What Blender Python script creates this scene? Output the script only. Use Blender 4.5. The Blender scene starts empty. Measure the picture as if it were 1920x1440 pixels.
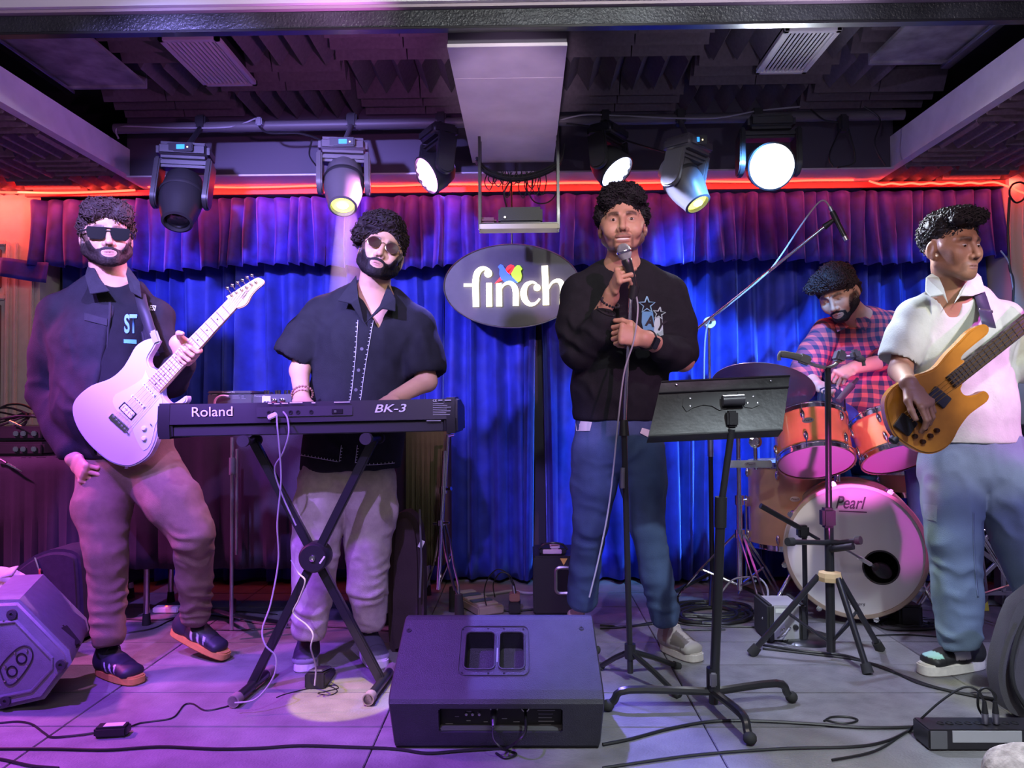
import bpy, bmesh, math, random
import numpy as np
from mathutils import Vector, Matrix
from mathutils.bvhtree import BVHTree
R = math.radians
rng = random.Random(7)
nrng = np.random.default_rng(5)
scene = bpy.context.scene
COL = scene.collection
PI = math.pi

# ------------------------------------------------------------------ camera
F = 1450.0
CAM = Vector((0, 0, 0.96))
cam_rot = Matrix.Rotation(R(0.99), 3, 'Z') @ Matrix.Rotation(R(91.58), 3, 'X') @ Matrix.Rotation(R(-0.35), 3, 'Z')
cd = bpy.data.cameras.new('camera')
cd.sensor_width = 36.0
cd.lens = F / 1920 * 36.0
cd.clip_start = 0.05
cam = bpy.data.objects.new('camera', cd)
COL.objects.link(cam)
cam.matrix_world = Matrix.Translation(CAM) @ cam_rot.to_4x4()
scene.camera = cam


def P(px, py, d):
    """world point on stage depth d (metres from the camera plane) seen at a photograph pixel"""
    v = cam_rot @ Vector(((px - 960) / F, (720 - py) / F, -1))
    return CAM + v * (d / v.y)


def FL(px, py, z=0.0):
    """point where the view through a pixel meets the height z"""
    v = cam_rot @ Vector(((px - 960) / F, (720 - py) / F, -1))
    return CAM + v * ((z - CAM.z) / v.z)


# ------------------------------------------------------------------ world, exposure
scene.view_settings.view_transform = 'Standard'
scene.view_settings.look = 'None'
scene.view_settings.exposure = 0.14
scene.view_settings.gamma = 1.0
scene.view_settings.use_curve_mapping = False
w = bpy.data.worlds.new('dark_venue')
scene.world = w
w.use_nodes = True
w.node_tree.nodes['Background'].inputs[0].default_value = (0.30, 0.25, 0.45, 1)
w.node_tree.nodes['Background'].inputs[1].default_value = 0.24
scene.cycles.max_bounces = 6
scene.cycles.sample_clamp_indirect = 4.0


def spot(name, loc, target, power, color, size=40, blend=0.3, radius=0.05):
    l = bpy.data.lights.new(name, 'SPOT')
    l.energy = power
    l.color = color
    l.spot_size = R(size)
    l.spot_blend = blend
    l.shadow_soft_size = radius
    o = bpy.data.objects.new(name, l)
    COL.objects.link(o)
    o.location = loc
    o.rotation_euler = (Vector(target) - Vector(loc)).to_track_quat('-Z', 'Y').to_euler()
    return o


def area(name, loc, target, power, color, sx, sy=None):
    l = bpy.data.lights.new(name, 'AREA')
    l.energy = power
    l.color = color
    l.shape = 'RECTANGLE'
    l.size = sx
    l.size_y = sy or sx
    o = bpy.data.objects.new(name, l)
    COL.objects.link(o)
    o.location = loc
    o.rotation_euler = (Vector(target) - Vector(loc)).to_track_quat('-Z', 'Y').to_euler()
    return o


# venue spots, plus fills added for brightness with no lamp seen
area('front_fill', (0.2, -0.6, 2.6), (0.2, 3.0, 0.9), 22, (1.0, 0.84, 0.80), 1.6, 0.8)  # added soft fill from the camera side
spot('front_spot_purple', (-1.9, 0.3, 2.75), (-1.45, 2.75, 0.80), 420, (0.34, 0.16, 1.0), 24, 0.12, 0.02)
spot('front_spot_violet', (-0.5, 0.1, 2.75), (-0.52, 2.9, 0.45), 360, (0.42, 0.26, 1.0), 30, 0.15, 0.03)
spot('floor_spot_violet', (-1.5, 1.2, 2.6), (-1.3, 2.35, 0.0), 620, (0.28, 0.05, 1.0), 58, 0.5, 0.05)
spot('face_fill', (-0.6, -0.2, 1.9), (-0.95, 2.8, 1.55), 52, (1.0, 0.74, 0.62), 26, 0.6, 0.05)  # added fill on the guitarist's and keyboard player's faces
spot('singer_fill', (0.2, -0.2, 1.9), (0.36, 2.85, 1.50), 42, (1.0, 0.78, 0.72), 14, 0.6, 0.05)  # added narrow fill on the singer's face
spot('front_spot_pink', (1.6, 0.0, 2.5), (0.40, 3.0, 1.3), 200, (1.0, 0.40, 0.95), 18, 0.3, 0.03)
spot('front_spot_cool', (2.4, 0.0, 2.7), (1.85, 2.7, 0.75), 190, (0.36, 0.34, 1.0), 28, 0.2, 0.03)
spot('front_spot_white', (1.0, 0.4, 2.5), (0.85, 2.30, 0.0), 270, (0.80, 0.92, 1.0), 38, 0.5, 0.05)
spot('polo_fill_white', (0.9, 0.2, 2.2), (1.62, 2.7, 1.20), 120, (0.88, 1.0, 0.90), 11, 0.5, 0.04)  # added narrow fill to brighten the bassist's shirt
spot('drum_spot_magenta', (2.6, 1.0, 2.2), (1.6, 3.5, 0.8), 230, (1.0, 0.10, 0.95), 22, 0.25, 0.03)
spot('low_fill_pink', (0.7, 1.1, 0.25), (1.42, 3.45, 0.80), 300, (1.0, 0.12, 0.80), 14, 0.4, 0.04)  # added low lamp that turns the tom undersides pink
spot('drum_spot_white', (2.0, 0.6, 2.2), (1.6, 3.4, 0.75), 230, (1.0, 0.88, 0.80), 20, 0.4, 0.04)
spot('floor_spot_yellow', (-0.95, 1.7, 2.15), (-0.60, 2.56, 0.0), 330, (1.0, 0.85, 0.0), 9, 0.15, 0.01)
spot('drummer_fill', (1.2, 0.3, 2.2), (1.56, 3.8, 1.42), 110, (1.0, 0.62, 0.60), 13, 0.5, 0.03)  # added narrow fill to warm the drummer
spot('curtain_spot_blue', (0.98, 2.95, 2.16), (0.95, 4.15, 1.15), 330, (0.12, 0.38, 1.0), 64, 0.7, 0.03)
spot('curtain_fill_azure', (2.35, 3.25, 2.12), (2.05, 4.15, 1.2), 150, (0.12, 0.38, 1.0), 56, 0.7, 0.03)  # added second blue lamp for the curtain behind the drummer
spot('fascia_fill', (0.3, 1.3, 2.36), (0.1, 2.5, 2.30), 40, (0.95, 1.0, 1.0), 120, 0.8, 0.03)  # added to whiten the fascia and the steel beam
spot('ceiling_fill_magenta', (-0.45, 2.3, 1.95), (-1.0, 3.3, 2.45), 13, (0.85, 0.25, 0.9), 95, 0.8, 0.02)  # added uplight so the left ceiling foam shows
spot('ceiling_fill_lilac', (1.0, 2.3, 1.95), (0.9, 3.3, 2.45), 5, (0.75, 0.65, 1.0), 95, 0.8, 0.02)  # added dim uplight for the right ceiling foam
spot('curtain_spot_violet', (-1.3, 1.4, 2.05), (-1.0, 4.15, 1.2), 600, (0.34, 0.28, 1.0), 60, 0.6, 0.05)
spot('side_spot_magenta', (-3.0, 2.6, 2.0), (-1.6, 3.0, 0.0), 330, (1.0, 0.15, 0.75), 60, 0.5, 0.08)
spot('back_spot_blue', (-0.32, 3.45, 2.08), (-0.1, 2.25, 0.2), 900, (0.20, 0.16, 1.0), 34, 0.5, 0.04)
spot('beam_fill_violet', (0.8, 1.5, 1.9), (-2.0, 3.0, 2.2), 75, (0.60, 0.30, 1.0), 26, 0.8, 0.05)  # added uplight on the left side beam
spot('beam_fill_lilac', (-0.8, 1.5, 1.9), (1.84, 3.1, 2.2), 65, (0.60, 0.45, 1.0), 24, 0.8, 0.05)  # added uplight on the right side beam
spot('beam_fill_pink', (-0.05, 0.9, 1.0), (-0.05, 2.95, 2.17), 130, (0.92, 0.66, 1.0), 16, 0.8, 0.05)  # added uplight on the underside of the centre beam


# ------------------------------------------------------------------ materials
def mat(name, col, rough=0.5, metal=0.0, noise=0.0, nscale=20, bump=0.0, bscale=60, emit=None, es=0.0,
        spec=0.5, sheen=0.0, alpha=None, coat=0.0, attr=False, trans=0.0, sheen_col=None):
    m = bpy.data.materials.new(name)
    m.use_nodes = True
    nt = m.node_tree
    b = nt.nodes['Principled BSDF']
    b.inputs['Base Color'].default_value = (*col, 1)
    b.inputs['Roughness'].default_value = rough
    b.inputs['Metallic'].default_value = metal
    b.inputs['Specular IOR Level'].default_value = spec
    if coat:
        b.inputs['Coat Weight'].default_value = coat
        b.inputs['Coat Roughness'].default_value = 0.06
    if sheen:
        b.inputs['Sheen Weight'].default_value = sheen
        b.inputs['Sheen Roughness'].default_value = 0.35
        b.inputs['Sheen Tint'].default_value = (*(sheen_col or col), 1)
    if trans:
        b.inputs['Transmission Weight'].default_value = trans
    if alpha is not None:
        b.inputs['Alpha'].default_value = alpha
    if emit:
        b.inputs['Emission Color'].default_value = (*emit, 1)
        b.inputs['Emission Strength'].default_value = es
    tc = nt.nodes.new('ShaderNodeTexCoord')
    src = None
    if attr:
        a = nt.nodes.new('ShaderNodeAttribute')
        a.attribute_name = 'Col'
        src = a.outputs['Color']
        nt.links.new(src, b.inputs['Base Color'])
    if noise:
        n = nt.nodes.new('ShaderNodeTexNoise')
        n.inputs['Scale'].default_value = nscale
        n.inputs['Detail'].default_value = 6
        nt.links.new(tc.outputs['Object'], n.inputs['Vector'])
        mr = nt.nodes.new('ShaderNodeMapRange')
        mr.inputs[1].default_value = 0.3
        mr.inputs[2].default_value = 0.7
        mr.inputs[3].default_value = 1 - noise
        mr.inputs[4].default_value = 1 + noise
        nt.links.new(n.outputs['Fac'], mr.inputs[0])
        mx = nt.nodes.new('ShaderNodeVectorMath')
        mx.operation = 'SCALE'
        if src:
            nt.links.new(src, mx.inputs[0])
        else:
            mx.inputs[0].default_value = col
        nt.links.new(mr.outputs[0], mx.inputs['Scale'])
        nt.links.new(mx.outputs[0], b.inputs['Base Color'])
    if bump:
        n2 = nt.nodes.new('ShaderNodeTexNoise')
        n2.inputs['Scale'].default_value = bscale
        n2.inputs['Detail'].default_value = 4
        nt.links.new(tc.outputs['Object'], n2.inputs['Vector'])
        bp = nt.nodes.new('ShaderNodeBump')
        bp.inputs['Strength'].default_value = bump
        bp.inputs['Distance'].default_value = 0.01
        nt.links.new(n2.outputs['Fac'], bp.inputs['Height'])
        nt.links.new(bp.outputs[0], b.inputs['Normal'])
    return m


M = {}
M['black'] = mat('black_plastic', (0.016, 0.016, 0.018), 0.45, bump=0.1, bscale=300)
M['blackm'] = mat('black_metal', (0.018, 0.018, 0.02), 0.3, 0.0, coat=0.2)
M['rubber'] = mat('rubber', (0.02, 0.02, 0.02), 0.8)
M['chrome'] = mat('chrome', (0.85, 0.85, 0.88), 0.12, 1.0)
M['steel'] = mat('dull_steel', (0.55, 0.55, 0.58), 0.3, 1.0, noise=0.1)
M['white'] = mat('white_plastic', (0.75, 0.75, 0.75), 0.4)
M['print'] = mat('white_print', (0.8, 0.82, 0.8), 0.6)
M['greyp'] = mat('grey_plastic', (0.12, 0.12, 0.13), 0.5)
M['dark'] = mat('dark_void', (0.004, 0.004, 0.004), 0.9)
M['cable'] = mat('black_cable', (0.012, 0.012, 0.013), 0.45)
M['cablew'] = mat('grey_cable', (0.35, 0.34, 0.38), 0.5)


# ------------------------------------------------------------------ mesh builder
class MB:
    def __init__(s):
        s.v = []
        s.f = []

    def add(s, verts, faces):
        o = len(s.v)
        s.v += [tuple(x) for x in verts]
        s.f += [tuple(i + o for i in f) for f in faces]
        return s

    def bm(s, b):
        b.verts.ensure_lookup_table()
        b.verts.index_update()
        s.add([x.co for x in b.verts], [[x.index for x in f.verts] for f in b.faces])
        b.free()
        return s

    def box(s, c, size, rot=None, bev=0.0, seg=2):
        b = bmesh.new()
        bmesh.ops.create_cube(b, size=1)
        for v in b.verts:
            v.co = Vector((v.co.x * size[0], v.co.y * size[1], v.co.z * size[2]))
        if bev:
            bmesh.ops.bevel(b, geom=b.edges[:], offset=min(bev, min(size) * 0.49), segments=seg, affect='EDGES')
        for v in b.verts:
            v.co = (rot @ v.co if rot else v.co) + Vector(c)
        return s.bm(b)

    def bx(s, x0, x1, y0, y1, z0, z1, bev=0.0):
        return s.box(((x0 + x1) / 2, (y0 + y1) / 2, (z0 + z1) / 2), (x1 - x0, y1 - y0, z1 - z0), None, bev)

    def tube(s, pts, r, n=8, caps=True):
        pts = [Vector(p) for p in pts]
        rs = r if hasattr(r, '__len__') else [r] * len(pts)
        t0 = (pts[1] - pts[0]).normalized()
        up = Vector((0, 0, 1)) if abs(t0.z) < 0.9 else Vector((1, 0, 0))
        side = t0.cross(up).normalized()
        vs, fs = [], []
        for i, p in enumerate(pts):
            a = pts[max(i - 1, 0)]
            b = pts[min(i + 1, len(pts) - 1)]
            t = (b - a).normalized()
            side = (side - t * side.dot(t))
            side = side.normalized() if side.length > 1e-6 else t.orthogonal().normalized()
            q = t.cross(side)
            for k in range(n):
                an = 2 * PI * k / n
                vs.append(p + (side * math.cos(an) + q * math.sin(an)) * rs[i])
        for i in range(len(pts) - 1):
            for k in range(n):
                k2 = (k + 1) % n
                fs.append((i * n + k, i * n + k2, (i + 1) * n + k2, (i + 1) * n + k))
        if caps:
            fs.append(tuple(range(n))[::-1])
            fs.append(tuple((len(pts) - 1) * n + k for k in range(n)))
        return s.add(vs, fs)

    def cyl(s, a, b, r, r2=None, n=20):
        return s.tube([a, b], [r, r if r2 is None else r2], n)

    def lathe(s, a, axis, prof, n=32):
        """prof: (radius, height along axis)"""
        a = Vector(a)
        ax = Vector(axis).normalized()
        u = ax.orthogonal().normalized()
        q = ax.cross(u)
        vs, fs = [], []
        for (r, h) in prof:
            for k in range(n):
                an = 2 * PI * k / n
                vs.append(a + ax * h + (u * math.cos(an) + q * math.sin(an)) * max(r, 1e-4))
        for i in range(len(prof) - 1):
            for k in range(n):
                k2 = (k + 1) % n
                fs.append((i * n + k, i * n + k2, (i + 1) * n + k2, (i + 1) * n + k))
        return s.add(vs, fs)

    def ball(s, c, r, sc=(1, 1, 1), rot=None, n=14):
        b = bmesh.new()
        bmesh.ops.create_uvsphere(b, u_segments=n, v_segments=max(6, n // 2 + 1), radius=r)
        for v in b.verts:
            v.co = Vector((v.co.x * sc[0], v.co.y * sc[1], v.co.z * sc[2]))
            v.co = (rot @ v.co if rot else v.co) + Vector(c)
        return s.bm(b)

    def prism(s, outline, h, mtx, bev=0.0, seg=2):
        """outline 2D polygon in local xy, extruded 0..h along local z, placed by mtx (4x4)"""
        b = bmesh.new()
        vs = [b.verts.new((x, y, 0)) for x, y in outline]
        f = b.faces.new(vs)
        r_ = bmesh.ops.extrude_face_region(b, geom=[f])
        top = [g for g in r_['geom'] if isinstance(g, bmesh.types.BMVert)]
        for v in top:
            v.co.z += h
        bmesh.ops.recalc_face_normals(b, faces=b.faces[:])
        if bev:
            es = [e for e in b.edges if abs(e.verts[0].co.z - e.verts[1].co.z) < 1e-6]
            bmesh.ops.bevel(b, geom=es, offset=bev, segments=seg, affect='EDGES', clamp_overlap=True)
        big = [f for f in b.faces if len(f.verts) > 4]
        bmesh.ops.triangulate(b, faces=big)
        bmesh.ops.transform(b, matrix=mtx, verts=b.verts[:])
        return s.bm(b)

    def build(s, name, m, parent=None, loc=None, smooth=True, angle=40, fix=False):
        me = bpy.data.meshes.new(name)
        off = Vector(parent['_o']) if parent else Vector(loc or (0, 0, 0))
        me.from_pydata([(x - off.x, y - off.y, z - off.z) for x, y, z in s.v], [], s.f)
        if fix:
            b = bmesh.new()
            b.from_mesh(me)
            bmesh.ops.recalc_face_normals(b, faces=b.faces[:])
            b.to_mesh(me)
            b.free()
        me.materials.append(m)
        if smooth:
            me.shade_smooth()
            try:
                me.set_sharp_from_angle(angle=R(angle))
            except Exception:
                pass
        o = bpy.data.objects.new(name, me)
        COL.objects.link(o)
        if parent:
            o.parent = parent
            o['_o'] = parent['_o']
        else:
            o.location = off
            o['_o'] = tuple(off)
        return o


def thing(name, loc, label, cat, group=None):
    o = bpy.data.objects.new(name, None)
    COL.objects.link(o)
    o.location = loc
    o.empty_display_size = 0.05
    o['_o'] = tuple(loc)
    tag(o, label, cat, group)
    return o


def tag(o, label=None, cat=None, group=None, kind=None):
    if label:
        o['label'] = label
    if cat:
        o['category'] = cat
    if group:
        o['group'] = group
    if kind:
        o['kind'] = kind
    return o


def struct(o, label=None):
    o['kind'] = 'structure'
    if label:
        o['label'] = label
    return o


def frame(o, x, y, z=None):
    """4x4 from origin and axes"""
    x = Vector(x).normalized()
    y = Vector(y)
    z = x.cross(y).normalized()
    y = z.cross(x)
    m = Matrix((x, y, z)).transposed().to_4x4()
    m.translation = Vector(o)
    return m


def text(s, name, m, parent, mtx, width, height=None, ext=0.0005, shear=0.0, bold=0.0, label=None):
    """flat lettering whose lower left is the matrix origin, scaled to the width/height"""
    c = bpy.data.curves.new(name, 'FONT')
    c.body = s
    c.size = 1
    c.extrude = 0
    c.shear = shear
    c.offset = bold
    o = bpy.data.objects.new(name, c)
    COL.objects.link(o)
    bpy.context.view_layer.update()
    dg = bpy.context.evaluated_depsgraph_get()
    me = bpy.data.meshes.new_from_object(o.evaluated_get(dg))
    bpy.data.objects.remove(o)
    xs = [v.co.x for v in me.vertices]
    ys = [v.co.y for v in me.vertices]
    x0, x1, y0, y1 = min(xs), max(xs), min(ys), max(ys)
    sx = width / (x1 - x0)
    sy = (height / (y1 - y0)) if height else sx
    off = Vector(parent['_o'])
    for v in me.vertices:
        v.co = mtx @ Vector(((v.co.x - x0) * sx, (v.co.y - y0) * sy, ext)) - off
    me.name = name
    me.materials.clear()
    me.materials.append(m)
    o = bpy.data.objects.new(name, me)
    COL.objects.link(o)
    o.parent = parent
    o['_o'] = parent['_o']
    if label:
        o['label'] = label
    return o


def marks(parent, mtx, w_, h_, m=None):
    """a line of print too small to read, as a thin bar"""
    return MB().box(mtx @ Vector((w_ / 2, h_ / 2, 0)), (w_, h_, 0.0006), mtx.to_3x3(), 0).build('small_print', m or M['print'], parent, smooth=False)


def smoothpath(pts, n=8):
    """Catmull-Rom through the points"""
    pts = [Vector(p) for p in pts]
    out = []
    for i in range(len(pts) - 1):
        p0 = pts[max(i - 1, 0)]
        p1, p2 = pts[i], pts[i + 1]
        p3 = pts[min(i + 2, len(pts) - 1)]
        for k in range(n):
            t = k / n
            out.append(0.5 * ((2 * p1) + (p2 - p0) * t + (2 * p0 - 5 * p1 + 4 * p2 - p3) * t * t + (3 * p1 - p0 - 3 * p2 + p3) * t ** 3))
    out.append(pts[-1])
    return out


def cable(pts, r, label, mtl=None, cat='cable', n=8, name='cable', group=None):
    o = MB().tube(smoothpath(pts, n), r, 6).build(name, mtl or M['cable'], loc=pts[0])
    return tag(o, label, cat, group)


def fcable(pix, r, label, mtl=None, name='cable', group=None):
    """cable lying on the floor through photograph pixels"""
    return cable([FL(x, y, r) for x, y in pix], r, label, mtl, name=name, group=group)
# ------------------------------------------------------------------ room materials
M['tile'] = mat('granite_tile', (0.21, 0.205, 0.21), 0.42, noise=0.22, nscale=9, bump=0.25, bscale=140)
nt = M['tile'].node_tree
M['tile2'] = mat('granite_tile_dark', (0.18, 0.175, 0.18), 0.46, noise=0.25, nscale=14, bump=0.25, bscale=140)
M['joint'] = mat('floor_joint', (0.05, 0.05, 0.05), 0.9)
M['wallr'] = mat('pale_painted_wall', (0.62, 0.56, 0.52), 0.6, noise=0.06)
M['wallb'] = mat('dark_back_wall', (0.05, 0.05, 0.07), 0.8)
M['ceil'] = mat('dark_ceiling', (0.035, 0.03, 0.035), 0.9)
M['foam'] = mat('charcoal_foam', (0.115, 0.095, 0.11), 0.95, noise=0.15, nscale=60)
M['foamg'] = mat('grey_foam', (0.17, 0.12, 0.13), 0.95, noise=0.15, nscale=60)
M['plaster'] = mat('painted_plaster', (0.66, 0.60, 0.64), 0.65, noise=0.10, nscale=7, bump=0.4, bscale=5)
M['bulk'] = mat('grey_bulkhead', (0.085, 0.075, 0.10), 0.8)
M['beamw'] = mat('white_beam', (0.72, 0.68, 0.74), 0.6, noise=0.08, nscale=12)
M['panelm'] = mat('scuffed_panel', (0.24, 0.23, 0.25), 0.55, noise=0.45, nscale=11)

# floor
fl = MB().bx(-3.4, 3.4, 2.06, 4.32, -0.03, -0.012).build('floor', M['joint'], loc=(0, 3, 0), smooth=False)
struct(fl)
xs_ = [-1.40 + 0.965 * k for k in range(-3, 6)]
tmesh = {}
k = 0
y = 2.065
rows = []
while y < 4.3:
    rows.append(y)
    y += 0.275
for j, y0 in enumerate(rows):
    y1 = min(y0 + 0.271, 4.32)
    for i, x0 in enumerate(xs_):
        xx0, xx1 = max(x0, -3.4), min(x0 + 0.961, 3.4)
        if xx1 - xx0 < 0.05:
            continue
        t = MB().bx(xx0, xx1, y0, y1, -0.014, rng.uniform(-0.0012, 0.0), 0.0018)
        t.build('tile', M['tile'] if rng.random() < 0.6 else M['tile2'], fl, smooth=False)
e = MB().bx(-3.4, 3.4, 2.035, 2.062, -0.03, 0.002).build('trim_1', mat('aluminium_nosing', (0.7, 0.7, 0.75), 0.3, 0.9), loc=(0, 2.05, 0))
struct(e, 'bright metal nosing along the stage edge')
e = MB().bx(-3.4, 3.4, 2.02, 2.034, -0.6, -0.012).build('trim_2', M['black'], loc=(0, 2.03, 0))
struct(e, 'black front face of the stage')

# back wall, side walls
struct(MB().bx(-3.5, 3.4, 4.32, 4.42, -0.03, 2.6).build('wall_back', M['wallb'], loc=(0, 4.35, 0), smooth=False))
# left: pale red-lit wall with panelled pilaster
wl = MB().bx(-3.45, -2.62, 4.12, 4.30, 0, 2.6).build('wall_left', M['wallr'], loc=(-3, 4.2, 0), smooth=False)
struct(wl)
for (x0, x1, z0, z1) in ((-3.4, -2.83, 0.85, 1.52), (-3.4, -2.83, 1.61, 1.82), (-3.4, -2.83, 0.05, 0.78)):
    b = MB()
    b.bx(x0, x1, 4.105, 4.125, z0, z1, 0.004)
    b.build('wall_panel', mat('brown_wall_panel', (0.16, 0.10, 0.10), 0.6), wl)
for x in (-2.80, -2.755, -2.665):
    MB().bx(x, x + 0.018, 4.10, 4.12, 0, 1.86, 0.005).build('moulding', M['wallr'], wl)
MB().bx(-3.4, -2.80, 4.095, 4.12, 1.84, 1.87, 0.006).build('moulding', M['wallr'], wl)
MB().bx(-3.4, -2.80, 4.095, 4.12, 1.545, 1.575, 0.006).build('moulding', M['wallr'], wl)
wr = MB().bx(2.50, 3.4, 4.0, 4.30, 0, 2.6).build('wall_right', mat('cream_wall', (0.66, 0.58, 0.50), 0.6), loc=(3, 4.2, 0), smooth=False)
struct(wr)
for x in (2.56, 2.62, 2.70):
    MB().bx(x, x + 0.02, 3.985, 4.005, 0.6, 2.02, 0.006).build('moulding', M['wallr'], wr)
MB().bx(2.50, 3.3, 3.97, 4.01, 0.60, 0.64, 0.008).build('moulding', M['wallr'], wr)

# main recessed ceiling
ce = MB().bx(-3.45, 3.4, 2.6, 4.3, 2.50, 2.56).build('ceiling', M['ceil'], loc=(0, 3.4, 2.5), smooth=False)
struct(ce)
# back bulkhead
bk = MB().bx(-2.0, 1.83, 3.83, 4.32, 2.125, 2.5).build('trim_3', M['bulk'], loc=(0, 4, 2.3), smooth=False)
struct(bk, 'dark grey bulkhead above the curtain')
MB().bx(-2.0, 1.83, 3.825, 4.31, 2.118, 2.126).build('soffit_board', M['plaster'], bk, smooth=False)
MB().bx(-2.65, 2.50, 4.03, 4.05, 2.083, 2.112).build('pelmet_board', mat('red_lit_board', (0.40, 0.06, 0.06), 0.6), bk, smooth=False)  # white board; the red strip's glow is put into its colour
# centre beam
cb = MB().bx(-0.255, 0.147, 2.58, 3.84, 2.18, 2.5).build('trim_4', M['bulk'], loc=(0, 3.2, 2.3), smooth=False)
struct(cb, 'pale plastered centre beam')
MB().bx(-0.257, 0.149, 2.575, 2.825, 2.170, 2.182, 0.001).build('beam_board', M['plaster'], cb, smooth=False)
MB().bx(-0.257, 0.149, 2.829, 3.60, 2.170, 2.182, 0.001).build('beam_board', M['plaster'], cb, smooth=False)
MB().bx(-0.257, 0.149, 3.603, 3.845, 2.172, 2.182, 0.001).build('beam_board', M['plaster'], cb, smooth=False)
# front steel beam and pale fascia
fb = MB().bx(-2.6, 2.6, 2.52, 2.545, 2.212, 2.272, 0.004).build('trim_5', mat('scuffed_black_steel', (0.045, 0.05, 0.055), 0.33, 0.3, noise=0.7, nscale=4, bump=0.5, bscale=120), loc=(0, 2.55, 2.2))
struct(fb, 'scuffed black steel beam across the front')
MB().bx(-2.6, 2.6, 2.512, 2.545, 2.204, 2.2115, 0.001).build('beam_flange', M['blackm'], fb)
o = MB().bx(-2.6, 2.6, 2.505, 2.545, 2.273, 2.283).build('trim_6', mat('pink_grey_board', (0.42, 0.34, 0.38), 0.6), loc=(0, 2.55, 2.27), smooth=False)
struct(o)
o = MB().bx(-2.6, 2.6, 2.49, 2.55, 2.284, 2.5).build('trim_7', mat('white_fascia', (0.8, 0.8, 0.8), 0.5), loc=(0, 2.55, 2.4), smooth=False)
struct(o, 'white fascia above the steel beam')

# side beams (low soffits)
lb = MB()
lb.bx(-2.03, -1.985, 2.6, 4.14, 2.125, 2.26)
lb = lb.build('trim_8', M['beamw'], loc=(-2, 3.3, 2.2), smooth=False)
struct(lb, 'pale side beam on the left')
MB().bx(-3.45, -2.03, 2.6, 4.3, 2.17, 2.19).build('soffit', M['ceil'], lb, smooth=False)
rb = MB().bx(1.815, 1.86, 2.6, 4.14, 2.125, 2.28).build('trim_9', M['beamw'], loc=(1.8, 3.3, 2.2), smooth=False)
struct(rb, 'pale side beam on the right')
MB().bx(1.86, 3.4, 2.6, 4.3, 2.17, 2.19).build('soffit', M['ceil'], rb, smooth=False)


def foam_mesh(S, n, depth, name, m):
    """square wedge foam panel hanging down from z=0, ridges along local y"""
    vs, fs = [], []
    base = 0.012
    prof = [(0, -base)]
    for i in range(n):
        a = S * i / n
        prof += [(a + S / n * 0.5, -base - depth), (S * (i + 1) / n, -base)]
    for yy in (0, S):
        for x, z in prof:
            vs.append((x, yy, z))
        vs += [(0, yy, 0), (S, yy, 0)]
    N = len(prof) + 2
    for i in range(len(prof) - 1):
        fs.append((i, i + 1, N + i + 1, N + i))
    fs.append(tuple(range(len(prof))) + (N - 1, N - 2))
    fs.append(tuple(N + k for k in (list(range(len(prof))) + [N - 1 - 0, N - 2]))[::-1])
    fs.append((0, N, N + N - 2, N - 2))
    fs.append((len(prof) - 1, N - 1, N + N - 1, N + len(prof) - 1))
    me = bpy.data.meshes.new(name)
    me.from_pydata(vs, [], fs)
    me.materials.append(m)
    return me


fm1 = foam_mesh(0.295, 3, 0.085, 'foam_panel', M['foam'])
fm2 = foam_mesh(0.295, 4, 0.045, 'foam_panel', M['foamg'])


def foam(parent, me, x, y, z, rot):
    o = bpy.data.objects.new('foam_panel', me)
    COL.objects.link(o)
    o.parent = parent
    off = Vector(parent['_o'])
    if rot:
        o.rotation_euler = (0, 0, R(90))
        o.location = Vector((x + 0.295, y, z)) - off
    else:
        o.location = Vector((x, y, z)) - off


for side, xa in ((0, -1.98), (1, 0.15)):
    for i in range(6):
        for j in range(4):
            x = xa + 0.30 * i
            y = 2.63 + 0.30 * j
            if side == 0 and x > -0.4 or x > 1.8:
                continue
            if side == 0 and i == 0 and j < 3 or side == 1 and i >= 5 and j < 3:
                continue
            foam(ce, fm1, x, y, 2.50, (i // 2 + j) % 2)
for i in range(5):
    for j in range(5):
        foam(lb, fm2, -2.33 - 0.30 * i, 2.62 + 0.30 * j, 2.17, (i + j) % 2)
        if i < 5:
            foam(rb, fm2, 1.86 + 0.30 * i, 2.62 + 0.30 * j, 2.17, (i + j) % 2)


# air vents
def vent(x0, x1, y0, y1, z, m, label):
    t = thing('air_vent', ((x0 + x1) / 2, (y0 + y1) / 2, z), label, 'air vent')
    f_ = MB()
    f_.bx(x0, x0 + 0.02, y0, y1, z, z + 0.02, 0.002)
    f_.bx(x1 - 0.02, x1, y0, y1, z, z + 0.02, 0.002)
    f_.bx(x0, x1, y0, y0 + 0.02, z, z + 0.02, 0.002)
    f_.bx(x0, x1, y1 - 0.02, y1, z, z + 0.02, 0.002)
    f_.build('frame', m, t)
    MB().bx(x0 + 0.01, x1 - 0.01, y0 + 0.01, y1 - 0.01, z + 0.02, z + 0.11).build('duct', M['dark'], t)
    n = 11
    for i in range(n):
        x = x0 + 0.02 + (x1 - x0 - 0.04) * (i + 0.5) / n
        MB().box((x, (y0 + y1) / 2, z + 0.009), (0.008, y1 - y0 - 0.04, 0.012), Matrix.Rotation(R(30), 3, 'Y')).build('slat', m, t, smooth=False)


vent(-1.42, -1.182, 2.94, 3.38, 2.385, mat('grey_vent', (0.5, 0.45, 0.5), 0.5), 'grey slatted ceiling vent above the dark unlit stage lamp')
vent(1.002, 1.221, 2.94, 3.33, 2.385, mat('white_vent', (0.85, 0.86, 0.84), 0.5), 'bright white slatted ceiling vent above the dazzling round wash light')
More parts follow.
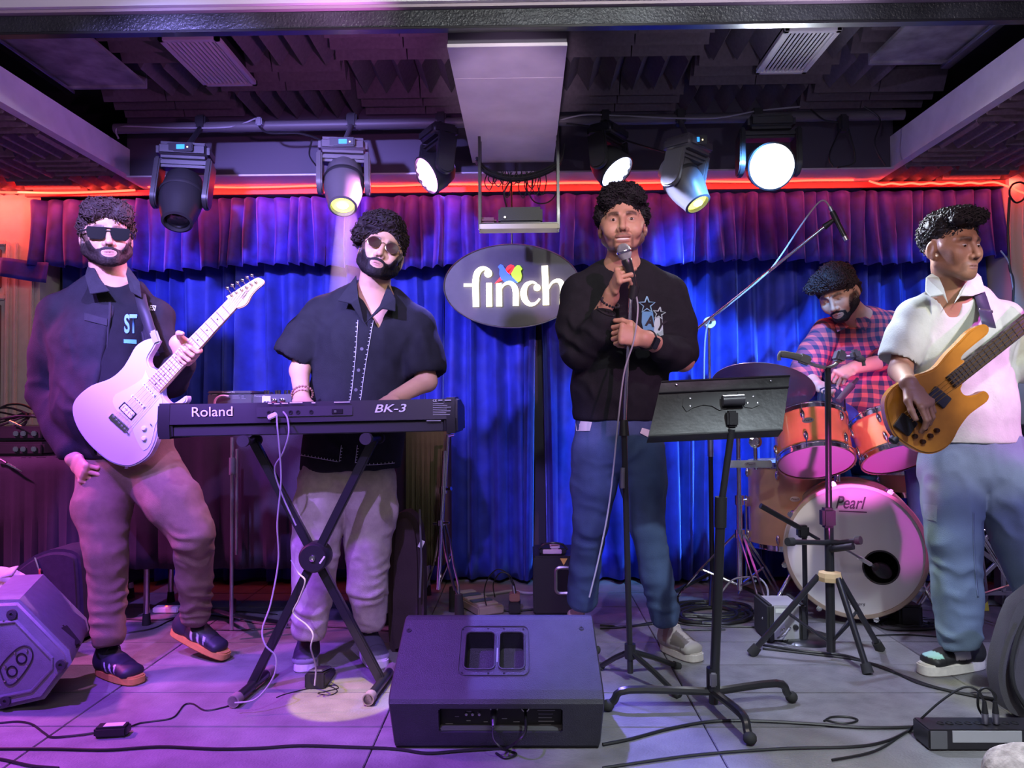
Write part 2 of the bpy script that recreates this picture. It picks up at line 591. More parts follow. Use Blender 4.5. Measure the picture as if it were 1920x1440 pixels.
# hanging access panels
for (x0, x1, y0, y1, lab, sx) in ((-2.02, -1.67, 2.60, 3.36, 'purple-lit flat ceiling panel left of the grey vent', -1),
                                  (1.445, 1.77, 2.60, 3.22, 'mottled scuffed ceiling panel right of the white vent', 1)):
    t = thing('ceiling_panel', ((x0 + x1) / 2, y0, 2.385), lab, 'ceiling panel')
    MB().bx(x0, x1, y0, y1, 2.385, 2.40, 0.002).build('board', M['panelm'], t, smooth=False)
    ex = x0 if sx < 0 else x1
    MB().bx(ex - 0.02, ex + 0.02, y0, y1 + 0.02, 2.36, 2.375, 0.002).build('edge_rail', M['steel'], t)
    MB().bx(x0, x1, y1 - 0.01, y1 + 0.01, 2.375, 2.45, 0.002).build('edge_strip', M['panelm'], t)

# lighting pipe
t = tag(MB().cyl((-1.95, 3.62, 2.29), (1.78, 3.62, 2.31), 0.024).build('lighting_pipe', mat('grey_pipe', (0.10, 0.09, 0.10), 0.5), loc=(0, 3.62, 2.3)),
        'long dark grey pipe carrying the stage lamps', 'pipe')

# ------------------------------------------------------------------ curtain and valance
M['velvet'] = mat('blue_velvet', (0.022, 0.036, 0.38), 0.75, noise=0.35, nscale=9, sheen=0.9, sheen_col=(0.2, 0.3, 1.0), bump=0.15, bscale=30)
M['velvet2'] = mat('violet_blue_velvet', (0.022, 0.015, 0.30), 0.7, noise=0.45, nscale=14, sheen=1.0, sheen_col=(0.4, 0.25, 1.0), bump=0.15, bscale=30)


def drape(x0, x1, z0, z1, yb, pitch, amp0, amp1, nz, seed, name, m, label, cat, lean=0.0, hem=0.0):
    rg = random.Random(seed)
    knots = [x0]
    while knots[-1] < x1:
        knots.append(knots[-1] + pitch * rg.uniform(0.7, 1.35))
    amps = [rg.uniform(0.6, 1.25) for _ in knots]
    leans = [rg.uniform(-1, 1) * lean for _ in knots]
    skew = [rg.uniform(0.3, 0.7) for _ in knots]
    vs, fs = [], []
    cols = []
    for i in range(len(knots) - 1):
        for q in range(10):
            cols.append((i, q / 10))
    for zi in range(nz + 1):
        v = zi / nz
        for (i, q) in cols:
            w_ = knots[i + 1] - knots[i]
            xx = knots[i] + w_ * q
            sk = skew[i]
            ph = (q / sk * 0.5) if q < sk else (0.5 + (q - sk) / (1 - sk) * 0.5)
            prof = (0.5 - 0.5 * math.cos(2 * PI * ph)) ** (0.55 if hem else 1.0)
            A = (amp0 + (amp1 - amp0) * v) * amps[i]
            xl = xx + leans[i] * v + (math.sin(v * 3 + i * 1.7) * 0.008)
            zz = z1 + (z0 - z1) * v - hem * v * (0.5 + 0.5 * math.sin(xx * 5 + seed)) + 0.004 * v * prof
            vs.append((xl, yb - A * prof, zz))
    n = len(cols)
    for zi in range(nz):
        for c in range(n - 1):
            a = zi * n + c
            fs.append((a, a + n, a + n + 1, a + 1))
    b = MB()
    b.add(vs, fs)
    o = b.build(name, m, loc=((x0 + x1) / 2, yb, z0), angle=60)
    so = o.modifiers.new('thickness', 'SOLIDIFY')
    so.thickness = 0.004
    return tag(o, label, cat)


drape(-2.60, 0.00, 0.02, 2.06, 4.27, 0.105, 0.06, 0.11, 14, 3, 'stage_curtain', M['velvet'], 'long blue velvet curtain behind the guitarist and keyboard player', 'curtain', 0.05)
drape(0.075, 2.46, 0.02, 2.06, 4.26, 0.11, 0.06, 0.12, 14, 8, 'stage_curtain', M['velvet'], 'long blue velvet curtain behind the singer and drum kit', 'curtain', 0.06)
drape(-2.66, 2.52, 1.715, 2.075, 4.09, 0.080, 0.034, 0.072, 10, 5, 'valance', M['velvet2'], 'short pleated violet-blue velvet valance under the red light strip', 'valance', 0.012, 0.03)
# drooping end of the valance on the left
b = MB()
vs = []
for i in range(9):
    for j in range(6):
        u, v = i / 8, j / 5
        vs.append((-2.78 + 0.26 * u, 4.03 - 0.02 * math.sin(u * 7) - 0.02 * v, 1.73 - v * 0.10 * (1 - 0.4 * u) + 0.03 * (1 - u) - 0.05 * u * v))
b.add(vs, [(i * 6 + j, i * 6 + j + 1, (i + 1) * 6 + j + 1, (i + 1) * 6 + j) for i in range(8) for j in range(5)])
o = b.build('valance_end', M['velvet2'], loc=(-2.65, 4.03, 1.65))
o.modifiers.new('thickness', 'SOLIDIFY').thickness = 0.01
tag(o, 'loose drooping violet-blue valance end beside the pink pilaster', 'valance')

# red LED strips
M['led'] = mat('red_led', (1, 0.1, 0.05), 0.5, emit=(1.0, 0.055, 0.03), es=5)
strip = thing('led_strip', (0, 4.0, 2.1), 'glowing red-orange light strip running along the top of the valance', 'light strip')
pts = [(-3.4, 3.75, 2.075), (-2.9, 3.9, 2.08), (-2.45, 4.0, 2.092), (-2.05, 4.01, 2.105)]
MB().tube(smoothpath(pts, 8), 0.006, 6).build('light_tube', M['led'], strip)
pts = [(-1.97, 3.99, 2.117)] + [(-1.9 + 0.2 * i, 3.99, 2.110 + 0.003 * math.sin(i * 1.9)) for i in range(19)]
MB().tube(smoothpath(pts, 5), 0.005, 6).build('light_tube', M['led'], strip)
pts = [(1.78, 3.99, 2.105)] + [(1.85 + 0.05 * i, 4.0, 2.088 + 0.006 * (i % 2)) for i in range(13)] + [(2.55, 3.97, 2.03), (2.62, 3.95, 2.0), (2.75, 3.9, 1.995), (3.2, 3.8, 2.0)]
MB().tube(smoothpath(pts, 5), 0.005, 6).build('light_tube', M['led'], strip)
for (x0, x1, e_) in ((-3.3, -2.05, 9), (-1.95, -0.05, 6), (-0.05, 1.78, 4), (1.82, 2.55, 2)):
    l = bpy.data.lights.new('led_glow', 'AREA')
    l.shape = 'RECTANGLE'
    l.size = x1 - x0
    l.size_y = 0.02
    l.energy = e_
    l.color = (1.0, 0.08, 0.05)
    o = bpy.data.objects.new('led_glow', l)
    COL.objects.link(o)
    o.location = ((x0 + x1) / 2, 3.965, 2.095)
    o.rotation_euler = (R(50), 0, 0)

# ------------------------------------------------------------------ sign
M['signface'] = mat('dark_sign_face', (0.075, 0.07, 0.075), 0.5, noise=0.1)
M['signglow'] = mat('warm_white_letters', (1, 0.95, 0.75), 0.4, emit=(1.0, 0.93, 0.62), es=3.2)
sc_ = P(960, 536, 3.93)
sg = thing('oval_sign', sc_, 'black oval sign with glowing white letters and three coloured birds', 'sign')
prof = [(math.cos(2 * PI * k / 64) * 0.348, math.sin(2 * PI * k / 64) * 0.213) for k in range(64)]
SM = frame(sc_, (1, 0, 0), (0, 0, 1))   # local z = -world y (towards the camera)
MB().prism(prof, 0.05, SM @ Matrix.Translation((0, 0, -0.05)), 0.004).build('sign_board', M['signface'], sg)
MB().tube([SM @ Vector((x * 1.003, y * 1.003, 0.0)) for x, y in prof + prof[:1]], 0.003, 6).build('rim', M['steel'], sg)
MB().cyl((sc_.x, sc_.y + 0.03, 1.6), (sc_.x, sc_.y + 0.03, 2.13), 0.005).build("mounting_pole", M["blackm"], sg)


def s2(px, py):
    """sign drawing coordinates from the 1920x1324 crop of region 820,430..1110,630"""
    X = 820 + px * 290 / 1920
    Y = 430 + py * 290 / 1920
    q = P(X, Y, sc_.y)
    return (q.x - sc_.x, q.z - sc_.z)


def stroke(pts, ws):
    """flat ribbon of varying width as an outline"""
    pts = [Vector((*s2(*p), 0)) for p in pts]
    P_ = smoothpath(pts, 6)
    m_ = len(P_)
    L, Rr = [], []
    for i, p in enumerate(P_):
        a, b_ = P_[max(i - 1, 0)], P_[min(i + 1, m_ - 1)]
        t_ = (b_ - a).normalized()
        nrm = Vector((-t_.y, t_.x, 0))
        u = i / (m_ - 1) * (len(ws) - 1)
        k_ = min(int(u), len(ws) - 2)
        wd = (ws[k_] + (ws[k_ + 1] - ws[k_]) * (u - k_)) * 290 / 1920 / F * 3.93 / 2
        L.append(p + nrm * wd)
        Rr.append(p - nrm * wd)
    return L, Rr


def letter(strokes, dots=()):
    b = MB()
    for pts, ws in strokes:
        L, Rr = stroke(pts, ws)
        n = len(L)
        for z0 in (0.016,):
            vs = [SM @ Vector((v.x, v.y, z0)) for v in L + Rr] + [SM @ Vector((v.x, v.y, 0.004)) for v in L + Rr]
            fs = [(i, i + 1, n + i + 1, n + i) for i in range(n - 1)]
            fs += [(2 * n + i, 3 * n + i, 3 * n + i + 1, 2 * n + i + 1) for i in range(n - 1)]
            fs += [(i, 2 * n + i, 2 * n + i + 1, i + 1) for i in range(n - 1)]
            fs += [(n + i, n + i + 1, 3 * n + i + 1, 3 * n + i) for i in range(n - 1)]
            fs += [(0, n, 3 * n, 2 * n), (n - 1, 3 * n - 1, 4 * n - 1, 2 * n - 1)]
            b.add(vs, fs)
    for (x, y, r) in dots:
        c = s2(x, y)
        rr = r * 290 / 1920 / F * 3.93
        b.lathe(SM @ Vector((c[0], c[1], 0.004)), (0, -1, 0), [(rr, 0), (rr, 0.0125), (0, 0.0125)], 20)
    return b.build('letter', M['signglow'], sg, smooth=False, fix=True)


letter([([(330, 697), (440, 697)], [36, 36]), ([(482, 965), (478, 800), (478, 640), (500, 540), (560, 490), (620, 500), (655, 540)], [78, 78, 80, 74, 50, 36, 50])], [(632, 552, 48)])
letter([([(645, 962), (642, 670)], [74, 70])])
letter([([(768, 960), (765, 675)], [74, 70]), ([(790, 740), (830, 690), (890, 668), (945, 700), (972, 770), (974, 870), (974, 952)], [16, 26, 40, 62, 76, 76, 74])])
letter([([(1235, 730), (1225, 680), (1170, 660), (1100, 700), (1070, 790), (1090, 880), (1150, 935), (1220, 920), (1270, 865)], [30, 20, 30, 56, 80, 74, 46, 30, 20])], [(1237, 727, 42)])
letter([([(1348, 942), (1342, 700), (1332, 458)], [78, 78, 78]), ([(1380, 740), (1420, 670), (1480, 640), (1530, 660), (1560, 740), (1555, 850), (1548, 940)], [16, 26, 40, 62, 76, 76, 74])])
birdm = {'blue': (0.05, 0.16, 0.95), 'red': (1.0, 0.03, 0.02), 'green': (0.45, 0.85, 0.02)}
for cname, poly, z_ in (('red', [(848, 500), (870, 462), (910, 440), (950, 455), (965, 490), (940, 530), (905, 560), (770, 610), (712, 676), (800, 640), (860, 580), (830, 540)], 0.008),
                        ('green', [(915, 560), (960, 480), (990, 452), (1025, 455), (1055, 495), (1035, 520), (1050, 580), (1035, 640), (990, 668), (940, 620)], 0.011),
                        ('blue', [(755, 470), (785, 440), (815, 455), (860, 530), (920, 590), (1000, 668), (900, 640), (840, 660), (790, 620), (770, 560), (775, 500)], 0.014)):
    b = MB().prism([s2(*p) for p in poly], z_, SM @ Matrix.Translation((0, 0, 0.004)))
    o = b.build('bird', mat(cname + '_bird', birdm[cname], 0.4, emit=birdm[cname], es=0.8), sg, smooth=False, fix=True)
    o['label'] = cname + ' bird silhouette'

# ------------------------------------------------------------------ hanging shelf
sh = thing('hanging_shelf', P(972, 430, 3.45), 'pale shelf hung from rods under the centre beam', 'shelf')
a_, c_ = P(900, 430, 3.5), P(1047, 430, 3.5)
z0 = a_.z
MB().bx(a_.x, c_.x, 3.44, 3.53, z0 - 0.012, z0 + 0.010, 0.001).build('shelf_board', mat('pale_wood', (0.85, 0.78, 0.55), 0.5), sh)
MB().bx(a_.x, c_.x, 3.44, 3.53, z0 + 0.011, z0 + 0.016, 0.001).build('tray', M['blackm'], sh)
for x in (a_.x + 0.002, c_.x - 0.002):
    MB().bx(x - 0.006, x + 0.006, 3.44, 3.46, z0 - 0.012, 2.2, 0.001).build('hanger', M['blackm'], sh)
    MB().bx(x - 0.006, x + 0.006, 3.51, 3.525, z0 - 0.012, 2.2, 0.001).build('hanger', M['blackm'], sh)
x0, x1 = P(935, 420, 3.5).x, P(1017, 420, 3.5).x
t = thing('amplifier', (x0, 3.5, z0 + 0.016), 'small black amplifier with rounded top on the hanging shelf', 'amplifier')
MB().bx(x0, x1, 3.45, 3.53, z0 + 0.017, z0 + 0.09, 0.01).build('housing', M['black'], t)
MB().cyl((x0 + 0.03, 3.455, z0 + 0.04), (x0 + 0.03, 3.44, z0 + 0.04), 0.005).build('knob', M['steel'], t)
x0, x1 = P(900, 420, 3.5).x, P(931, 420, 3.5).x
tag(MB().bx(x0, x1, 3.45, 3.52, z0 + 0.017, z0 + 0.045, 0.010).build('adapter_box', mat('maroon_plastic', (0.18, 0.04, 0.06), 0.5), loc=(x0, 3.48, z0)),
    'small maroon adapter box on the left of the hanging shelf', 'adapter')
# cable bundle hanging over the shelf
def px(x, y, d):
    return P(x, y, d)
grp = 'cables looped under the centre beam'
for (s_, dp, wh) in ((0, 3.5, 'uppermost'), (5, 3.47, 'middle'), (9, 3.52, 'lowest')):
    cable([px(893, 295 + s_, dp), px(915, 318 + s_, dp), px(960, 330 + s_, dp), px(1010, 322 + s_, dp), px(1048, 300 + s_, dp), px(1058, 270, dp)], 0.006,
          wh + ' of three thick black cable swags between the shelf hangers', group=grp)
for k in range(12):
    x = 915 + k * 9 + rng.uniform(-3, 3)
    y = 322
    dr = rng.uniform(20, 50)
    cable([px(x, y, 3.49), px(x - 6, y + dr * 0.6, 3.48), px(x + 3, y + dr, 3.47), px(x + 10, y + dr * 0.5, 3.48), px(x + 8, y - 2, 3.5)], 0.0025,
          'thin wire loop dangling from the cable swag over the shelf', group='thin wire loops over the hanging shelf')
cable([px(985, 335, 3.48), px(990, 360, 3.46), px(1005, 380, 3.46), px(1030, 378, 3.46), px(1046, 355, 3.47), px(1047, 320, 3.48)], 0.003, 'single wire looping down on the right above the shelf')
cable([px(960, 335, 3.48), px(950, 350, 3.45), px(945, 365, 3.45), px(950, 388, 3.47)], 0.004, 'short pink-lit wire entering the amplifier from above')
# ------------------------------------------------------------------ implicit-surface bodies
V = Vector


def axis_coords(a, b, h, fine, hf):
    out = [a]
    while out[-1] < b:
        x = out[-1]
        st = hf if any(lo <= x <= hi for lo, hi in fine) else h
        out.append(x + st)
    return np.array(out, dtype=np.float32)


class Field:
    def __init__(s, lo, hi, h, fine=(), hf=None):
        hf = hf or h
        s.ax = [axis_coords(lo[i], hi[i], h, [(f[0][i], f[1][i]) for f in fine], hf) for i in range(3)]
        s.D = np.full([len(a) for a in s.ax], 0.06, dtype=np.float32)

    def sub(s, lo, hi, pad=0.035):
        sl = []
        for i in range(3):
            a = np.searchsorted(s.ax[i], lo[i] - pad)
            b = np.searchsorted(s.ax[i], hi[i] + pad)
            sl.append(slice(a, max(b, a)))
        sl = tuple(sl)
        g = [s.ax[0][sl[0]][:, None, None], s.ax[1][sl[1]][None, :, None], s.ax[2][sl[2]][None, None, :]]
        return sl, g

    def comb(s, sl, d, k, op):
        A = s.D[sl]
        if op == 'add':
            if k > 0:
                h = np.clip(0.5 + 0.5 * (A - d) / k, 0, 1)
                s.D[sl] = A + (d - A) * h - k * h * (1 - h)
            else:
                s.D[sl] = np.minimum(A, d)
        else:
            if k > 0:
                h = np.clip(0.5 - 0.5 * (A + d) / k, 0, 1)
                s.D[sl] = A + (-d - A) * h + k * h * (1 - h)
            else:
                s.D[sl] = np.maximum(A, -d)

    def cap(s, a, b, ra, rb=None, k=0.01, op='add'):
        rb = ra if rb is None else rb
        a, b = np.array(a, dtype=np.float32), np.array(b, dtype=np.float32)
        r_ = max(ra, rb)
        sl, g = s.sub(np.minimum(a, b) - r_, np.maximum(a, b) + r_)
        if 0 in s.D[sl].shape:
            return
        ab = b - a
        q = [g[i] - a[i] for i in range(3)]
        t = np.clip((q[0] * ab[0] + q[1] * ab[1] + q[2] * ab[2]) / max(float(ab @ ab), 1e-9), 0, 1)
        d = np.sqrt((q[0] - t * ab[0]) ** 2 + (q[1] - t * ab[1]) ** 2 + (q[2] - t * ab[2]) ** 2) - (ra + (rb - ra) * t)
        s.comb(sl, d.astype(np.float32), k, op)

    def ecap(s, a, b, A, B, right, k=0.02, op='add'):
        """elliptical capsule, A/B = (half width, half depth) at the ends"""
        a, b = V(a), V(b)
        ax = (b - a)
        L = ax.length
        ax = ax / L
        rt = V(right)
        rt = (rt - ax * rt.dot(ax)).normalized()
        fw = ax.cross(rt)
        m_ = max(*A, *B)
        lo = np.minimum(np.array(a), np.array(b)) - m_
        hi = np.maximum(np.array(a), np.array(b)) + m_
        sl, g = s.sub(lo, hi)
        if 0 in s.D[sl].shape:
            return
        q = [g[i] - a[i] for i in range(3)]
        w_ = q[0] * ax.x + q[1] * ax.y + q[2] * ax.z
        t = np.clip(w_ / L, 0, 1)
        e = w_ - t * L
        u = q[0] * rt.x + q[1] * rt.y + q[2] * rt.z
        v = q[0] * fw.x + q[1] * fw.y + q[2] * fw.z
        W = A[0] + (B[0] - A[0]) * t
        Dp = A[1] + (B[1] - A[1]) * t
        mn = np.minimum(W, Dp)
        d = (np.sqrt((u / W) ** 2 + (v / Dp) ** 2 + (e / mn) ** 2) - 1) * mn
        s.comb(sl, d.astype(np.float32), k, op)

    def ell(s, c, rad, rot=None, k=0.01, op='add'):
        c = V(c)
        m_ = max(rad)
        sl, g = s.sub(np.array(c) - m_, np.array(c) + m_)
        if 0 in s.D[sl].shape:
            return
        q = [g[i] - c[i] for i in range(3)]
        if rot is not None:
            q = [q[0] * rot[0][i] + q[1] * rot[1][i] + q[2] * rot[2][i] for i in range(3)]
        k0 = np.sqrt((q[0] / rad[0]) ** 2 + (q[1] / rad[1]) ** 2 + (q[2] / rad[2]) ** 2)
        k1 = np.sqrt((q[0] / rad[0] ** 2) ** 2 + (q[1] / rad[1] ** 2) ** 2 + (q[2] / rad[2] ** 2) ** 2) + 1e-6
        d = k0 * (k0 - 1) / k1
        s.comb(sl, d.astype(np.float32), k, op)

    def plane(s, p, n, k=0.0):
        """keep the side the normal points away from"""
        n = V(n).normalized()
        d = (s.ax[0][:, None, None] - p[0]) * n.x + (s.ax[1][None, :, None] - p[1]) * n.y + (s.ax[2][None, None, :] - p[2]) * n.z
        if k > 0:
            h = np.clip(0.5 + 0.5 * (d - s.D) / k, 0, 1)
            s.D = (s.D + (d - s.D) * h + k * h * (1 - h)).astype(np.float32)
        else:
            s.D = np.maximum(s.D, d.astype(np.float32))

    def carve(s, planes):
        """remove the convex region inside all planes (p, outward normal)"""
        d = None
        for p, n in planes:
            n = V(n).normalized()
            e = (s.ax[0][:, None, None] - p[0]) * n.x + (s.ax[1][None, :, None] - p[1]) * n.y + (s.ax[2][None, None, :] - p[2]) * n.z
            d = e if d is None else np.maximum(d, e)
        s.D = np.maximum(s.D, -d.astype(np.float32))

    def mesh(s):
        D = s.D
        S = D < 0
        nx, ny, nz = D.shape
        c = np.zeros((nx - 1, ny - 1, nz - 1), dtype=np.int8)
        for i in (0, 1):
            for j in (0, 1):
                for k in (0, 1):
                    c += S[i:nx - 1 + i, j:ny - 1 + j, k:nz - 1 + k]
        mixed = (c > 0) & (c < 8)
        idx = np.argwhere(mixed)
        vid = np.full(mixed.shape, -1, dtype=np.int32)
        vid[mixed] = np.arange(len(idx))
        pos = np.zeros((len(idx), 3))
        cnt = np.zeros(len(idx))
        cor = [(i, j, k) for i in (0, 1) for j in (0, 1) for k in (0, 1)]
        for a in cor:
            for ax in range(3):
                if a[ax] == 0:
                    b = list(a)
                    b[ax] = 1
                    da = D[idx[:, 0] + a[0], idx[:, 1] + a[1], idx[:, 2] + a[2]]
                    db = D[idx[:, 0] + b[0], idx[:, 1] + b[1], idx[:, 2] + b[2]]
                    m_ = (da < 0) != (db < 0)
                    t = da / np.where(m_, da - db, 1)
                    p = np.tile(np.array(a, dtype=float), (len(idx), 1))
                    p[:, ax] += t
                    pos[m_] += p[m_]
                    cnt += m_
        pos = idx + pos / cnt[:, None]
        Wd = np.stack([np.interp(pos[:, i], np.arange(len(s.ax[i])), s.ax[i]) for i in range(3)], 1)
        quads = []
        for ax in range(3):
            o1, o2 = [(1, 2), (2, 0), (0, 1)][ax]
            lo = [slice(1, -1)] * 3
            lo[ax] = slice(0, -1)
            hi = [slice(1, -1)] * 3
            hi[ax] = slice(1, None)
            A, B = S[tuple(lo)], S[tuple(hi)]
            e = np.argwhere(A != B)
            if not len(e):
                continue
            sgn = A[e[:, 0], e[:, 1], e[:, 2]]
            base = e.copy()
            base[:, o1] += 1
            base[:, o2] += 1

            def cell(d1, d2):
                q = base.copy()
                q[:, o1] += d1
                q[:, o2] += d2
                return vid[q[:, 0], q[:, 1], q[:, 2]]
            q = np.stack([cell(-1, -1), cell(0, -1), cell(0, 0), cell(-1, 0)], 1)
            q[~sgn] = q[~sgn][:, ::-1]
            quads.append(q)
        return Wd, np.concatenate(quads)


_tab = np.random.default_rng(11).random((64, 64, 64)).astype(np.float32)


def vnoise(p):
    p = np.asarray(p, dtype=np.float64)
    i = np.floor(p).astype(int)
    f = p - i
    f = f * f * (3 - 2 * f)
    out = 0
    for a in (0, 1):
        for b in (0, 1):
            for c in (0, 1):
                w_ = (f[:, 0] if a else 1 - f[:, 0]) * (f[:, 1] if b else 1 - f[:, 1]) * (f[:, 2] if c else 1 - f[:, 2])
                out = out + w_ * _tab[(i[:, 0] + a) & 63, (i[:, 1] + b) & 63, (i[:, 2] + c) & 63]
    return out * 2 - 1


def fbm(p, o=3):
    out, a = 0, 1.0
    for k in range(o):
        out = out + a * vnoise(p * (2 ** k) + 7.3 * k)
        a *= 0.5
    return out


def vnormals(v, q):
    n = np.zeros_like(v)
    fn = np.cross(v[q[:, 2]] - v[q[:, 0]], v[q[:, 3]] - v[q[:, 1]])
    for k in range(4):
        np.add.at(n, q[:, k], fn)
    return n / (np.linalg.norm(n, axis=1, keepdims=True) + 1e-12)


def relax(v, q, it=1, f=0.5):
    for _ in range(it):
        s_ = np.zeros_like(v)
        c = np.zeros(len(v))
        for a, b in ((0, 1), (1, 2), (2, 3), (3, 0)):
            np.add.at(s_, q[:, a], v[q[:, b]])
            np.add.at(s_, q[:, b], v[q[:, a]])
            np.add.at(c, q[:, a], 1)
            np.add.at(c, q[:, b], 1)
        v = v + (s_ / np.maximum(c, 1)[:, None] - v) * f
    return v


def nmesh(name, v, q, m, parent, cols=None):
    off = np.array(parent['_o'])
    me = bpy.data.meshes.new(name)
    me.vertices.add(len(v))
    me.vertices.foreach_set('co', (v - off).astype(np.float32).ravel())
    me.loops.add(len(q) * 4)
    me.loops.foreach_set('vertex_index', q.astype(np.int32).ravel())
    me.polygons.add(len(q))
    me.polygons.foreach_set('loop_start', np.arange(0, len(q) * 4, 4, dtype=np.int32))
    me.polygons.foreach_set('use_smooth', np.ones(len(q), dtype=bool))
    me.update(calc_edges=True)
    me.validate()
    if cols is not None:
        a = me.color_attributes.new('Col', 'FLOAT_COLOR', 'POINT')
        c4 = np.ones((len(v), 4), dtype=np.float32)
        c4[:, :3] = cols
        a.data.foreach_set('color', c4.ravel())
    me.materials.append(m)
    o = bpy.data.objects.new(name, me)
    COL.objects.link(o)
    o.parent = parent
    o['_o'] = parent['_o']
    return o


def bvh_of(v, q):
    return BVHTree.FromPolygons([tuple(x) for x in v], [tuple(int(i) for i in x) for x in q])


def hit(bvh, px_, py_, lift=0.003):
    d = (P(px_, py_, 3.0) - CAM).normalized()
    loc, nrm, i, dist = bvh.ray_cast(CAM, d)
    if loc is None:
        return None
    return loc - d * lift


def ellmask(q, c, r, soft=0.35):
    d = np.sqrt(sum(((q[:, i] - c[i]) / r[i]) ** 2 for i in range(len(c))))
    return np.clip((1 + soft / 2 - d) / soft, 0, 1)


# ------------------------------------------------------------------ hands
def hand(f, wrist, a, n, side, curls, thumb, sc=1.0, spread=0.05):
    """wrist point, a = direction to the fingers, n = out of the back of the hand, side=+1 puts the thumb at +t (t = a x n)
    curls: 4 x (mcp, pip, dip) degrees; thumb: three world-independent local directions (a, t, n)"""
    a = V(a).normalized()
    n = V(n)
    n = (n - a * n.dot(a)).normalized()
    t = a.cross(n) * side
    w = V(wrist)
    kn = w + a * 0.088 * sc
    f.ecap(w - a * 0.01, w + a * 0.03 * sc, (0.027 * sc, 0.019 * sc), (0.034 * sc, 0.015 * sc), t, 0.012)
    f.ecap(w + a * 0.03 * sc, kn - a * 0.008, (0.034 * sc, 0.015 * sc), (0.040 * sc, 0.012 * sc), t, 0.008)
    tips = []
    for i, (off, L, fa) in enumerate(((0.030, 0.95, 0.0), (0.0105, 1.05, -0.004), (-0.0105, 0.98, -0.002), (-0.029, 0.78, 0.006))):
        p = kn + t * off * sc - a * (0.006 + abs(fa)) * sc
        d = (a + t * (1.5 - i) * spread).normalized()
        ang = 0
        rr = 0.0088 * sc if i < 3 else 0.0076 * sc
        for j, (ln, cu) in enumerate(zip((0.043, 0.027, 0.021), curls[i])):
            ang += cu
            dd = d * math.cos(R(ang)) - n * math.sin(R(ang))
            p2 = p + dd * ln * L * sc
            r0, r1 = rr * (1 - 0.09 * j), rr * (1 - 0.09 * (j + 1))
            f.cap(p, p2, r0, r1, 0.0035)
            if j == 0:
                f.ell(p + n * 0.001, (0.0098 * sc,) * 3, None, 0.005)
            p = p2
        tips.append(p)
    p = w + a * 0.018 * sc + t * 0.022 * sc - n * 0.004
    for j, (dr, ln, r_) in enumerate(zip(thumb, (0.042, 0.034, 0.026), (0.0135, 0.0105, 0.0095))):
        dd = (a * dr[0] + t * dr[1] + n * dr[2]).normalized()
        p2 = p + dd * ln * sc
        f.cap(p, p2, r_ * sc, r_ * 0.86 * sc, 0.006)
        p = p2
    return tips


FIST = ((75, 85, 50), (78, 88, 50), (80, 90, 50), (82, 90, 45))
RELAX = ((22, 28, 15), (28, 32, 18), (34, 36, 20), (40, 40, 22))
GRIP = ((60, 70, 40), (62, 74, 42), (64, 76, 42), (66, 76, 42))
TH_ACROSS = ((0.55, 0.6, -0.6), (0.75, 0.0, -0.75), (0.6, -0.7, -0.5))
TH_SIDE = ((0.6, 0.75, -0.25), (0.9, 0.35, -0.25), (1, 0.1, -0.2))


# ------------------------------------------------------------------ heads
def head_rot(yaw, pitch, roll):
    """local x = person's left, y = face, z = up. yaw>0 turns to the camera's right; face towards the camera at 0"""
    base = Matrix.Rotation(PI, 3, 'Z')           # face points to -y
    return Matrix.Rotation(R(yaw), 3, 'Z') @ base @ Matrix.Rotation(R(pitch), 3, 'X') @ Matrix.Rotation(R(roll), 3, 'Y')


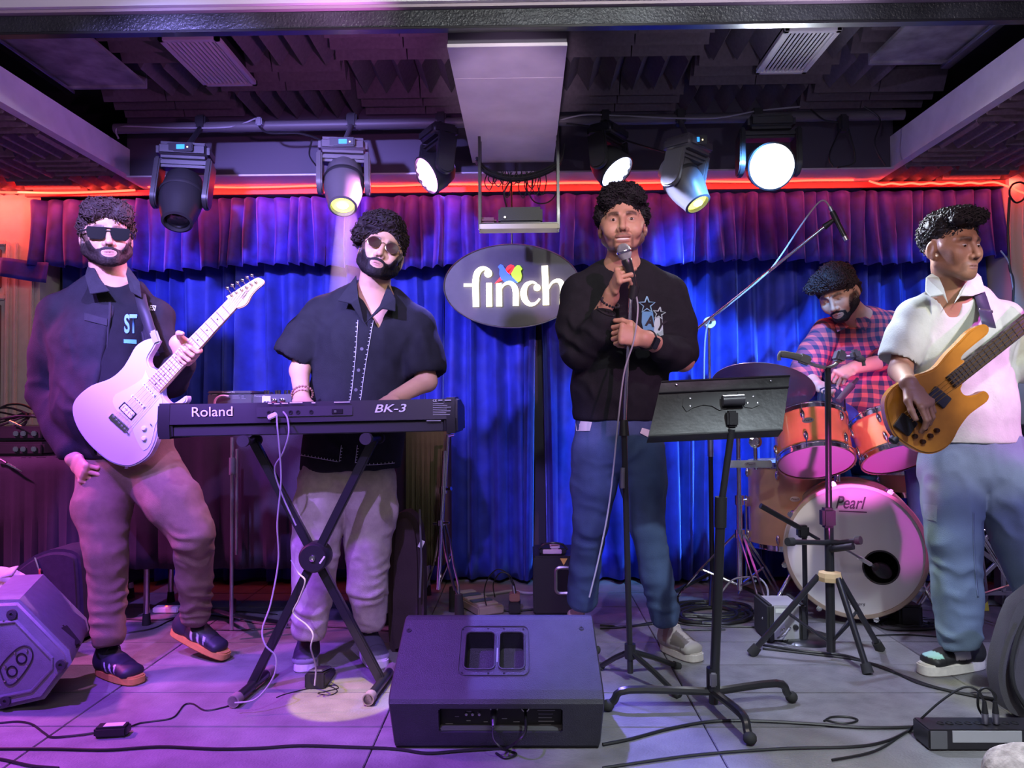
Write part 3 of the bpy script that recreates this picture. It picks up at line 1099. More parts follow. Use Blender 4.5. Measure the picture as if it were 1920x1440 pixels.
class Head:
    def __init__(s, c, rot, sc=1.0, wide=1.0, jaw=1.0):
        s.c, s.rot, s.sc, s.wide, s.jaw = V(c), rot, sc, wide, jaw

    def w(s, x, y, z):
        return s.c + s.rot @ (V((x * s.wide, y, z)) * s.sc)

    def loc(s, v):
        q = (np.asarray(v) - np.array(s.c)) @ np.array(s.rot)
        q = q / s.sc
        q[:, 0] /= s.wide
        return q

    def carve_into(s, f, smile=False, closed=False):
        k_, c_, W = s.sc, s.wide, s.w
        rt = s.rot

        def E(c, r, k=0.01, op='add', rr=None):
            f.ell(W(*c), (r[0] * c_ * k_, r[1] * k_, r[2] * k_), rt if rr is None else rt @ rr, k * k_, op)

        def C(a, b, ra, rb=None, k=0.01, op='add'):
            f.cap(W(*a), W(*b), ra * k_, (rb or ra) * k_, k * k_, op)
        E((0, -0.014, 0.032), (0.075, 0.093, 0.083), 0.02)
        E((0, 0.028, -0.02), (0.064, 0.060, 0.070), 0.03)
        j = s.jaw
        for sg_ in (1, -1):
            C((sg_ * 0.054 * j, 0.0, -0.052), (sg_ * 0.016 * j, 0.064, -0.094), 0.020, 0.017, 0.022)
            C((sg_ * 0.058, 0.030, 0.0), (sg_ * 0.050, 0.052, -0.018), 0.018, 0.018, 0.02)
            E((sg_ * 0.040, 0.060, -0.034), (0.022, 0.022, 0.026), 0.02)
            C((sg_ * 0.016, 0.082, 0.020), (sg_ * 0.046, 0.066, 0.019), 0.010, 0.009, 0.012)
            E((sg_ * 0.031, 0.092, 0.001), (0.020, 0.014, 0.012), 0.012, 'sub')
            E((sg_ * 0.031, 0.066, 0.000), (0.0165, 0.0165, 0.0135), 0.004)
            if closed:
                C((sg_ * 0.018, 0.081, -0.004), (sg_ * 0.045, 0.074, -0.003), 0.0016, 0.0016, 0.002, 'sub')
            # ear
            rr = Matrix.Rotation(R(14 * sg_), 3, 'Z') @ Matrix.Rotation(R(-8), 3, 'X')
            E((sg_ * 0.079, -0.012, -0.008), (0.008, 0.018, 0.031), 0.006, rr=rr)
            E((sg_ * 0.086, -0.008, -0.004), (0.005, 0.010, 0.017), 0.004, 'sub', rr=rr)
            E((sg_ * 0.078, -0.004, -0.034), (0.006, 0.009, 0.011), 0.005)
        # nose
        C((0, 0.084, 0.008), (0, 0.104, -0.034), 0.0075, 0.0105, 0.010)
        E((0, 0.104, -0.036), (0.0115, 0.0105, 0.0095), 0.006)
        for sg_ in (1, -1):
            E((sg_ * 0.0135, 0.092, -0.040), (0.0080, 0.0100, 0.0080), 0.005)
            E((sg_ * 0.0065, 0.101, -0.0475), (0.0038, 0.006, 0.0035), 0.002, 'sub')
        # mouth region
        E((0, 0.070, -0.070), (0.030, 0.022, 0.026), 0.02)
        E((0, 0.060, -0.098), (0.022, 0.022, 0.016), 0.018)
        if smile:
            E((0, 0.0885, -0.0655), (0.027, 0.0075, 0.0045), 0.004)
            E((0, 0.0875, -0.0815), (0.023, 0.0075, 0.0052), 0.004)
            E((0, 0.0955, -0.0735), (0.0240, 0.0120, 0.0055), 0.003, 'sub')
            for sg_ in (1, -1):
                E((sg_ * 0.020, 0.090, -0.0700), (0.0085, 0.0100, 0.0036), 0.003, 'sub')
                E((sg_ * 0.042, 0.066, -0.040), (0.020, 0.018, 0.018), 0.015)
            for sg_ in (1, -1):
                C((sg_ * 0.030, 0.082, -0.060), (sg_ * 0.024, 0.084, -0.050), 0.002, 0.002, 0.005, 'sub')
        else:
            E((0, 0.0870, -0.0668), (0.0215, 0.0070, 0.0045), 0.003)
            E((0, 0.0862, -0.0762), (0.0190, 0.0072, 0.0055), 0.003)
            C((-0.020, 0.0905, -0.0716), (0.020, 0.0905, -0.0716), 0.0018, 0.0018, 0.001, 'sub')


def paint_skin(q, base, beard=0.0, beardz=-0.035, tache=1.0, hairc=(0.012, 0.009, 0.008), lip=(0.30, 0.11, 0.10), brow=1.0, smile=False):
    """q head-local vertices; colour of the skin with lips, brows and stubble"""
    n = len(q)
    col = np.tile(np.array(base), (n, 1))
    col *= (1 + 0.10 * fbm(q * 45)[:, None])
    x, y, z = np.abs(q[:, 0]), q[:, 1], q[:, 2]
    front = y > 0.045

    def mix(m_, c):
        nonlocal col
        col = col * (1 - m_[:, None]) + np.array(c) * m_[:, None]
    hz = z < 0.13
    # lips
    if smile:
        ml = ellmask(q, (0, 0.09, -0.0655), (0.027, 0.02, 0.0048)) + ellmask(q, (0, 0.09, -0.0815), (0.023, 0.02, 0.006))
    else:
        ml = ellmask(q, (0, 0.09, -0.0662), (0.0200, 0.02, 0.0040)) + ellmask(q, (0, 0.09, -0.0768), (0.0185, 0.02, 0.0055))
    ml = np.clip(ml, 0, 1) * (y > 0.07)
    # brows
    zc = 0.0180 + 0.20 * np.clip(x - 0.012, 0, 0.024) - 0.35 * np.clip(x - 0.038, 0, 1)
    bm = np.clip(1.9 - np.abs(z - zc) / 0.0050, 0, 1) * np.clip((x - 0.010) / 0.004, 0, 1) * np.clip((0.054 - x) / 0.008, 0, 1) * (y > 0.05)
    bm = bm * (0.8 + 0.2 * vnoise(q * 700))
    mix(np.clip(bm * 0.95 * brow, 0, 1), hairc)
    # eye surroundings slightly darker
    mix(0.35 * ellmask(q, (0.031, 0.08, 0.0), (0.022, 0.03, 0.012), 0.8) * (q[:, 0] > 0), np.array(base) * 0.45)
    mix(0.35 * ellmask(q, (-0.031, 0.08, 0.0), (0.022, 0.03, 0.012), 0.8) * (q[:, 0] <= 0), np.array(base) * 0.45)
    # stubble
    bd = beard_mask(q, beardz, tache)
    mix(np.clip(bd * beard * (0.9 + 0.2 * vnoise(q * 500)), 0, 1), hairc)
    mix(ml * 0.75, lip)
    if not smile:
        mix(0.8 * np.clip(1.4 - np.abs(z + 0.0716) / 0.0011, 0, 1) * (x < 0.021) * (y > 0.07), np.array(lip) * 0.25)
    # nostrils
    for sg_ in (1, -1):
        mix(0.9 * ellmask(q, (sg_ * 0.0065, 0.099, -0.0480), (0.0042, 0.007, 0.0035)), (0.02, 0.008, 0.006))
    return np.clip(col, 0, 1)


def beard_mask(q, beardz=-0.035, tache=1.0):
    x, y, z = np.abs(q[:, 0]), q[:, 1], q[:, 2]
    edge = 0.004
    # upper limit: rises towards the ears
    top = beardz - 0.026 + np.clip((x - 0.038) / 0.032, 0, 1) ** 1.8 * (0.072)
    side = np.clip((top - z) / 0.008, 0, 1) * (y > -0.012) * np.clip((y + 0.012) / 0.01, 0, 1)
    # keep clear around the mouth
    mouth = ellmask(q, (0, 0.09, -0.071), (0.026, 0.04, 0.017), 0.3)
    side = side * (1 - mouth)
    tz = -0.0555 - 8.0 * x ** 2
    mu = np.clip(1.4 - np.abs(z - tz) / 0.0055, 0, 1) * np.clip((0.033 - x) / 0.006, 0, 1) * (y > 0.07) * tache
    gap = np.clip(1.4 - np.abs(x - 0.031) / 0.006, 0, 1) * (z < -0.058) * (z > -0.095) * (y > 0.05) * tache
    low = np.clip((z + 0.121 - 0.55 * np.clip(0.045 - y, 0, 1)) / 0.008, 0, 1)
    return np.clip(np.maximum(np.maximum(side, mu), gap), 0, 1) * low


def submesh(v, q, keep):
    """faces whose four vertices are kept"""
    fk = keep[q].all(axis=1)
    q2 = q[fk]
    used = np.unique(q2)
    mp = np.full(len(v), -1)
    mp[used] = np.arange(len(used))
    return used, mp[q2]


def eyes(h, parent, look=(0, 0), white=(0.5, 0.45, 0.43)):
    m = mat('eye_white', white, 0.15)
    mi = mat('dark_iris', (0.025, 0.012, 0.008), 0.08)
    for sg_ in (1, -1):
        c = h.w(sg_ * 0.031, 0.0715, 0.0)
        b = MB().ball(c, 0.0122 * h.sc, (1.0, 1.02, 0.47), h.rot, 20)
        e = b.build('eye', m, parent)
        d = h.rot @ V((look[0], 1, look[1])).normalized()
        b = MB().ball(c + d * 0.0080 * h.sc, 0.0062 * h.sc, (1, 0.8, 0.86), h.rot, 14)
        i_ = bpy.data.objects
        b.build('iris', mi, e)


def curls_mesh(v, nrm, n, length, rad, curl, flow, rgen, seg=10, turns=1.6):
    """wavy locks lying over the surface along the combed direction"""
    vs, fs = [], []
    ids = rgen.choice(len(v), n)
    for i in ids:
        p, nn = V(v[i]), V(nrm[i])
        fl_ = V(flow(v[i])) + V(rgen.uniform(-0.55, 0.55, 3))
        tg = (fl_ - nn * fl_.dot(nn))
        tg = tg.normalized() if tg.length > 1e-4 else nn.orthogonal()
        t2 = nn.cross(tg)
        L = length * rgen.uniform(0.6, 1.3)
        ph = rgen.uniform(0, 2 * PI)
        lift = rgen.uniform(0.0, 0.35)
        pts, rs = [], []
        for k in range(seg + 1):
            u = k / seg
            a = ph + 2 * PI * turns * u
            pts.append(p + tg * L * u + nn * (L * lift * u - 0.5 * L * u * u * (1.2 - lift)) + (nn * math.cos(a) + t2 * math.sin(a)) * curl * (0.5 + 0.5 * u))
            rs.append(rad * (1.15 - 0.85 * u))
        b = MB()
        b.tube(pts, rs, 4, False)
        o = len(vs)
        vs += b.v
        fs += [tuple(j + o for j in f) for f in b.f]
    return np.array(vs), np.array(fs)


def make_hair(h, parent, blobs, cuts, col, disp=0.007, freq=55, nlock=260, llen=0.03, lrad=0.0022, curl=0.006, flow=None, seed=1, hgrid=0.0035, sink=0.0):
    """blobs: head-local (centre, radii, k); cuts: head-local ellipsoids removed"""
    c = h.c
    f = Field([c[i] - 0.19 for i in range(3)], [c[i] + 0.19 for i in range(3)], hgrid)
    for b in blobs:
        f.ell(h.w(*b[0]), (b[1][0] * h.wide * h.sc, b[1][1] * h.sc, b[1][2] * h.sc), h.rot, b[2] if len(b) > 2 else 0.015)
    for b in cuts:
        f.ell(h.w(*b[0]), (b[1][0] * h.wide * h.sc, b[1][1] * h.sc, b[1][2] * h.sc), h.rot, 0.006, 'sub')
    v, q = f.mesh()
    n = vnormals(v, q)
    qq = h.loc(v)
    d = fbm(qq * freq + seed * 3.1, 3)
    rid = 1 - np.abs(vnoise(qq * freq * 0.8 + 9 + seed))
    v = v + n * (disp * (d * 0.6 + rid * 0.8 - 0.5))[:, None]
    n = vnormals(v, q)
    shade = np.clip(0.75 + 0.5 * d, 0.4, 1.5)
    cols = np.array(col)[None, :] * shade[:, None]
    o = nmesh('hair', v, q, M['hair'], parent, cols)
    nlock = int(nlock * 2.3)
    if nlock:
        rgen = np.random.default_rng(seed)
        up = qq[:, 2] > 0.02
        ok = (qq[:, 2] > 0.0) & (n @ np.array(h.rot @ V((0, 0, 1))) > -0.6)
        fl_ = flow or (lambda p: (0, 0, -0.25))
        lv, lf = curls_mesh(v[ok], n[ok], nlock, llen, lrad, curl, fl_, rgen)
        cc = np.array(col)[None, :] * rgen.uniform(0.7, 1.6, (len(lv), 1))
        nmesh('lock', lv, lf, M['hair'], o, cc)['kind'] = 'stuff'
    return o


def make_beard(h, parent, v, q, thick, z, col, tache=1.0, freq=420, seed=2):
    qq = h.loc(v)
    m_ = beard_mask(qq, z, tache)
    keep = m_ > 0.03
    used, q2 = submesh(v, q, keep)
    n = vnormals(v, q)
    vv = v[used]
    tk = thick * np.clip(0.30 - (qq[used][:, 2] + 0.02) / 0.05, 0.30, 1)
    off = -0.0022 + tk * np.clip(m_[used] * 1.2, 0, 1) * (0.9 + 0.28 * fbm(qq[used] * np.array([freq, freq, freq * 0.35]), 2))
    vv = vv + n[used] * off[:, None]
    cols = np.array(col)[None, :] * (1 + 0.5 * fbm(qq[used] * 200, 2))[:, None]
    return nmesh('beard', vv, q2, M['hair'], parent, np.clip(cols, 0.002, 1))


M['hair'] = mat('dark_hair', (0.02, 0.015, 0.013), 0.65, attr=True, spec=0.22)


def skinmat(name):
    m = mat(name, (0.4, 0.2, 0.13), 0.5, attr=True, bump=0.08, bscale=220, spec=0.45)
    b = m.node_tree.nodes['Principled BSDF']
    b.inputs['Subsurface Weight'].default_value = 0.05
    b.inputs['Subsurface Radius'].default_value = (0.02, 0.008, 0.004)
    return m


M['skin'] = skinmat('skin')


def cloth_disp(v, q, amp=0.004, freq=9, stretch=(1, 1, 0.6), folds=(), seed=0, it=1):
    v = relax(v, q, it)
    n = vnormals(v, q)
    s_ = np.array(stretch)
    w1 = vnoise(v * freq * s_ + seed)
    rid = 1 - 2 * np.abs(vnoise(v * freq * 1.7 * s_ + seed + 5 + 0.6 * w1[:, None]))
    d = amp * (0.6 * w1 + 0.6 * rid)
    for c, rad, a, dr, wl in folds:
        dd = v - np.array(c)
        r2 = (dd ** 2).sum(1) / rad ** 2
        ph = dd @ np.array(V(dr).normalized())
        wob = vnoise(v * 9 + seed) + 0.5 * vnoise(v * 19 + seed)
        msk = np.clip(0.45 + 0.9 * vnoise(v * 13 + seed * 2.7 + 31), 0, 1)
        sn = np.sin(2 * PI * ph / (wl * 1.25) + 4.0 * wob)
        d = d + a * 1.1 * np.exp(-r2) * msk * (sn + 0.35 * np.abs(sn))
    return v + n * d[:, None]


def shoe(parent, heel, toe, up=(0, 0, 1), upc=(0.02, 0.02, 0.025), solec=(0.8, 0.8, 0.8), lacec=(0.02, 0.02, 0.02), solet=0.028, wd=0.048,
         label=None, accents=None, midc=None):
    """heel and toe: points on the sole's underside"""
    heel, toe = V(heel), V(toe)
    a = (toe - heel)
    L = a.length
    a = a / L
    u = V(up)
    u = (u - a * u.dot(a)).normalized()
    t = a.cross(u)
    rot = Matrix((a, t, u)).transposed()
    lo = [min(heel[i], toe[i]) - 0.14 for i in range(3)]
    hi = [max(heel[i], toe[i]) + 0.16 for i in range(3)]
    W = lambda x, y, z: heel + a * x * L + t * y + u * z
    f = Field(lo, hi, 0.0045)
    z0 = solet * 0.8
    f.ecap(W(0.14, 0, z0 + 0.03), W(0.42, 0, z0 + 0.026), (wd * 0.72, 0.040), (wd * 0.78, 0.034), t, 0.02)
    f.ecap(W(0.42, 0, z0 + 0.026), W(0.82, 0.002, z0 + 0.014), (wd * 0.78, 0.034), (wd * 0.88, 0.026), t, 0.02)
    f.cap(W(0.16, 0, z0 + 0.03), W(0.20, 0, 0.105), 0.037, 0.036, 0.02)
    f.ecap(W(0.25, 0, 0.085), W(0.62, 0, z0 + 0.032), (0.024, 0.020), (0.026, 0.016), t, 0.02)
    f.plane(W(0, 0, z0), -u)
    f.plane(W(0.18, 0, 0.112), u + a * 0.25)
    v, q = f.mesh()
    n = vnormals(v, q)
    lq = (v - np.array(heel)) @ np.array(rot)
    lx, ly, lz = lq[:, 0] / L, lq[:, 1], lq[:, 2]
    cols = np.tile(np.array(upc), (len(v), 1)) * (1 + 0.1 * fbm(v * 60)[:, None])
    seam = (np.abs(lx - 0.72 - 2 * ly ** 2 * 40 * 0.05) < 0.008) | (np.abs(lx - 0.30) < 0.006)
    cols[seam] *= 0.4
    if accents:
        for (fn, c) in accents:
            m_ = fn(lx, ly, lz)
            cols[m_] = c
    sh_ = nmesh('shoe', v, q, M['shoeup'], parent, cols)
    if label:
        sh_['label'] = label
    # sole outline
    pts = []
    for k in range(40):
        an = 2 * PI * k / 40
        x = 0.5 + 0.5 * math.cos(an)
        wv = wd * (0.74 + 0.30 * (x - 0.3)) if x > 0.3 else wd * 0.74
        y_ = math.copysign(abs(math.sin(an)) ** 0.55, math.sin(an)) * wv
        pts.append((x * L, y_))
    mt = Matrix((a, t, u)).transposed().to_4x4()
    mt.translation = heel
    if (a.cross(t)).dot(u) < 0:
        pts = pts[::-1]
    MB().prism(pts, solet, mt, 0.005).build('sole', mat('shoe_sole', solec, 0.6, noise=0.1, nscale=50), sh_, fix=True)
    if midc:
        pts2 = [(x * 0.995 + L * 0.002, y * 1.02) for x, y in pts]
        MB().prism(pts2, 0.006, mt @ Matrix.Translation((0, 0, solet * 0.35))).build('sole_stripe', mat('sole_stripe', midc, 0.6), sh_, fix=True)
    b = MB()
    for k in range(5):
        x = 0.34 + 0.065 * k
        hz = 0.092 - (x - 0.30) * 0.135
        w_ = 0.020
        z_ = hz + solet * 0.2
        b.tube(smoothpath([W(x, -w_, z_ - 0.008), W(x + 0.01, 0, z_ + 0.006), W(x + 0.02, w_, z_ - 0.008)], 3), 0.0026, 5)
    b.tube(smoothpath([W(0.33, 0, 0.103), W(0.36, 0.02, 0.108), W(0.34, 0.03, 0.085), W(0.38, 0.035, 0.07)], 3), 0.0022, 5)
    b.tube(smoothpath([W(0.33, 0, 0.103), W(0.36, -0.02, 0.108), W(0.34, -0.03, 0.085), W(0.38, -0.035, 0.07)], 3), 0.0022, 5)
    b.build('laces', mat('shoe_laces', lacec, 0.7), sh_)
    return sh_


M['shoeup'] = mat('shoe_upper', (0.1, 0.1, 0.1), 0.55, attr=True)


def limb(f, pts, rs, k=0.015):
    for i in range(len(pts) - 1):
        f.cap(pts[i], pts[i + 1], rs[i], rs[i + 1], k)


def bounds(pts, pad):
    a = np.array([list(p) for p in pts])
    return list(a.min(0) - pad), list(a.max(0) + pad)


def ribbon(name, bvh, pix, width_px, m, parent, lift=0.004, thick=0.002, n=8):
    """strip of cloth laid on a surface along a pixel path"""
    pts = []
    P2 = smoothpath([V((x, y, 0)) for x, y in pix], n)
    L, Rr = [], []
    for i, p in enumerate(P2):
        a, b_ = P2[max(i - 1, 0)], P2[min(i + 1, len(P2) - 1)]
        t_ = (b_ - a).normalized()
        nr = V((-t_.y, t_.x, 0)) * width_px / 2
        l_, r_ = hit(bvh, *(p + nr).xy, lift), hit(bvh, *(p - nr).xy, lift)
        if l_ is None or r_ is None:
            continue
        L.append(l_)
        Rr.append(r_)
    k = len(L)
    if k < 2:
        return None
    b = MB()
    b.add(L + Rr, [(i, i + 1, k + i + 1, k + i) for i in range(k - 1)])
    o = b.build(name, m, parent)
    s_ = o.modifiers.new('t', 'SOLIDIFY')
    s_.thickness = thick
    s_.offset = 0
    return o


def decal(name, bvh, poly, m, parent, lift=0.003, hole=None, step=4):
    """flat printed shape laid on a surface, poly in pixels"""
    b = bmesh.new()
    vs = [b.verts.new((x, y, 0)) for x, y in poly]
    f_ = b.faces.new(vs)
    bmesh.ops.triangulate(b, faces=[f_])
    bmesh.ops.subdivide_edges(b, edges=b.edges[:], cuts=2, use_grid_fill=True)
    out, bad = {}, False
    for v in b.verts:
        h_ = hit(bvh, v.co.x, v.co.y, lift)
        if h_ is None:
            bad = True
            break
        out[v] = h_
    if bad:
        b.free()
        return None
    for v, c in out.items():
        v.co = c
    mb = MB().bm(b)
    return mb.build(name, m, parent)
# ------------------------------------------------------------------ people
PEOPLE = {}


def person(label, base):
    return thing('person', base, label, 'person')


def body_mesh(t, h, build, fine, lo, hi, skin, beardp, smile=False, closed=False, hc=0.0065, hf=0.0028):
    f = Field(lo, hi, hc, [([h.c[i] - 0.14 for i in range(3)], [h.c[i] + 0.14 for i in range(3)])] + fine, hf)
    build(f)
    h.carve_into(f, smile, closed)
    v, q = f.mesh()
    v = relax(v, q, 1, 0.3)
    ql = h.loc(v)
    near = (np.abs(ql[:, 0]) < 0.10) & (np.abs(ql[:, 1]) < 0.13) & (np.abs(ql[:, 2]) < 0.14)
    cols = np.tile(np.array(skin), (len(v), 1)) * (1 + 0.07 * fbm(v * 25)[:, None])
    cols[near] = paint_skin(ql[near], skin, **beardp, smile=smile)
    o = nmesh('body', v, q, M['skin'], t, np.clip(cols, 0, 1))
    return v, q


def fb(p, r=0.085):
    return ([p[i] - r for i in range(3)], [p[i] + r for i in range(3)])


def cloth(name, m, t, lo, hi, build, amp=0.004, freq=9, folds=(), seed=0, h=0.007, stretch=(1, 1, 0.6), it=1, cols=None):
    lo[1] -= 0.09
    hi[1] += 0.05
    f = Field(lo, hi, h)
    build(f)
    v, q = f.mesh()
    v = cloth_disp(v, q, amp, freq, stretch, folds, seed, it)
    o = nmesh(name, v, q, m, t)
    return v, q, bvh_of(v, q), o


def fabric(name, col, rough=0.85, noise=0.12, nscale=40, bump=0.25, bscale=400, sheen=0.0):
    return mat(name, col, rough, spec=(0.15 if max(col) < 0.05 else 0.4), noise=noise, nscale=nscale, bump=bump, bscale=bscale, sheen=sheen)


# ================================================================= guitarist
gt = person('person in dark jacket and sunglasses holding the violet-lit electric guitar', (P(240, 1000, 2.8).x, 2.8, 0))
D = 2.8
g_head = Head(P(200, 445, 2.80), head_rot(32, 0, 2), 1.0, 1.02, 1.15)
nk = P(206, 535, 2.86)
shA, shB = P(112, 578, 2.86), P(288, 585, 2.86)
elA, wrA = P(98, 735, 2.90), P(138, 858, 2.76)
elB, wrB = P(318, 712, 2.80), P(342, 668, 2.73)
chest, belly, hip = P(200, 640, 2.86), P(210, 760, 2.84), P(240, 855, 2.86)
NB = P(262, 770, 2.70)


def g_body(f):
    f.cap(g_head.w(0, -0.02, -0.06), nk, 0.062, 0.068, 0.02)
    f.ecap(nk, chest, (0.085, 0.055), (0.15, 0.09), (1, 0, 0), 0.03)
    f.cap(shA, shB, 0.042, 0.042, 0.03)
    limb(f, [shA, elA, wrA], [0.05, 0.042, 0.030])
    limb(f, [shB, elB, wrB], [0.05, 0.042, 0.028])
    hand(f, wrA, (V(P(172, 908, 2.70)) - wrA), (-0.5, -0.75, 0.0), 1, ((45, 60, 40), (50, 62, 40), (52, 64, 40), (55, 60, 40)), TH_ACROSS, 1.08)
    # fretting hand: fingers curl over the front of the neck, thumb above
    hand(f, P(333, 643, 2.700), (0.75, -0.10, -0.62), (0, 1, 0), 1, ((68, 82, 40), (70, 84, 40), (72, 84, 40), (74, 84, 40)), ((-0.05, 0.25, -0.95), (0.15, 0.35, -0.9), (0.6, 0.35, -0.5)), 1.0, 0.02)
    f.cap(wrB, P(336, 646, 2.705), 0.028, 0.024, 0.012)


lo, hi = bounds([shA, shB, elA, wrA, P(172, 925, 2.66), g_head.c + V((0, 0, 0.15)), P(400, 650, 2.6)], 0.12)
sk = (0.56, 0.31, 0.20)
gv, gq = body_mesh(gt, g_head, g_body, [fb(P(360, 662, 2.68), 0.09), fb(P(160, 885, 2.72), 0.10)], lo, hi, sk,
                   dict(beard=0.9, beardz=-0.030))
make_beard(g_head, gt, gv, gq, 0.0050, -0.030, (0.022, 0.014, 0.012))
make_hair(g_head, gt, [((0, -0.022, 0.048), (0.082, 0.100, 0.086)), ((0.0, 0.05, 0.098), (0.066, 0.046, 0.034)), ((-0.04, 0.055, 0.085), (0.042, 0.04, 0.036)), ((0.045, 0.055, 0.085), (0.04, 0.04, 0.034)),
                        ((-0.07, 0.0, 0.03), (0.022, 0.035, 0.05)), ((0.07, -0.01, 0.03), (0.022, 0.04, 0.05)), ((0, -0.07, -0.04), (0.06, 0.04, 0.07)), ((-0.045, 0.082, 0.062), (0.03, 0.018, 0.02)), ((0.05, 0.078, 0.064), (0.028, 0.018, 0.02))],
          [((0, 0.085, 0.0), (0.075, 0.05, 0.056)), ((-0.085, 0.005, -0.02), (0.03, 0.035, 0.03)), ((0.085, 0.005, -0.02), (0.03, 0.035, 0.03)), ((0, 0.06, -0.07), (0.11, 0.07, 0.08))],
          (0.035, 0.020, 0.018), 0.006, 42, 330, 0.030, 0.0030, 0.0035, flow=lambda p: (0.5, -0.3, -0.5), seed=3)
# sunglasses
M['lens'] = mat('black_lens', (0.008, 0.008, 0.010), 0.25, spec=0.08)
sgl = MB()
h_ = g_head
fr = Matrix((h_.rot @ V((1, 0, 0)), h_.rot @ V((0, 0, 1)), h_.rot @ V((0, 1, 0)))).transposed().to_4x4()
for sg_ in (1, -1):
    o_ = h_.w(sg_ * 0.037, 0.095, -0.004)
    fr2 = fr.copy()
    fr2.translation = o_
    out = [(-0.030, 0.019), (0.029, 0.019), (0.033, 0.009), (0.029, -0.016), (0.018, -0.024), (-0.018, -0.024), (-0.028, -0.014), (-0.032, 0.009)]
    sgl.prism(out, 0.004, fr2, 0.0015)
sgo = sgl.build('sunglasses', M['lens'], gt, fix=True)
sgo['label'] = 'black square sunglasses'
b = MB()
b.tube([h_.w(-0.064, 0.098, 0.015), h_.w(0.064, 0.098, 0.015)], 0.0022, 6)
b.tube([h_.w(-0.01, 0.099, 0.004), h_.w(0.01, 0.099, 0.004)], 0.0022, 6)
for sg_ in (1, -1):
    b.tube([h_.w(sg_ * 0.064, 0.096, 0.006), h_.w(sg_ * 0.084, 0.06, 0.004), h_.w(sg_ * 0.086, -0.01, 0.002)], 0.003, 6)
b.build('glasses_frame', M['blackm'], sgo)


def g_tee(f):
    f.ecap(P(215, 550, 2.86), chest, (0.11, 0.085), (0.165, 0.128), (1, 0, 0), 0.03)
    f.ecap(chest, belly, (0.165, 0.128), (0.165, 0.150), (1, 0, 0), 0.03)
    f.cap(P(150, 585, 2.86), P(280, 592, 2.86), 0.062, 0.062, 0.04)
    f.ell(P(212, 512, 2.78), (0.066, 0.085, 0.05), None, 0.01, 'sub')


teem = fabric('black_tee', (0.010, 0.010, 0.012))
lo, hi = bounds([shA, shB, hip, P(200, 540, 2.7)], 0.2)
tv, tq, tb, to = cloth('tee_shirt', teem, gt, lo, hi, g_tee, 0.003, 9, seed=4)


def g_jacket(f):
    f.ecap(P(205, 552, 2.88), chest, (0.13, 0.088), (0.195, 0.135), (1, 0, 0), 0.04)
    f.ecap(chest, belly, (0.195, 0.135), (0.205, 0.155), (1, 0, 0), 0.04)
    f.ecap(belly, P(232, 820, 2.86), (0.195, 0.155), (0.165, 0.15), (1, 0, 0), 0.03)
    f.cap(P(120, 588, 2.87), P(205, 560, 2.89), 0.075, 0.07, 0.05)
    f.cap(P(290, 595, 2.87), P(205, 560, 2.89), 0.070, 0.07, 0.05)
    limb(f, [P(115, 592, 2.86), P(104, 660, 2.88), elA, P(120, 800, 2.84), P(134, 842, 2.78)], [0.080, 0.085, 0.080, 0.066, 0.056], 0.02)
    limb(f, [P(285, 600, 2.86), P(295, 650, 2.84), elB, P(340, 682, 2.745)], [0.075, 0.072, 0.060, 0.048], 0.02)
    f.plane((0, 0, P(200, 862, 2.8).z), (0, 0, -1))
    # neck opening and open front
    f.ell(P(212, 515, 2.80), (0.080, 0.12, 0.075), None, 0.01, 'sub')
    fx = 2.73
    f.carve([(P(209, 520, fx), (-1, 0, 0.08)), (P(258, 640, fx), (1, 0, 0.15)), ((0, 2.83, 0), (0, 1, 0)), ((0, 0, P(200, 850, 2.8).z), (0, 0, -1))])


jm = fabric('dark_jacket', (0.016, 0.015, 0.020), 0.8, 0.15, 30)
lo, hi = bounds([shA, shB, elA, wrA, wrB, P(210, 850, 2.8), P(205, 530, 2.88)], 0.16)
folds = [(elA, 0.10, 0.007, (0, 0.2, 1), 0.045), (P(130, 640, 2.78), 0.12, 0.005, (1, 0, 0.6), 0.06), (P(180, 760, 2.72), 0.16, 0.006, (0.6, 0, 1), 0.07),
         (P(270, 620, 2.78), 0.09, 0.005, (1, 0, -0.5), 0.05), (P(330, 690, 2.75), 0.07, 0.005, (1, 0, 0), 0.035)]
jv, jq, jb, jo = cloth('jacket', jm, gt, lo, hi, g_jacket, 0.007, 8, folds, 6)
jo['label'] = 'dark overshirt jacket worn open'
# collar, pocket, placket
jm2 = fabric('dark_collar', (0.024, 0.023, 0.028), 0.8)
cb_ = MB()


def flap(name, pts, m, parent, thick=0.006):
    """a folded cloth flap from world points (a fan around the first)"""
    b = MB()
    b.add(pts, [tuple(range(len(pts)))])
    o = b.build(name, m, parent, smooth=False)
    s_ = o.modifiers.new('t', 'SOLIDIFY')
    s_.thickness = thick
    bv = o.modifiers.new('b', 'BEVEL')
    bv.width = 0.002
    return o


flap('collar', [P(163, 500, 2.80), P(160, 518, 2.74), P(168, 551, 2.715), P(205, 545, 2.71), P(185, 520, 2.73), P(176, 500, 2.78)], jm2, gt)
flap('collar', [P(240, 500, 2.80), P(262, 530, 2.74), P(266, 560, 2.73), P(245, 548, 2.72), P(236, 515, 2.75)], jm2, gt)
for pix, wd_ in (([(207, 552), (205, 600), (202, 660), (198, 720), (190, 780)], 5), ([(254, 560), (262, 600), (268, 640), (272, 680)], 4)):
    ribbon('front_edge', jb, pix, wd_, jm2, gt, 0.003, 0.004)
for poly in ([(158, 586), (222, 604), (222, 616), (158, 600)], [(256, 574), (262, 572), (290, 586), (288, 596)]):
    decal('pocket_flap', jb, poly, jm2, gt, 0.006)
whm = mat('white_letters', (0.7, 0.72, 0.72), 0.6)


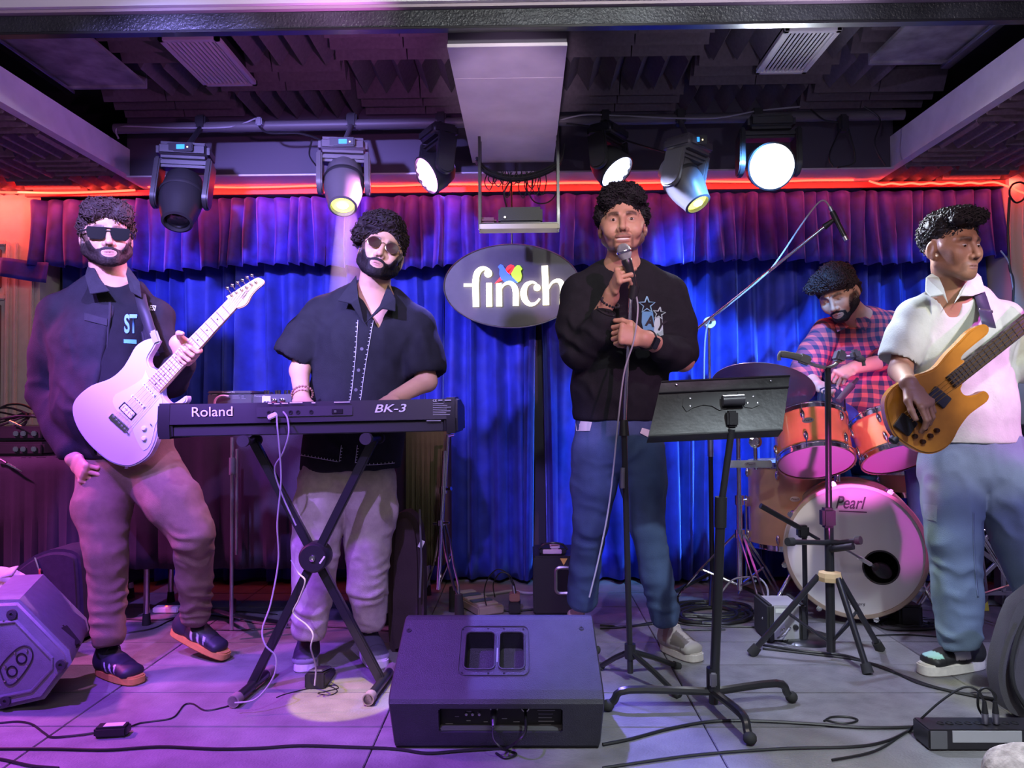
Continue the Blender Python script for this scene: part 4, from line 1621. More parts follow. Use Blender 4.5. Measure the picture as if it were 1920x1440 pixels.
def surf_text(s_, bvh, m, parent, px0, py0, wpx, hpx, ang=0, shear=0, name='lettering', bold=0.0, lift=0.004, squash=None):
    c = bpy.data.curves.new(name, 'FONT')
    c.body = s_
    c.shear = shear
    c.offset = bold
    o = bpy.data.objects.new(name, c)
    COL.objects.link(o)
    bpy.context.view_layer.update()
    me = bpy.data.meshes.new_from_object(o.evaluated_get(bpy.context.evaluated_depsgraph_get()))
    bpy.data.objects.remove(o)
    xs = [v.co.x for v in me.vertices]
    ys = [v.co.y for v in me.vertices]
    x0, x1, y0, y1 = min(xs), max(xs), min(ys), max(ys)
    off = V(parent['_o'])
    ca, sa = math.cos(R(ang)), math.sin(R(ang))
    last = None
    for v in me.vertices:
        u = (v.co.x - x0) / (x1 - x0) * wpx
        w_ = (v.co.y - y0) / (y1 - y0) * hpx
        X, Y = px0 + u * ca - w_ * sa, py0 - (u * sa + w_ * ca)
        hh = hit(bvh, X, Y, lift)
        if hh is None:
            hh = last or P(X, Y, 2.7)
        last = hh
        v.co = hh - off
    me.materials.clear()
    me.materials.append(m)
    o = bpy.data.objects.new(name, me)
    COL.objects.link(o)
    o.parent = parent
    o['_o'] = parent['_o']
    return o


surf_text('J', jb, whm, gt, 260, 583, 5, 9, bold=0.02)
surf_text('M-ESI', jb, whm, gt, 268, 581, 24, 10, -4, 0.2, bold=0.02)
surf_text('ST', tb, mat('blue_letters', (0.12, 0.35, 0.62), 0.6), gt, 233, 625, 24, 36, bold=0.03)
decal('print', tb, [(232, 636), (256, 637), (256, 645), (232, 643)], mat('teal_print', (0.08, 0.35, 0.45), 0.6), gt)


def trousers(t, name, m, hipp, wd_, legs, amp=0.006, folds=(), seed=0, cut=None, dp=0.12, h=0.0075, top=None):
    pts = [hipp] + [p for l in legs for p in l[0]]

    def bf(f):
        f.ecap(hipp + V((0, 0, 0.04)), hipp - V((0, 0, 0.03)), (wd_, dp), (wd_ * 1.02, dp * 1.05), (1, 0, 0), 0.03)
        for l in legs:
            limb(f, l[0], l[1], 0.018)
        if cut is not None:
            f.plane((0, 0, cut), (0, 0, 1))
        for l in legs:
            if True:
                a_, r_ = l[0][-1], l[1][-1]
                dr = (V(l[0][-1]) - V(l[0][-2])).normalized()
                f.ecap(V(a_) + dr * (r_ * 1.9 + 0.030), V(a_) + dr * (r_ * 1.9 + 0.04), (r_ * 1.9,) * 2, (r_ * 1.9,) * 2, (1, 0, 0), 0.0, 'sub')
    lo, hi = bounds(pts, 0.16)
    return cloth(name, m, t, lo, hi, bf, amp, 10, folds, seed, h, (1, 1, 0.8))


khaki = fabric('brown_chino', (0.17, 0.115, 0.08), 0.85)
kA, aA = P(200, 1035, 2.76), P(203, 1190, 2.75)
kB, aB = P(362, 1000, 2.76), P(366, 1150, 2.93)
hA, hB = P(205, 890, 2.85), P(285, 885, 2.85)
fd = [(kA, 0.10, 0.006, (0, 0, 1), 0.06), (P(203, 1150, 2.74), 0.09, 0.008, (0.2, 0, 1), 0.035), (kB, 0.10, 0.008, (0.4, 0, 1), 0.05),
      (P(366, 1120, 2.90), 0.09, 0.008, (0, 0.2, 1), 0.032), (P(250, 930, 2.75), 0.10, 0.005, (1, 0, 1), 0.06)]
trousers(gt, 'trousers', khaki, hip, 0.165, [([hA, P(192, 950, 2.80), kA, P(203, 1120, 2.77), aA], [0.110, 0.098, 0.070, 0.062, 0.055]),
                                           ([hB, P(325, 940, 2.78), kB, P(364, 1085, 2.86), aB], [0.110, 0.096, 0.072, 0.062, 0.052])], 0.005, fd, 2)
gold = (0.50, 0.25, 0.06)
st = lambda c: [(lambda x, y, z: (np.abs(((x * 9 + z * 12) % 1.0) - 0.5) < 0.17) & (x > 0.38) & (x < 0.66) & (np.abs(y) > 0.024) & (z < 0.065) & (z > 0.03), c)]
shoe(gt, FL(186, 1262), FL(262, 1284), upc=(0.018, 0.018, 0.028), solec=gold, solet=0.030, accents=st((0.45, 0.45, 0.5)), label='dark trainer with orange-brown sole, flat on floor', wd=0.05)
tb_ = FL(420, 1240)
shoe(gt, P(322, 1188, 3.00), tb_ + V((0.01, 0, 0.004)), up=(0.45, -0.1, 1), upc=(0.018, 0.018, 0.028), solec=gold, solet=0.030, accents=st((0.45, 0.45, 0.5)), label='dark trainer with orange-brown sole, heel raised', wd=0.05)

# ================================================================= keyboard player
kt = person('person in black short-sleeved shirt and round glasses behind the keyboard', (P(650, 1000, 2.88).x, 2.88, 0))
k_head = Head(P(716, 475, 2.85), head_rot(13, 7, -19), 0.99, 0.99, 1.10)
nk = P(700, 562, 2.90)
shA, shB = P(600, 585, 2.91), P(775, 600, 2.91)
elA, wrA = P(562, 695, 2.86), P(566, 748, 2.74)
elB, wrB = P(800, 715, 2.86), P(742, 745, 2.76)
chest, belly, hip = P(690, 640, 2.91), P(672, 760, 2.91), P(652, 868, 2.92)


def k_body(f):
    f.cap(k_head.w(0, -0.02, -0.06), P(700, 552, 2.90), 0.056, 0.062, 0.02)
    f.ecap(nk, chest, (0.085, 0.055), (0.15, 0.09), (1, 0, 0.1), 0.03)
    f.cap(shA, shB, 0.042, 0.042, 0.03)
    limb(f, [shA, elA, wrA], [0.046, 0.036, 0.026])
    limb(f, [shB, elB, wrB], [0.046, 0.038, 0.026])
    hand(f, wrA, (0.35, -0.85, -0.35), (0.1, 0.1, 1), -1, RELAX, TH_SIDE)
    hand(f, wrB, (-0.45, -0.85, -0.3), (0.1, 0.1, 1), 1, RELAX, TH_SIDE)


lo, hi = bounds([shA, shB, elA, wrA, wrB, elB, k_head.c + V((0, 0, 0.15))], 0.15)
kv, kq = body_mesh(kt, k_head, k_body, [], lo, hi, (0.58, 0.34, 0.20), dict(beard=1.0, beardz=-0.028))
make_beard(k_head, kt, kv, kq, 0.0048, -0.028, (0.012, 0.009, 0.009))
make_hair(k_head, kt, [((0, -0.02, 0.050), (0.080, 0.100, 0.086)), ((0.02, 0.05, 0.100), (0.062, 0.046, 0.040)), ((0.075, 0.02, 0.085), (0.040, 0.05, 0.045)), ((0.095, 0.01, 0.035), (0.030, 0.04, 0.045)), ((0.02, -0.02, 0.12), (0.07, 0.08, 0.04))],
          [((0, 0.088, 0.0), (0.072, 0.05, 0.062)), ((-0.09, 0.01, -0.03), (0.035, 0.04, 0.055)), ((0.088, 0.01, -0.035), (0.03, 0.035, 0.045)), ((0, 0.06, -0.08), (0.11, 0.09, 0.08))],
          (0.020, 0.012, 0.012), 0.007, 48, 420, 0.030, 0.0026, 0.0050, flow=lambda p: (0.8, -0.3, -0.2), seed=5)
# round glasses
h_ = k_head
M['gold'] = mat('gold_wire', (0.75, 0.6, 0.45), 0.2, 1.0)
gl = None
for sg_ in (1, -1):
    c = h_.w(sg_ * 0.034, 0.096, 0.0)
    ring = [h_.w(sg_ * 0.034 + 0.0235 * math.cos(a_), 0.096, 0.0195 * math.sin(a_)) for a_ in [2 * PI * i / 28 for i in range(29)]]
    if gl is None:
        gl = MB().tube(ring, 0.0014, 6).build('glasses', M['gold'], kt)
        gl['label'] = 'round gold-rimmed tinted glasses'
    else:
        MB().tube(ring, 0.0014, 6).build('glasses_rim', M['gold'], gl)
    vs = [c + (h_.rot @ V((0, 0.001, 0)))] + [c + (p_ - c) * 0.96 for p_ in ring[:-1]]
    MB().add(vs, [(0, 1 + i, 1 + (i + 1) % 28) for i in range(28)]).build('tinted_lens', mat('brown_lens', (0.035, 0.010, 0.010), 0.25, spec=0.10), gl, smooth=False)
b = MB()
b.tube(smoothpath([h_.w(-0.0105, 0.096, 0.004), h_.w(0, 0.100, 0.008), h_.w(0.0105, 0.096, 0.004)], 4), 0.0014, 6)
b.tube([h_.w(0.057, 0.095, 0.004), h_.w(0.082, 0.0, 0.0)], 0.0016, 6)
b.tube([h_.w(-0.057, 0.095, 0.004), h_.w(-0.082, 0.0, 0.0)], 0.0016, 6)
b.build('glasses_arm', M['gold'], gl)

shm = fabric('black_short_sleeve_shirt', (0.016, 0.017, 0.020), 0.8, 0.15, 30)


def k_shirt(f):
    f.ecap(P(700, 570, 2.92), chest, (0.13, 0.085), (0.200, 0.125), (1, 0, 0.1), 0.04)
    f.ecap(chest, belly, (0.200, 0.125), (0.185, 0.135), (1, 0, 0), 0.04)
    f.ecap(belly, P(655, 895, 2.92), (0.185, 0.135), (0.188, 0.14), (1, 0, 0), 0.03)
    f.cap(P(605, 590, 2.92), P(695, 565, 2.93), 0.066, 0.065, 0.05)
    f.cap(P(780, 615, 2.92), P(705, 568, 2.93), 0.066, 0.062, 0.05)
    limb(f, [P(605, 590, 2.92), P(575, 632, 2.90), P(558, 660, 2.89)], [0.072, 0.080, 0.086], 0.02)
    limb(f, [P(778, 610, 2.92), P(790, 660, 2.90), P(795, 688, 2.89)], [0.072, 0.080, 0.084], 0.02)
    z = P(650, 872, 2.9).z
    f.plane((0, 0, z - 0.002), (0.02, 0, -1))
    # sleeve ends
    dr = (P(552, 668, 2.88) - P(600, 592, 2.9)).normalized()
    f.ecap(P(552, 668, 2.88) + dr * 0.10, P(552, 668, 2.88) + dr * 0.12, (0.11, 0.11), (0.11, 0.11), (1, 0, 0), 0, 'sub')
    dr = (P(797, 692, 2.88) - P(783, 610, 2.9)).normalized()
    f.ecap(P(797, 692, 2.88) + dr * 0.115, P(797, 692, 2.88) + dr * 0.13, (0.115, 0.115), (0.115, 0.115), (1, 0, 0), 0, 'sub')
    # V neck
    f.ell(P(702, 540, 2.86), (0.068, 0.11, 0.06), None, 0.01, 'sub')
    f.carve([(P(660, 530, 2.8), (-1, 0, -0.26 - 0.28)), (P(738, 530, 2.8), (1, 0, -0.30)), ((0, 2.90, 0), (0, 1, 0)), (P(684, 616, 2.8), (0, 0, -1))])


folds = [(P(575, 630, 2.84), 0.09, 0.004, (1, 0, 0.8), 0.05), (P(780, 650, 2.84), 0.10, 0.005, (1, 0, 0.3), 0.05), (P(740, 620, 2.8), 0.12, 0.005, (1, 0, -0.3), 0.06), (P(650, 830, 2.8), 0.14, 0.004, (1, 0, 0), 0.07)]
lo, hi = bounds([P(530, 560, 2.92), P(830, 720, 2.92), P(650, 905, 2.92)], 0.14)
sv, sq, sb, so = cloth('shirt', shm, kt, lo, hi, k_shirt, 0.005, 8, folds, 9)
so['label'] = 'black camp-collar shirt with white stitched front'


def k_tee(f):
    f.ecap(P(700, 600, 2.93), P(670, 780, 2.92), (0.13, 0.085), (0.13, 0.10), (1, 0, 0.1), 0.03)


cm2 = fabric('shirt_collar', (0.022, 0.023, 0.028), 0.8)
flap('collar', [P(668, 515, 2.86), P(643, 548, 2.80), P(633, 563, 2.775), P(658, 569, 2.765), P(684, 608, 2.765), P(672, 560, 2.78)], cm2, kt)
flap('collar', [P(728, 535, 2.86), P(742, 562, 2.81), P(742, 585, 2.785), P(718, 580, 2.775), P(684, 608, 2.765), P(712, 575, 2.79)], cm2, kt)
stm = mat('white_stitching', (0.65, 0.68, 0.70), 0.6)


def stitches(bvh, pix, parent, dx, step=5.0, ln=3.2, wd_=1.1):
    """blanket stitch: a thin line with short teeth"""
    path = smoothpath([V((x, y, 0)) for x, y in pix], 14)
    b = MB()
    acc = 0
    pts = [hit(bvh, p.x, p.y, 0.003) for p in path]
    pts = [p for p in pts if p is not None]
    if len(pts) > 1:
        b.tube(pts, 0.0011, 4)
    for i in range(1, len(path)):
        seg = (path[i] - path[i - 1]).length
        acc += seg
        if acc >= step:
            acc = 0
            p = path[i]
            a_, c_ = hit(bvh, p.x, p.y, 0.003), hit(bvh, p.x + dx[0] * ln, p.y + dx[1] * ln, 0.003)
            if a_ and c_:
                b.tube([a_, c_], 0.0013, 4)
    o = b.build('stitching', stm, parent)
    return o


stitches(sb, [(671, 600), (667, 660), (661, 720), (657, 750)], kt, (-1, 0))
stitches(sb, [(700, 601), (693, 640), (683, 700), (676, 750)], kt, (-1, 0))
stitches(sb, [(640, 835), (638, 850), (636, 866)], kt, (1, 0))
stitches(sb, [(560, 853), (600, 860), (634, 866)], kt, (0, -1))
stitches(sb, [(670, 835), (668, 852), (666, 868)], kt, (1, 0))
stitches(sb, [(680, 872), (710, 871), (740, 868)], kt, (0, -1))
for (x, y) in ((678, 654), (672, 694), (667, 731)):
    p_ = hit(sb, x, y, 0.003)
    if p_:
        MB().lathe(p_ + V((0, 0.004, 0)), (0, -1, 0), [(0.006, 0), (0.006, 0.003), (0.003, 0.003), (0.003, 0.002), (0, 0.002)], 14).build('button', M['greyp'], kt)
kh2 = fabric('pale_khaki_cotton', (0.40, 0.35, 0.31), 0.85)
kA, aA = P(592, 1020, 2.86), P(580, 1178, 2.82)
kB, aB = P(690, 1015, 2.90), P(695, 1160, 2.95)
fd = [(P(585, 1140, 2.8), 0.10, 0.009, (0.15, 0, 1), 0.04), (P(695, 1130, 2.85), 0.10, 0.009, (0.1, 0, 1), 0.04), (kA, 0.12, 0.006, (0.5, 0, 1), 0.07), (kB, 0.12, 0.007, (-0.4, 0, 1), 0.06), (P(620, 920, 2.8), 0.10, 0.006, (1, 0, 0.8), 0.06)]
trousers(kt, 'trousers', kh2, P(652, 880, 2.92), 0.165, [([P(612, 905, 2.90), P(600, 960, 2.88), kA, P(588, 1110, 2.84), aA], [0.104, 0.098, 0.084, 0.074, 0.062]),
                                                     ([P(690, 905, 2.90), P(698, 960, 2.90), kB, P(690, 1100, 2.92), aB], [0.104, 0.098, 0.084, 0.074, 0.060])], 0.006, fd, 12)
# cargo pocket seam
shoe(kt, P(580, 1222, 2.93) * 1.0 - V((0, 0, P(580, 1222, 2.93).z)), FL(570, 1262) , upc=(0.035, 0.03, 0.05), solec=(0.75, 0.72, 0.75), solet=0.034, wd=0.052, label='dark basketball sneaker with pale sole under the stand crossing',
     accents=[(lambda x, y, z: (z < 0.048) & (x > 0.2), (0.30, 0.28, 0.36))])
shoe(kt, V((P(685, 1215, 3.02).x, 3.02, 0)), FL(714, 1256), upc=(0.06, 0.055, 0.09), solec=(0.75, 0.72, 0.75), solet=0.034, wd=0.052, label='grey-purple sneaker with pale sole next to the stand leg',
     accents=[(lambda x, y, z: (z < 0.048) & (x > 0.5), (0.35, 0.33, 0.42))])
# bead bracelet
b = MB()
wc = elA.lerp(wrA, 0.96)
axd = (wrA - elA).normalized()
u_ = axd.orthogonal().normalized()
w2 = axd.cross(u_)
bb = None
for i in range(22):
    a_ = 2 * PI * i / 22
    b.ball(P(567, 739, 2.745) + (u_ * math.cos(a_) + w2 * math.sin(a_)) * 0.036, 0.0048, n=8)
b.build('bead_bracelet', mat('brown_beads', (0.25, 0.12, 0.08), 0.3), kt)

# ================================================================= singer
st_ = person('person in black sweatshirt with star print singing into the microphone', (P(1165, 1000, 2.92).x, 2.92, 0))
s_head = Head(P(1167, 423, 2.86), head_rot(-7, 3, 1), 1.02, 1.03, 1.04)
nk = P(1166, 508, 2.91)
shA, shB = P(1085, 540, 2.93), P(1255, 540, 2.93)
elA, wrA = P(1090, 655, 2.86), P(1146, 556, 2.755)
elB, wrB = P(1280, 675, 2.88), P(1214, 637, 2.69)
chest, belly, hip = P(1170, 620, 2.94), P(1160, 730, 2.94), P(1158, 800, 2.95)
mic_top, mic_bot = P(1169, 470, 2.69), P(1190, 545, 2.66)


def s_body(f):
    f.cap(s_head.w(0, -0.02, -0.06), nk, 0.055, 0.062, 0.02)
    f.ecap(nk, chest, (0.08, 0.055), (0.14, 0.09), (1, 0, 0), 0.03)
    f.cap(shA, shB, 0.042, 0.042, 0.03)
    limb(f, [shA, elA, wrA], [0.05, 0.040, 0.027])
    limb(f, [shB, elB, wrB], [0.05, 0.042, 0.028])
    # hand on the microphone: palm side away from us, fingers wrap across the front
    hand(f, P(1147, 550, 2.748), (0.22, -0.70, 0.66), (-0.95, -0.25, 0.1), -1, ((58, 72, 40), (62, 76, 40), (64, 78, 40), (66, 78, 40)), ((0.6, 0.5, -0.6), (0.7, 0.1, -0.6), (0.7, -0.3, -0.5)), 1.0, 0.0)
    f.cap(wrA, P(1147, 550, 2.748), 0.027, 0.026, 0.01)
    hand(f, P(1207, 635, 2.680), (-0.95, -0.1, 0.22), (0.05, -0.95, 0.30), 1, ((55, 68, 40), (60, 72, 40), (64, 74, 40), (66, 74, 40)), ((0.7, 0.5, 0.0), (0.8, 0.3, -0.4), (0.8, 0.0, -0.5)), 1.0, 0.02)
    f.cap(wrB, P(1207, 635, 2.680), 0.028, 0.027, 0.01)


lo, hi = bounds([shA, shB, elA, elB, P(1170, 500, 2.6), s_head.c + V((0, 0, 0.15))], 0.13)
sk_ = (0.54, 0.29, 0.18)
sv, sq = body_mesh(st_, s_head, s_body, [fb(P(1170, 520, 2.70), 0.10), fb(P(1180, 625, 2.70), 0.10)], lo, hi, sk_, dict(beard=0.78, beardz=-0.066, tache=0.75), smile=True)
eyes(s_head, st_, (0.0, -0.02))
MB().ball(s_head.w(0, 0.0815, -0.0728), 0.019 * 1.03, (1.25, 0.42, 0.28), s_head.rot, 18).build('teeth', mat('teeth', (0.8, 0.76, 0.68), 0.25), st_)
make_hair(s_head, st_, [((0, -0.02, 0.047), (0.080, 0.098, 0.086)), ((0, 0.04, 0.105), (0.070, 0.052, 0.040)), ((-0.045, 0.05, 0.085), (0.035, 0.035, 0.03)), ((0.05, 0.05, 0.085), (0.03, 0.035, 0.035)), ((0.078, 0.01, 0.03), (0.018, 0.03, 0.05)), ((-0.076, 0.01, 0.03), (0.018, 0.03, 0.05))],
          [((0, 0.090, 0.002), (0.068, 0.05, 0.062)), ((-0.088, 0.02, -0.03), (0.03, 0.045, 0.04)), ((0.088, 0.02, -0.03), (0.03, 0.045, 0.04)), ((0, 0.06, -0.08), (0.11, 0.09, 0.08))],
          (0.012, 0.010, 0.012), 0.006, 60, 520, 0.022, 0.0024, 0.0048, flow=lambda p: (0.2, -0.5, -0.3), seed=8)
swm = fabric('black_sweatshirt', (0.018, 0.018, 0.021), 0.9, 0.12, 40)


def s_sweat(f):
    f.ecap(P(1167, 522, 2.93), chest, (0.13, 0.085), (0.190, 0.125), (1, 0, 0), 0.04)
    f.ecap(chest, belly, (0.190, 0.125), (0.178, 0.135), (1, 0, 0), 0.04)
    f.ecap(belly, P(1155, 775, 2.95), (0.178, 0.135), (0.165, 0.13), (1, 0, 0), 0.02)
    f.cap(P(1090, 550, 2.94), P(1165, 530, 2.95), 0.070, 0.065, 0.05)
    f.cap(P(1250, 550, 2.94), P(1168, 530, 2.95), 0.070, 0.065, 0.05)
    limb(f, [P(1090, 555, 2.93), P(1082, 610, 2.90), elA, P(1118, 625, 2.80), P(1130, 600, 2.77)], [0.078, 0.078, 0.076, 0.060, 0.046], 0.02)
    limb(f, [P(1252, 555, 2.93), P(1268, 610, 2.92), P(1272, 660, 2.90), P(1262, 662, 2.82), P(1243, 655, 2.755)], [0.075, 0.072, 0.070, 0.060, 0.046], 0.02)
    f.ell(P(1167, 492, 2.88), (0.066, 0.09, 0.045), None, 0.008, 'sub')
    f.plane((0, 0, P(1155, 788, 2.9).z), (0, 0, -1))


folds = [(P(1085, 620, 2.82), 0.10, 0.007, (0.6, 0, 1), 0.045), (P(1120, 690, 2.80), 0.13, 0.006, (1, 0, 1), 0.06), (P(1270, 640, 2.84), 0.08, 0.006, (0.3, 0, 1), 0.04), (P(1235, 700, 2.8), 0.10, 0.006, (1, 0, -0.8), 0.055), (P(1150, 760, 2.8), 0.12, 0.004, (1, 0, 0.2), 0.05)]
lo, hi = bounds([P(1050, 530, 2.94), P(1300, 700, 2.94), P(1155, 800, 2.94), P(1240, 655, 2.75)], 0.12)
wv, wq, wb, wo = cloth('sweatshirt', swm, st_, lo, hi, s_sweat, 0.005, 8, folds, 14)
wo['label'] = 'black sweatshirt with star print'
# print: two stars with trailing colour bands
blu = mat('sky_blue_print', (0.10, 0.30, 0.45), 0.6)
pal = mat('pale_mint_print', (0.45, 0.62, 0.58), 0.6)
lbl = mat('light_blue_outline', (0.30, 0.58, 0.72), 0.6)


def star_ribbon(cx, cy, r, m, w_, rot=0):
    pts = [(cx + (r if i % 2 == 0 else r * 0.42) * math.sin(PI * i / 5 + rot), cy - (r if i % 2 == 0 else r * 0.42) * math.cos(PI * i / 5 + rot)) for i in range(10)]
    pts.append(pts[0])
    b = MB()
    w3 = [hit(wb, x, y, 0.005) for x, y in pts]
    if all(w3):
        b.tube(w3, w_, 5)
        b.build('star_print', m, st_)


decal('print', wb, [(1204, 584), (1224, 584), (1227, 604), (1227, 630), (1207, 622), (1203, 604)], blu, st_)
decal('print', wb, [(1229, 594), (1242, 596), (1244, 628), (1226, 634), (1226, 610)], pal, st_)
star_ribbon(1213, 572, 16, lbl, 0.0028)
star_ribbon(1236, 588, 12, pal, 0.0026, 0.15)
blk = mat('dark_print', (0.01, 0.01, 0.012), 0.7)
surf_text('A', wb, blk, st_, 1209, 610, 18, 20, -10, bold=0.04, lift=0.006)
surf_text('Y', wb, blk, st_, 1228, 616, 16, 22, -25, bold=0.04, lift=0.006)
# belt, jeans
jean = fabric('blue_jeans', (0.055, 0.09, 0.19), 0.85, 0.35, 7)
kA, aA = P(1108, 980, 2.96), P(1092, 1120, 3.12)
kB, aB = P(1214, 985, 2.90), P(1246, 1150, 2.95)
fd = [(P(1100, 1000, 2.9), 0.10, 0.006, (0.1, 0, 1), 0.05), (P(1220, 1010, 2.85), 0.10, 0.006, (0, 0, 1), 0.06), (P(1250, 1150, 2.9), 0.09, 0.009, (0.1, 0, 1), 0.035), (P(1120, 870, 2.85), 0.12, 0.004, (0.4, 0, 1), 0.05), (P(1200, 860, 2.85), 0.12, 0.004, (-0.4, 0, 1), 0.05)]
jv2, jq2, jb2, jo2 = trousers(st_, 'jeans', jean, P(1157, 815, 2.95), 0.160, [([P(1118, 845, 2.94), P(1112, 910, 2.94), kA, P(1097, 1060, 3.04), aA], [0.094, 0.084, 0.064, 0.058, 0.062]),
                                                         ([P(1200, 845, 2.94), P(1207, 910, 2.93), kB, P(1230, 1075, 2.92), aB], [0.094, 0.084, 0.062, 0.056, 0.056])], 0.004, fd, 15)
decal('pocket_card', jb2, [(1079, 789), (1110, 791), (1106, 808), (1080, 808)], M['white'], st_, 0.004)
decal('price_tag', jb2, [(1204, 802), (1218, 806), (1215, 820), (1200, 812)], M['white'], st_, 0.006)
shoe(st_, FL(1243, 1217), FL(1312, 1243), upc=(0.40, 0.36, 0.33), solec=(0.55, 0.50, 0.45), lacec=(0.7, 0.66, 0.62), solet=0.034, wd=0.052, label='chunky beige and cream sneaker',
     accents=[(lambda x, y, z: (x > 0.45) & (x < 0.8) & (np.abs(y) > 0.012) & (z > 0.05), (0.12, 0.10, 0.09)), (lambda x, y, z: (x > 0.22) & (x < 0.34) & (z > 0.05), (0.30, 0.18, 0.16)), (lambda x, y, z: (x > 0.82), (0.34, 0.31, 0.28))])
shoe(st_, V((P(1085, 1180, 3.25).x, 3.25, 0)), V((P(1060, 1200, 3.0).x, 3.0, 0)), upc=(0.40, 0.36, 0.33), solec=(0.55, 0.50, 0.45), lacec=(0.7, 0.66, 0.62), solet=0.034, wd=0.052, label='sneaker hidden behind the big floor monitor')
# watch and bracelets
ax_ = (P(1207, 635, 2.680) - P(1243, 655, 2.785)).normalized()
wc = P(1214, 638, 2.695)
u_ = ax_.orthogonal().normalized()
w2 = ax_.cross(u_)
b = MB()
ring = [wc + (u_ * math.cos(2 * PI * i / 24) + w2 * math.sin(2 * PI * i / 24)) * 0.0315 for i in range(25)]
b.tube(ring, 0.0065, 6)
wt = b.build('watch_strap', M['rubber'], st_)
tc_ = (P(1214, 634, 2.6) - wc)
tc_ = (tc_ - ax_ * tc_.dot(ax_)).normalized()
mt = Matrix((ax_, ax_.cross(tc_), tc_)).transposed()
MB().box(wc + tc_ * 0.036, (0.036, 0.042, 0.011), mt, 0.004).build('watch_case', mat('watch_black', (0.01, 0.01, 0.015), 0.1, coat=1.0), wt)
wrax = (P(1150, 556, 2.725) - P(1130, 600, 2.77)).normalized()
u_ = wrax.orthogonal().normalized()
w2 = wrax.cross(u_)
for (c, r_, th, nm, nb) in ((P(1144, 568, 2.735), 0.033, 0.0052, 'chain_bracelet', 18), (P(1137, 583, 2.755), 0.034, 0.0028, 'cord_bracelet', 0)):
    b = MB()
    if nb:
        for i in range(nb):
            a_ = 2 * PI * i / nb
            b.ball(c + (u_ * math.cos(a_) + w2 * math.sin(a_)) * r_, th, n=8)
    else:
        b.tube([c + (u_ * math.cos(2 * PI * i / 24) + w2 * math.sin(2 * PI * i / 24)) * r_ for i in range(25)], th, 6)
    b.build(nm, M['blackm'], st_)
# ================================================================= drummer
dt = person('person in red and navy checked shirt seated behind the drums', (P(1620, 900, 3.95).x, 3.95, 0))
d_head = Head(P(1572, 552, 3.78), head_rot(-44, -26, 12), 1.05, 1.02, 1.08)
nk = P(1612, 600, 3.90)
shA, shB = P(1545, 615, 3.93), P(1668, 600, 3.95)
elA, wrA = P(1508, 700, 3.86), P(1530, 722, 3.72)
elB, wrB = P(1700, 668, 3.84), P(1600, 690, 3.70)
chest, belly, hip = P(1620, 670, 3.95), P(1635, 740, 3.97), P(1640, 800, 3.98)


def d_body(f):
    f.cap(d_head.w(0, -0.02, -0.06), nk, 0.060, 0.064, 0.02)
    f.ecap(nk, chest, (0.085, 0.055), (0.15, 0.09), (1, 0, 0), 0.03)
    f.cap(shA, shB, 0.042, 0.042, 0.03)
    limb(f, [shA, elA, wrA], [0.048, 0.042, 0.030])
    limb(f, [shB, elB, wrB], [0.048, 0.044, 0.030])
    hand(f, wrB, P(1550, 715, 3.64) - wrB, (0.1, -0.5, 0.8), 1, GRIP, TH_ACROSS, 1.05)
    hand(f, wrA, P(1565, 735, 3.66) - wrA, (-0.1, -0.6, 0.7), -1, GRIP, TH_ACROSS, 1.05)


lo, hi = bounds([shA, shB, elA, elB, wrA, wrB, P(1550, 740, 3.6), d_head.c + V((0, 0, 0.15))], 0.14)
dv, dq = body_mesh(dt, d_head, d_body, [fb(P(1560, 715, 3.68), 0.12)], lo, hi, (0.52, 0.30, 0.20), dict(beard=0.9, beardz=-0.045), closed=True, hf=0.0034)
make_beard(d_head, dt, dv, dq, 0.004, -0.048, (0.018, 0.013, 0.014))
make_hair(d_head, dt, [((0, -0.02, 0.055), (0.088, 0.102, 0.094)), ((0.0, 0.055, 0.095), (0.074, 0.052, 0.046)), ((-0.05, 0.07, 0.075), (0.045, 0.04, 0.035)), ((0.05, 0.065, 0.08), (0.045, 0.04, 0.035)), ((0.0, 0.085, 0.068), (0.05, 0.025, 0.024)), ((0, -0.08, 0.0), (0.07, 0.05, 0.08))],
          [((0, 0.090, -0.008), (0.072, 0.05, 0.055)), ((-0.09, 0.015, -0.03), (0.035, 0.045, 0.035)), ((0.09, 0.015, -0.03), (0.035, 0.045, 0.035)), ((0, 0.06, -0.08), (0.11, 0.09, 0.08))],
          (0.030, 0.020, 0.022), 0.007, 36, 420, 0.032, 0.0032, 0.005, flow=lambda p: (-0.5, -0.6, -0.4), seed=11)


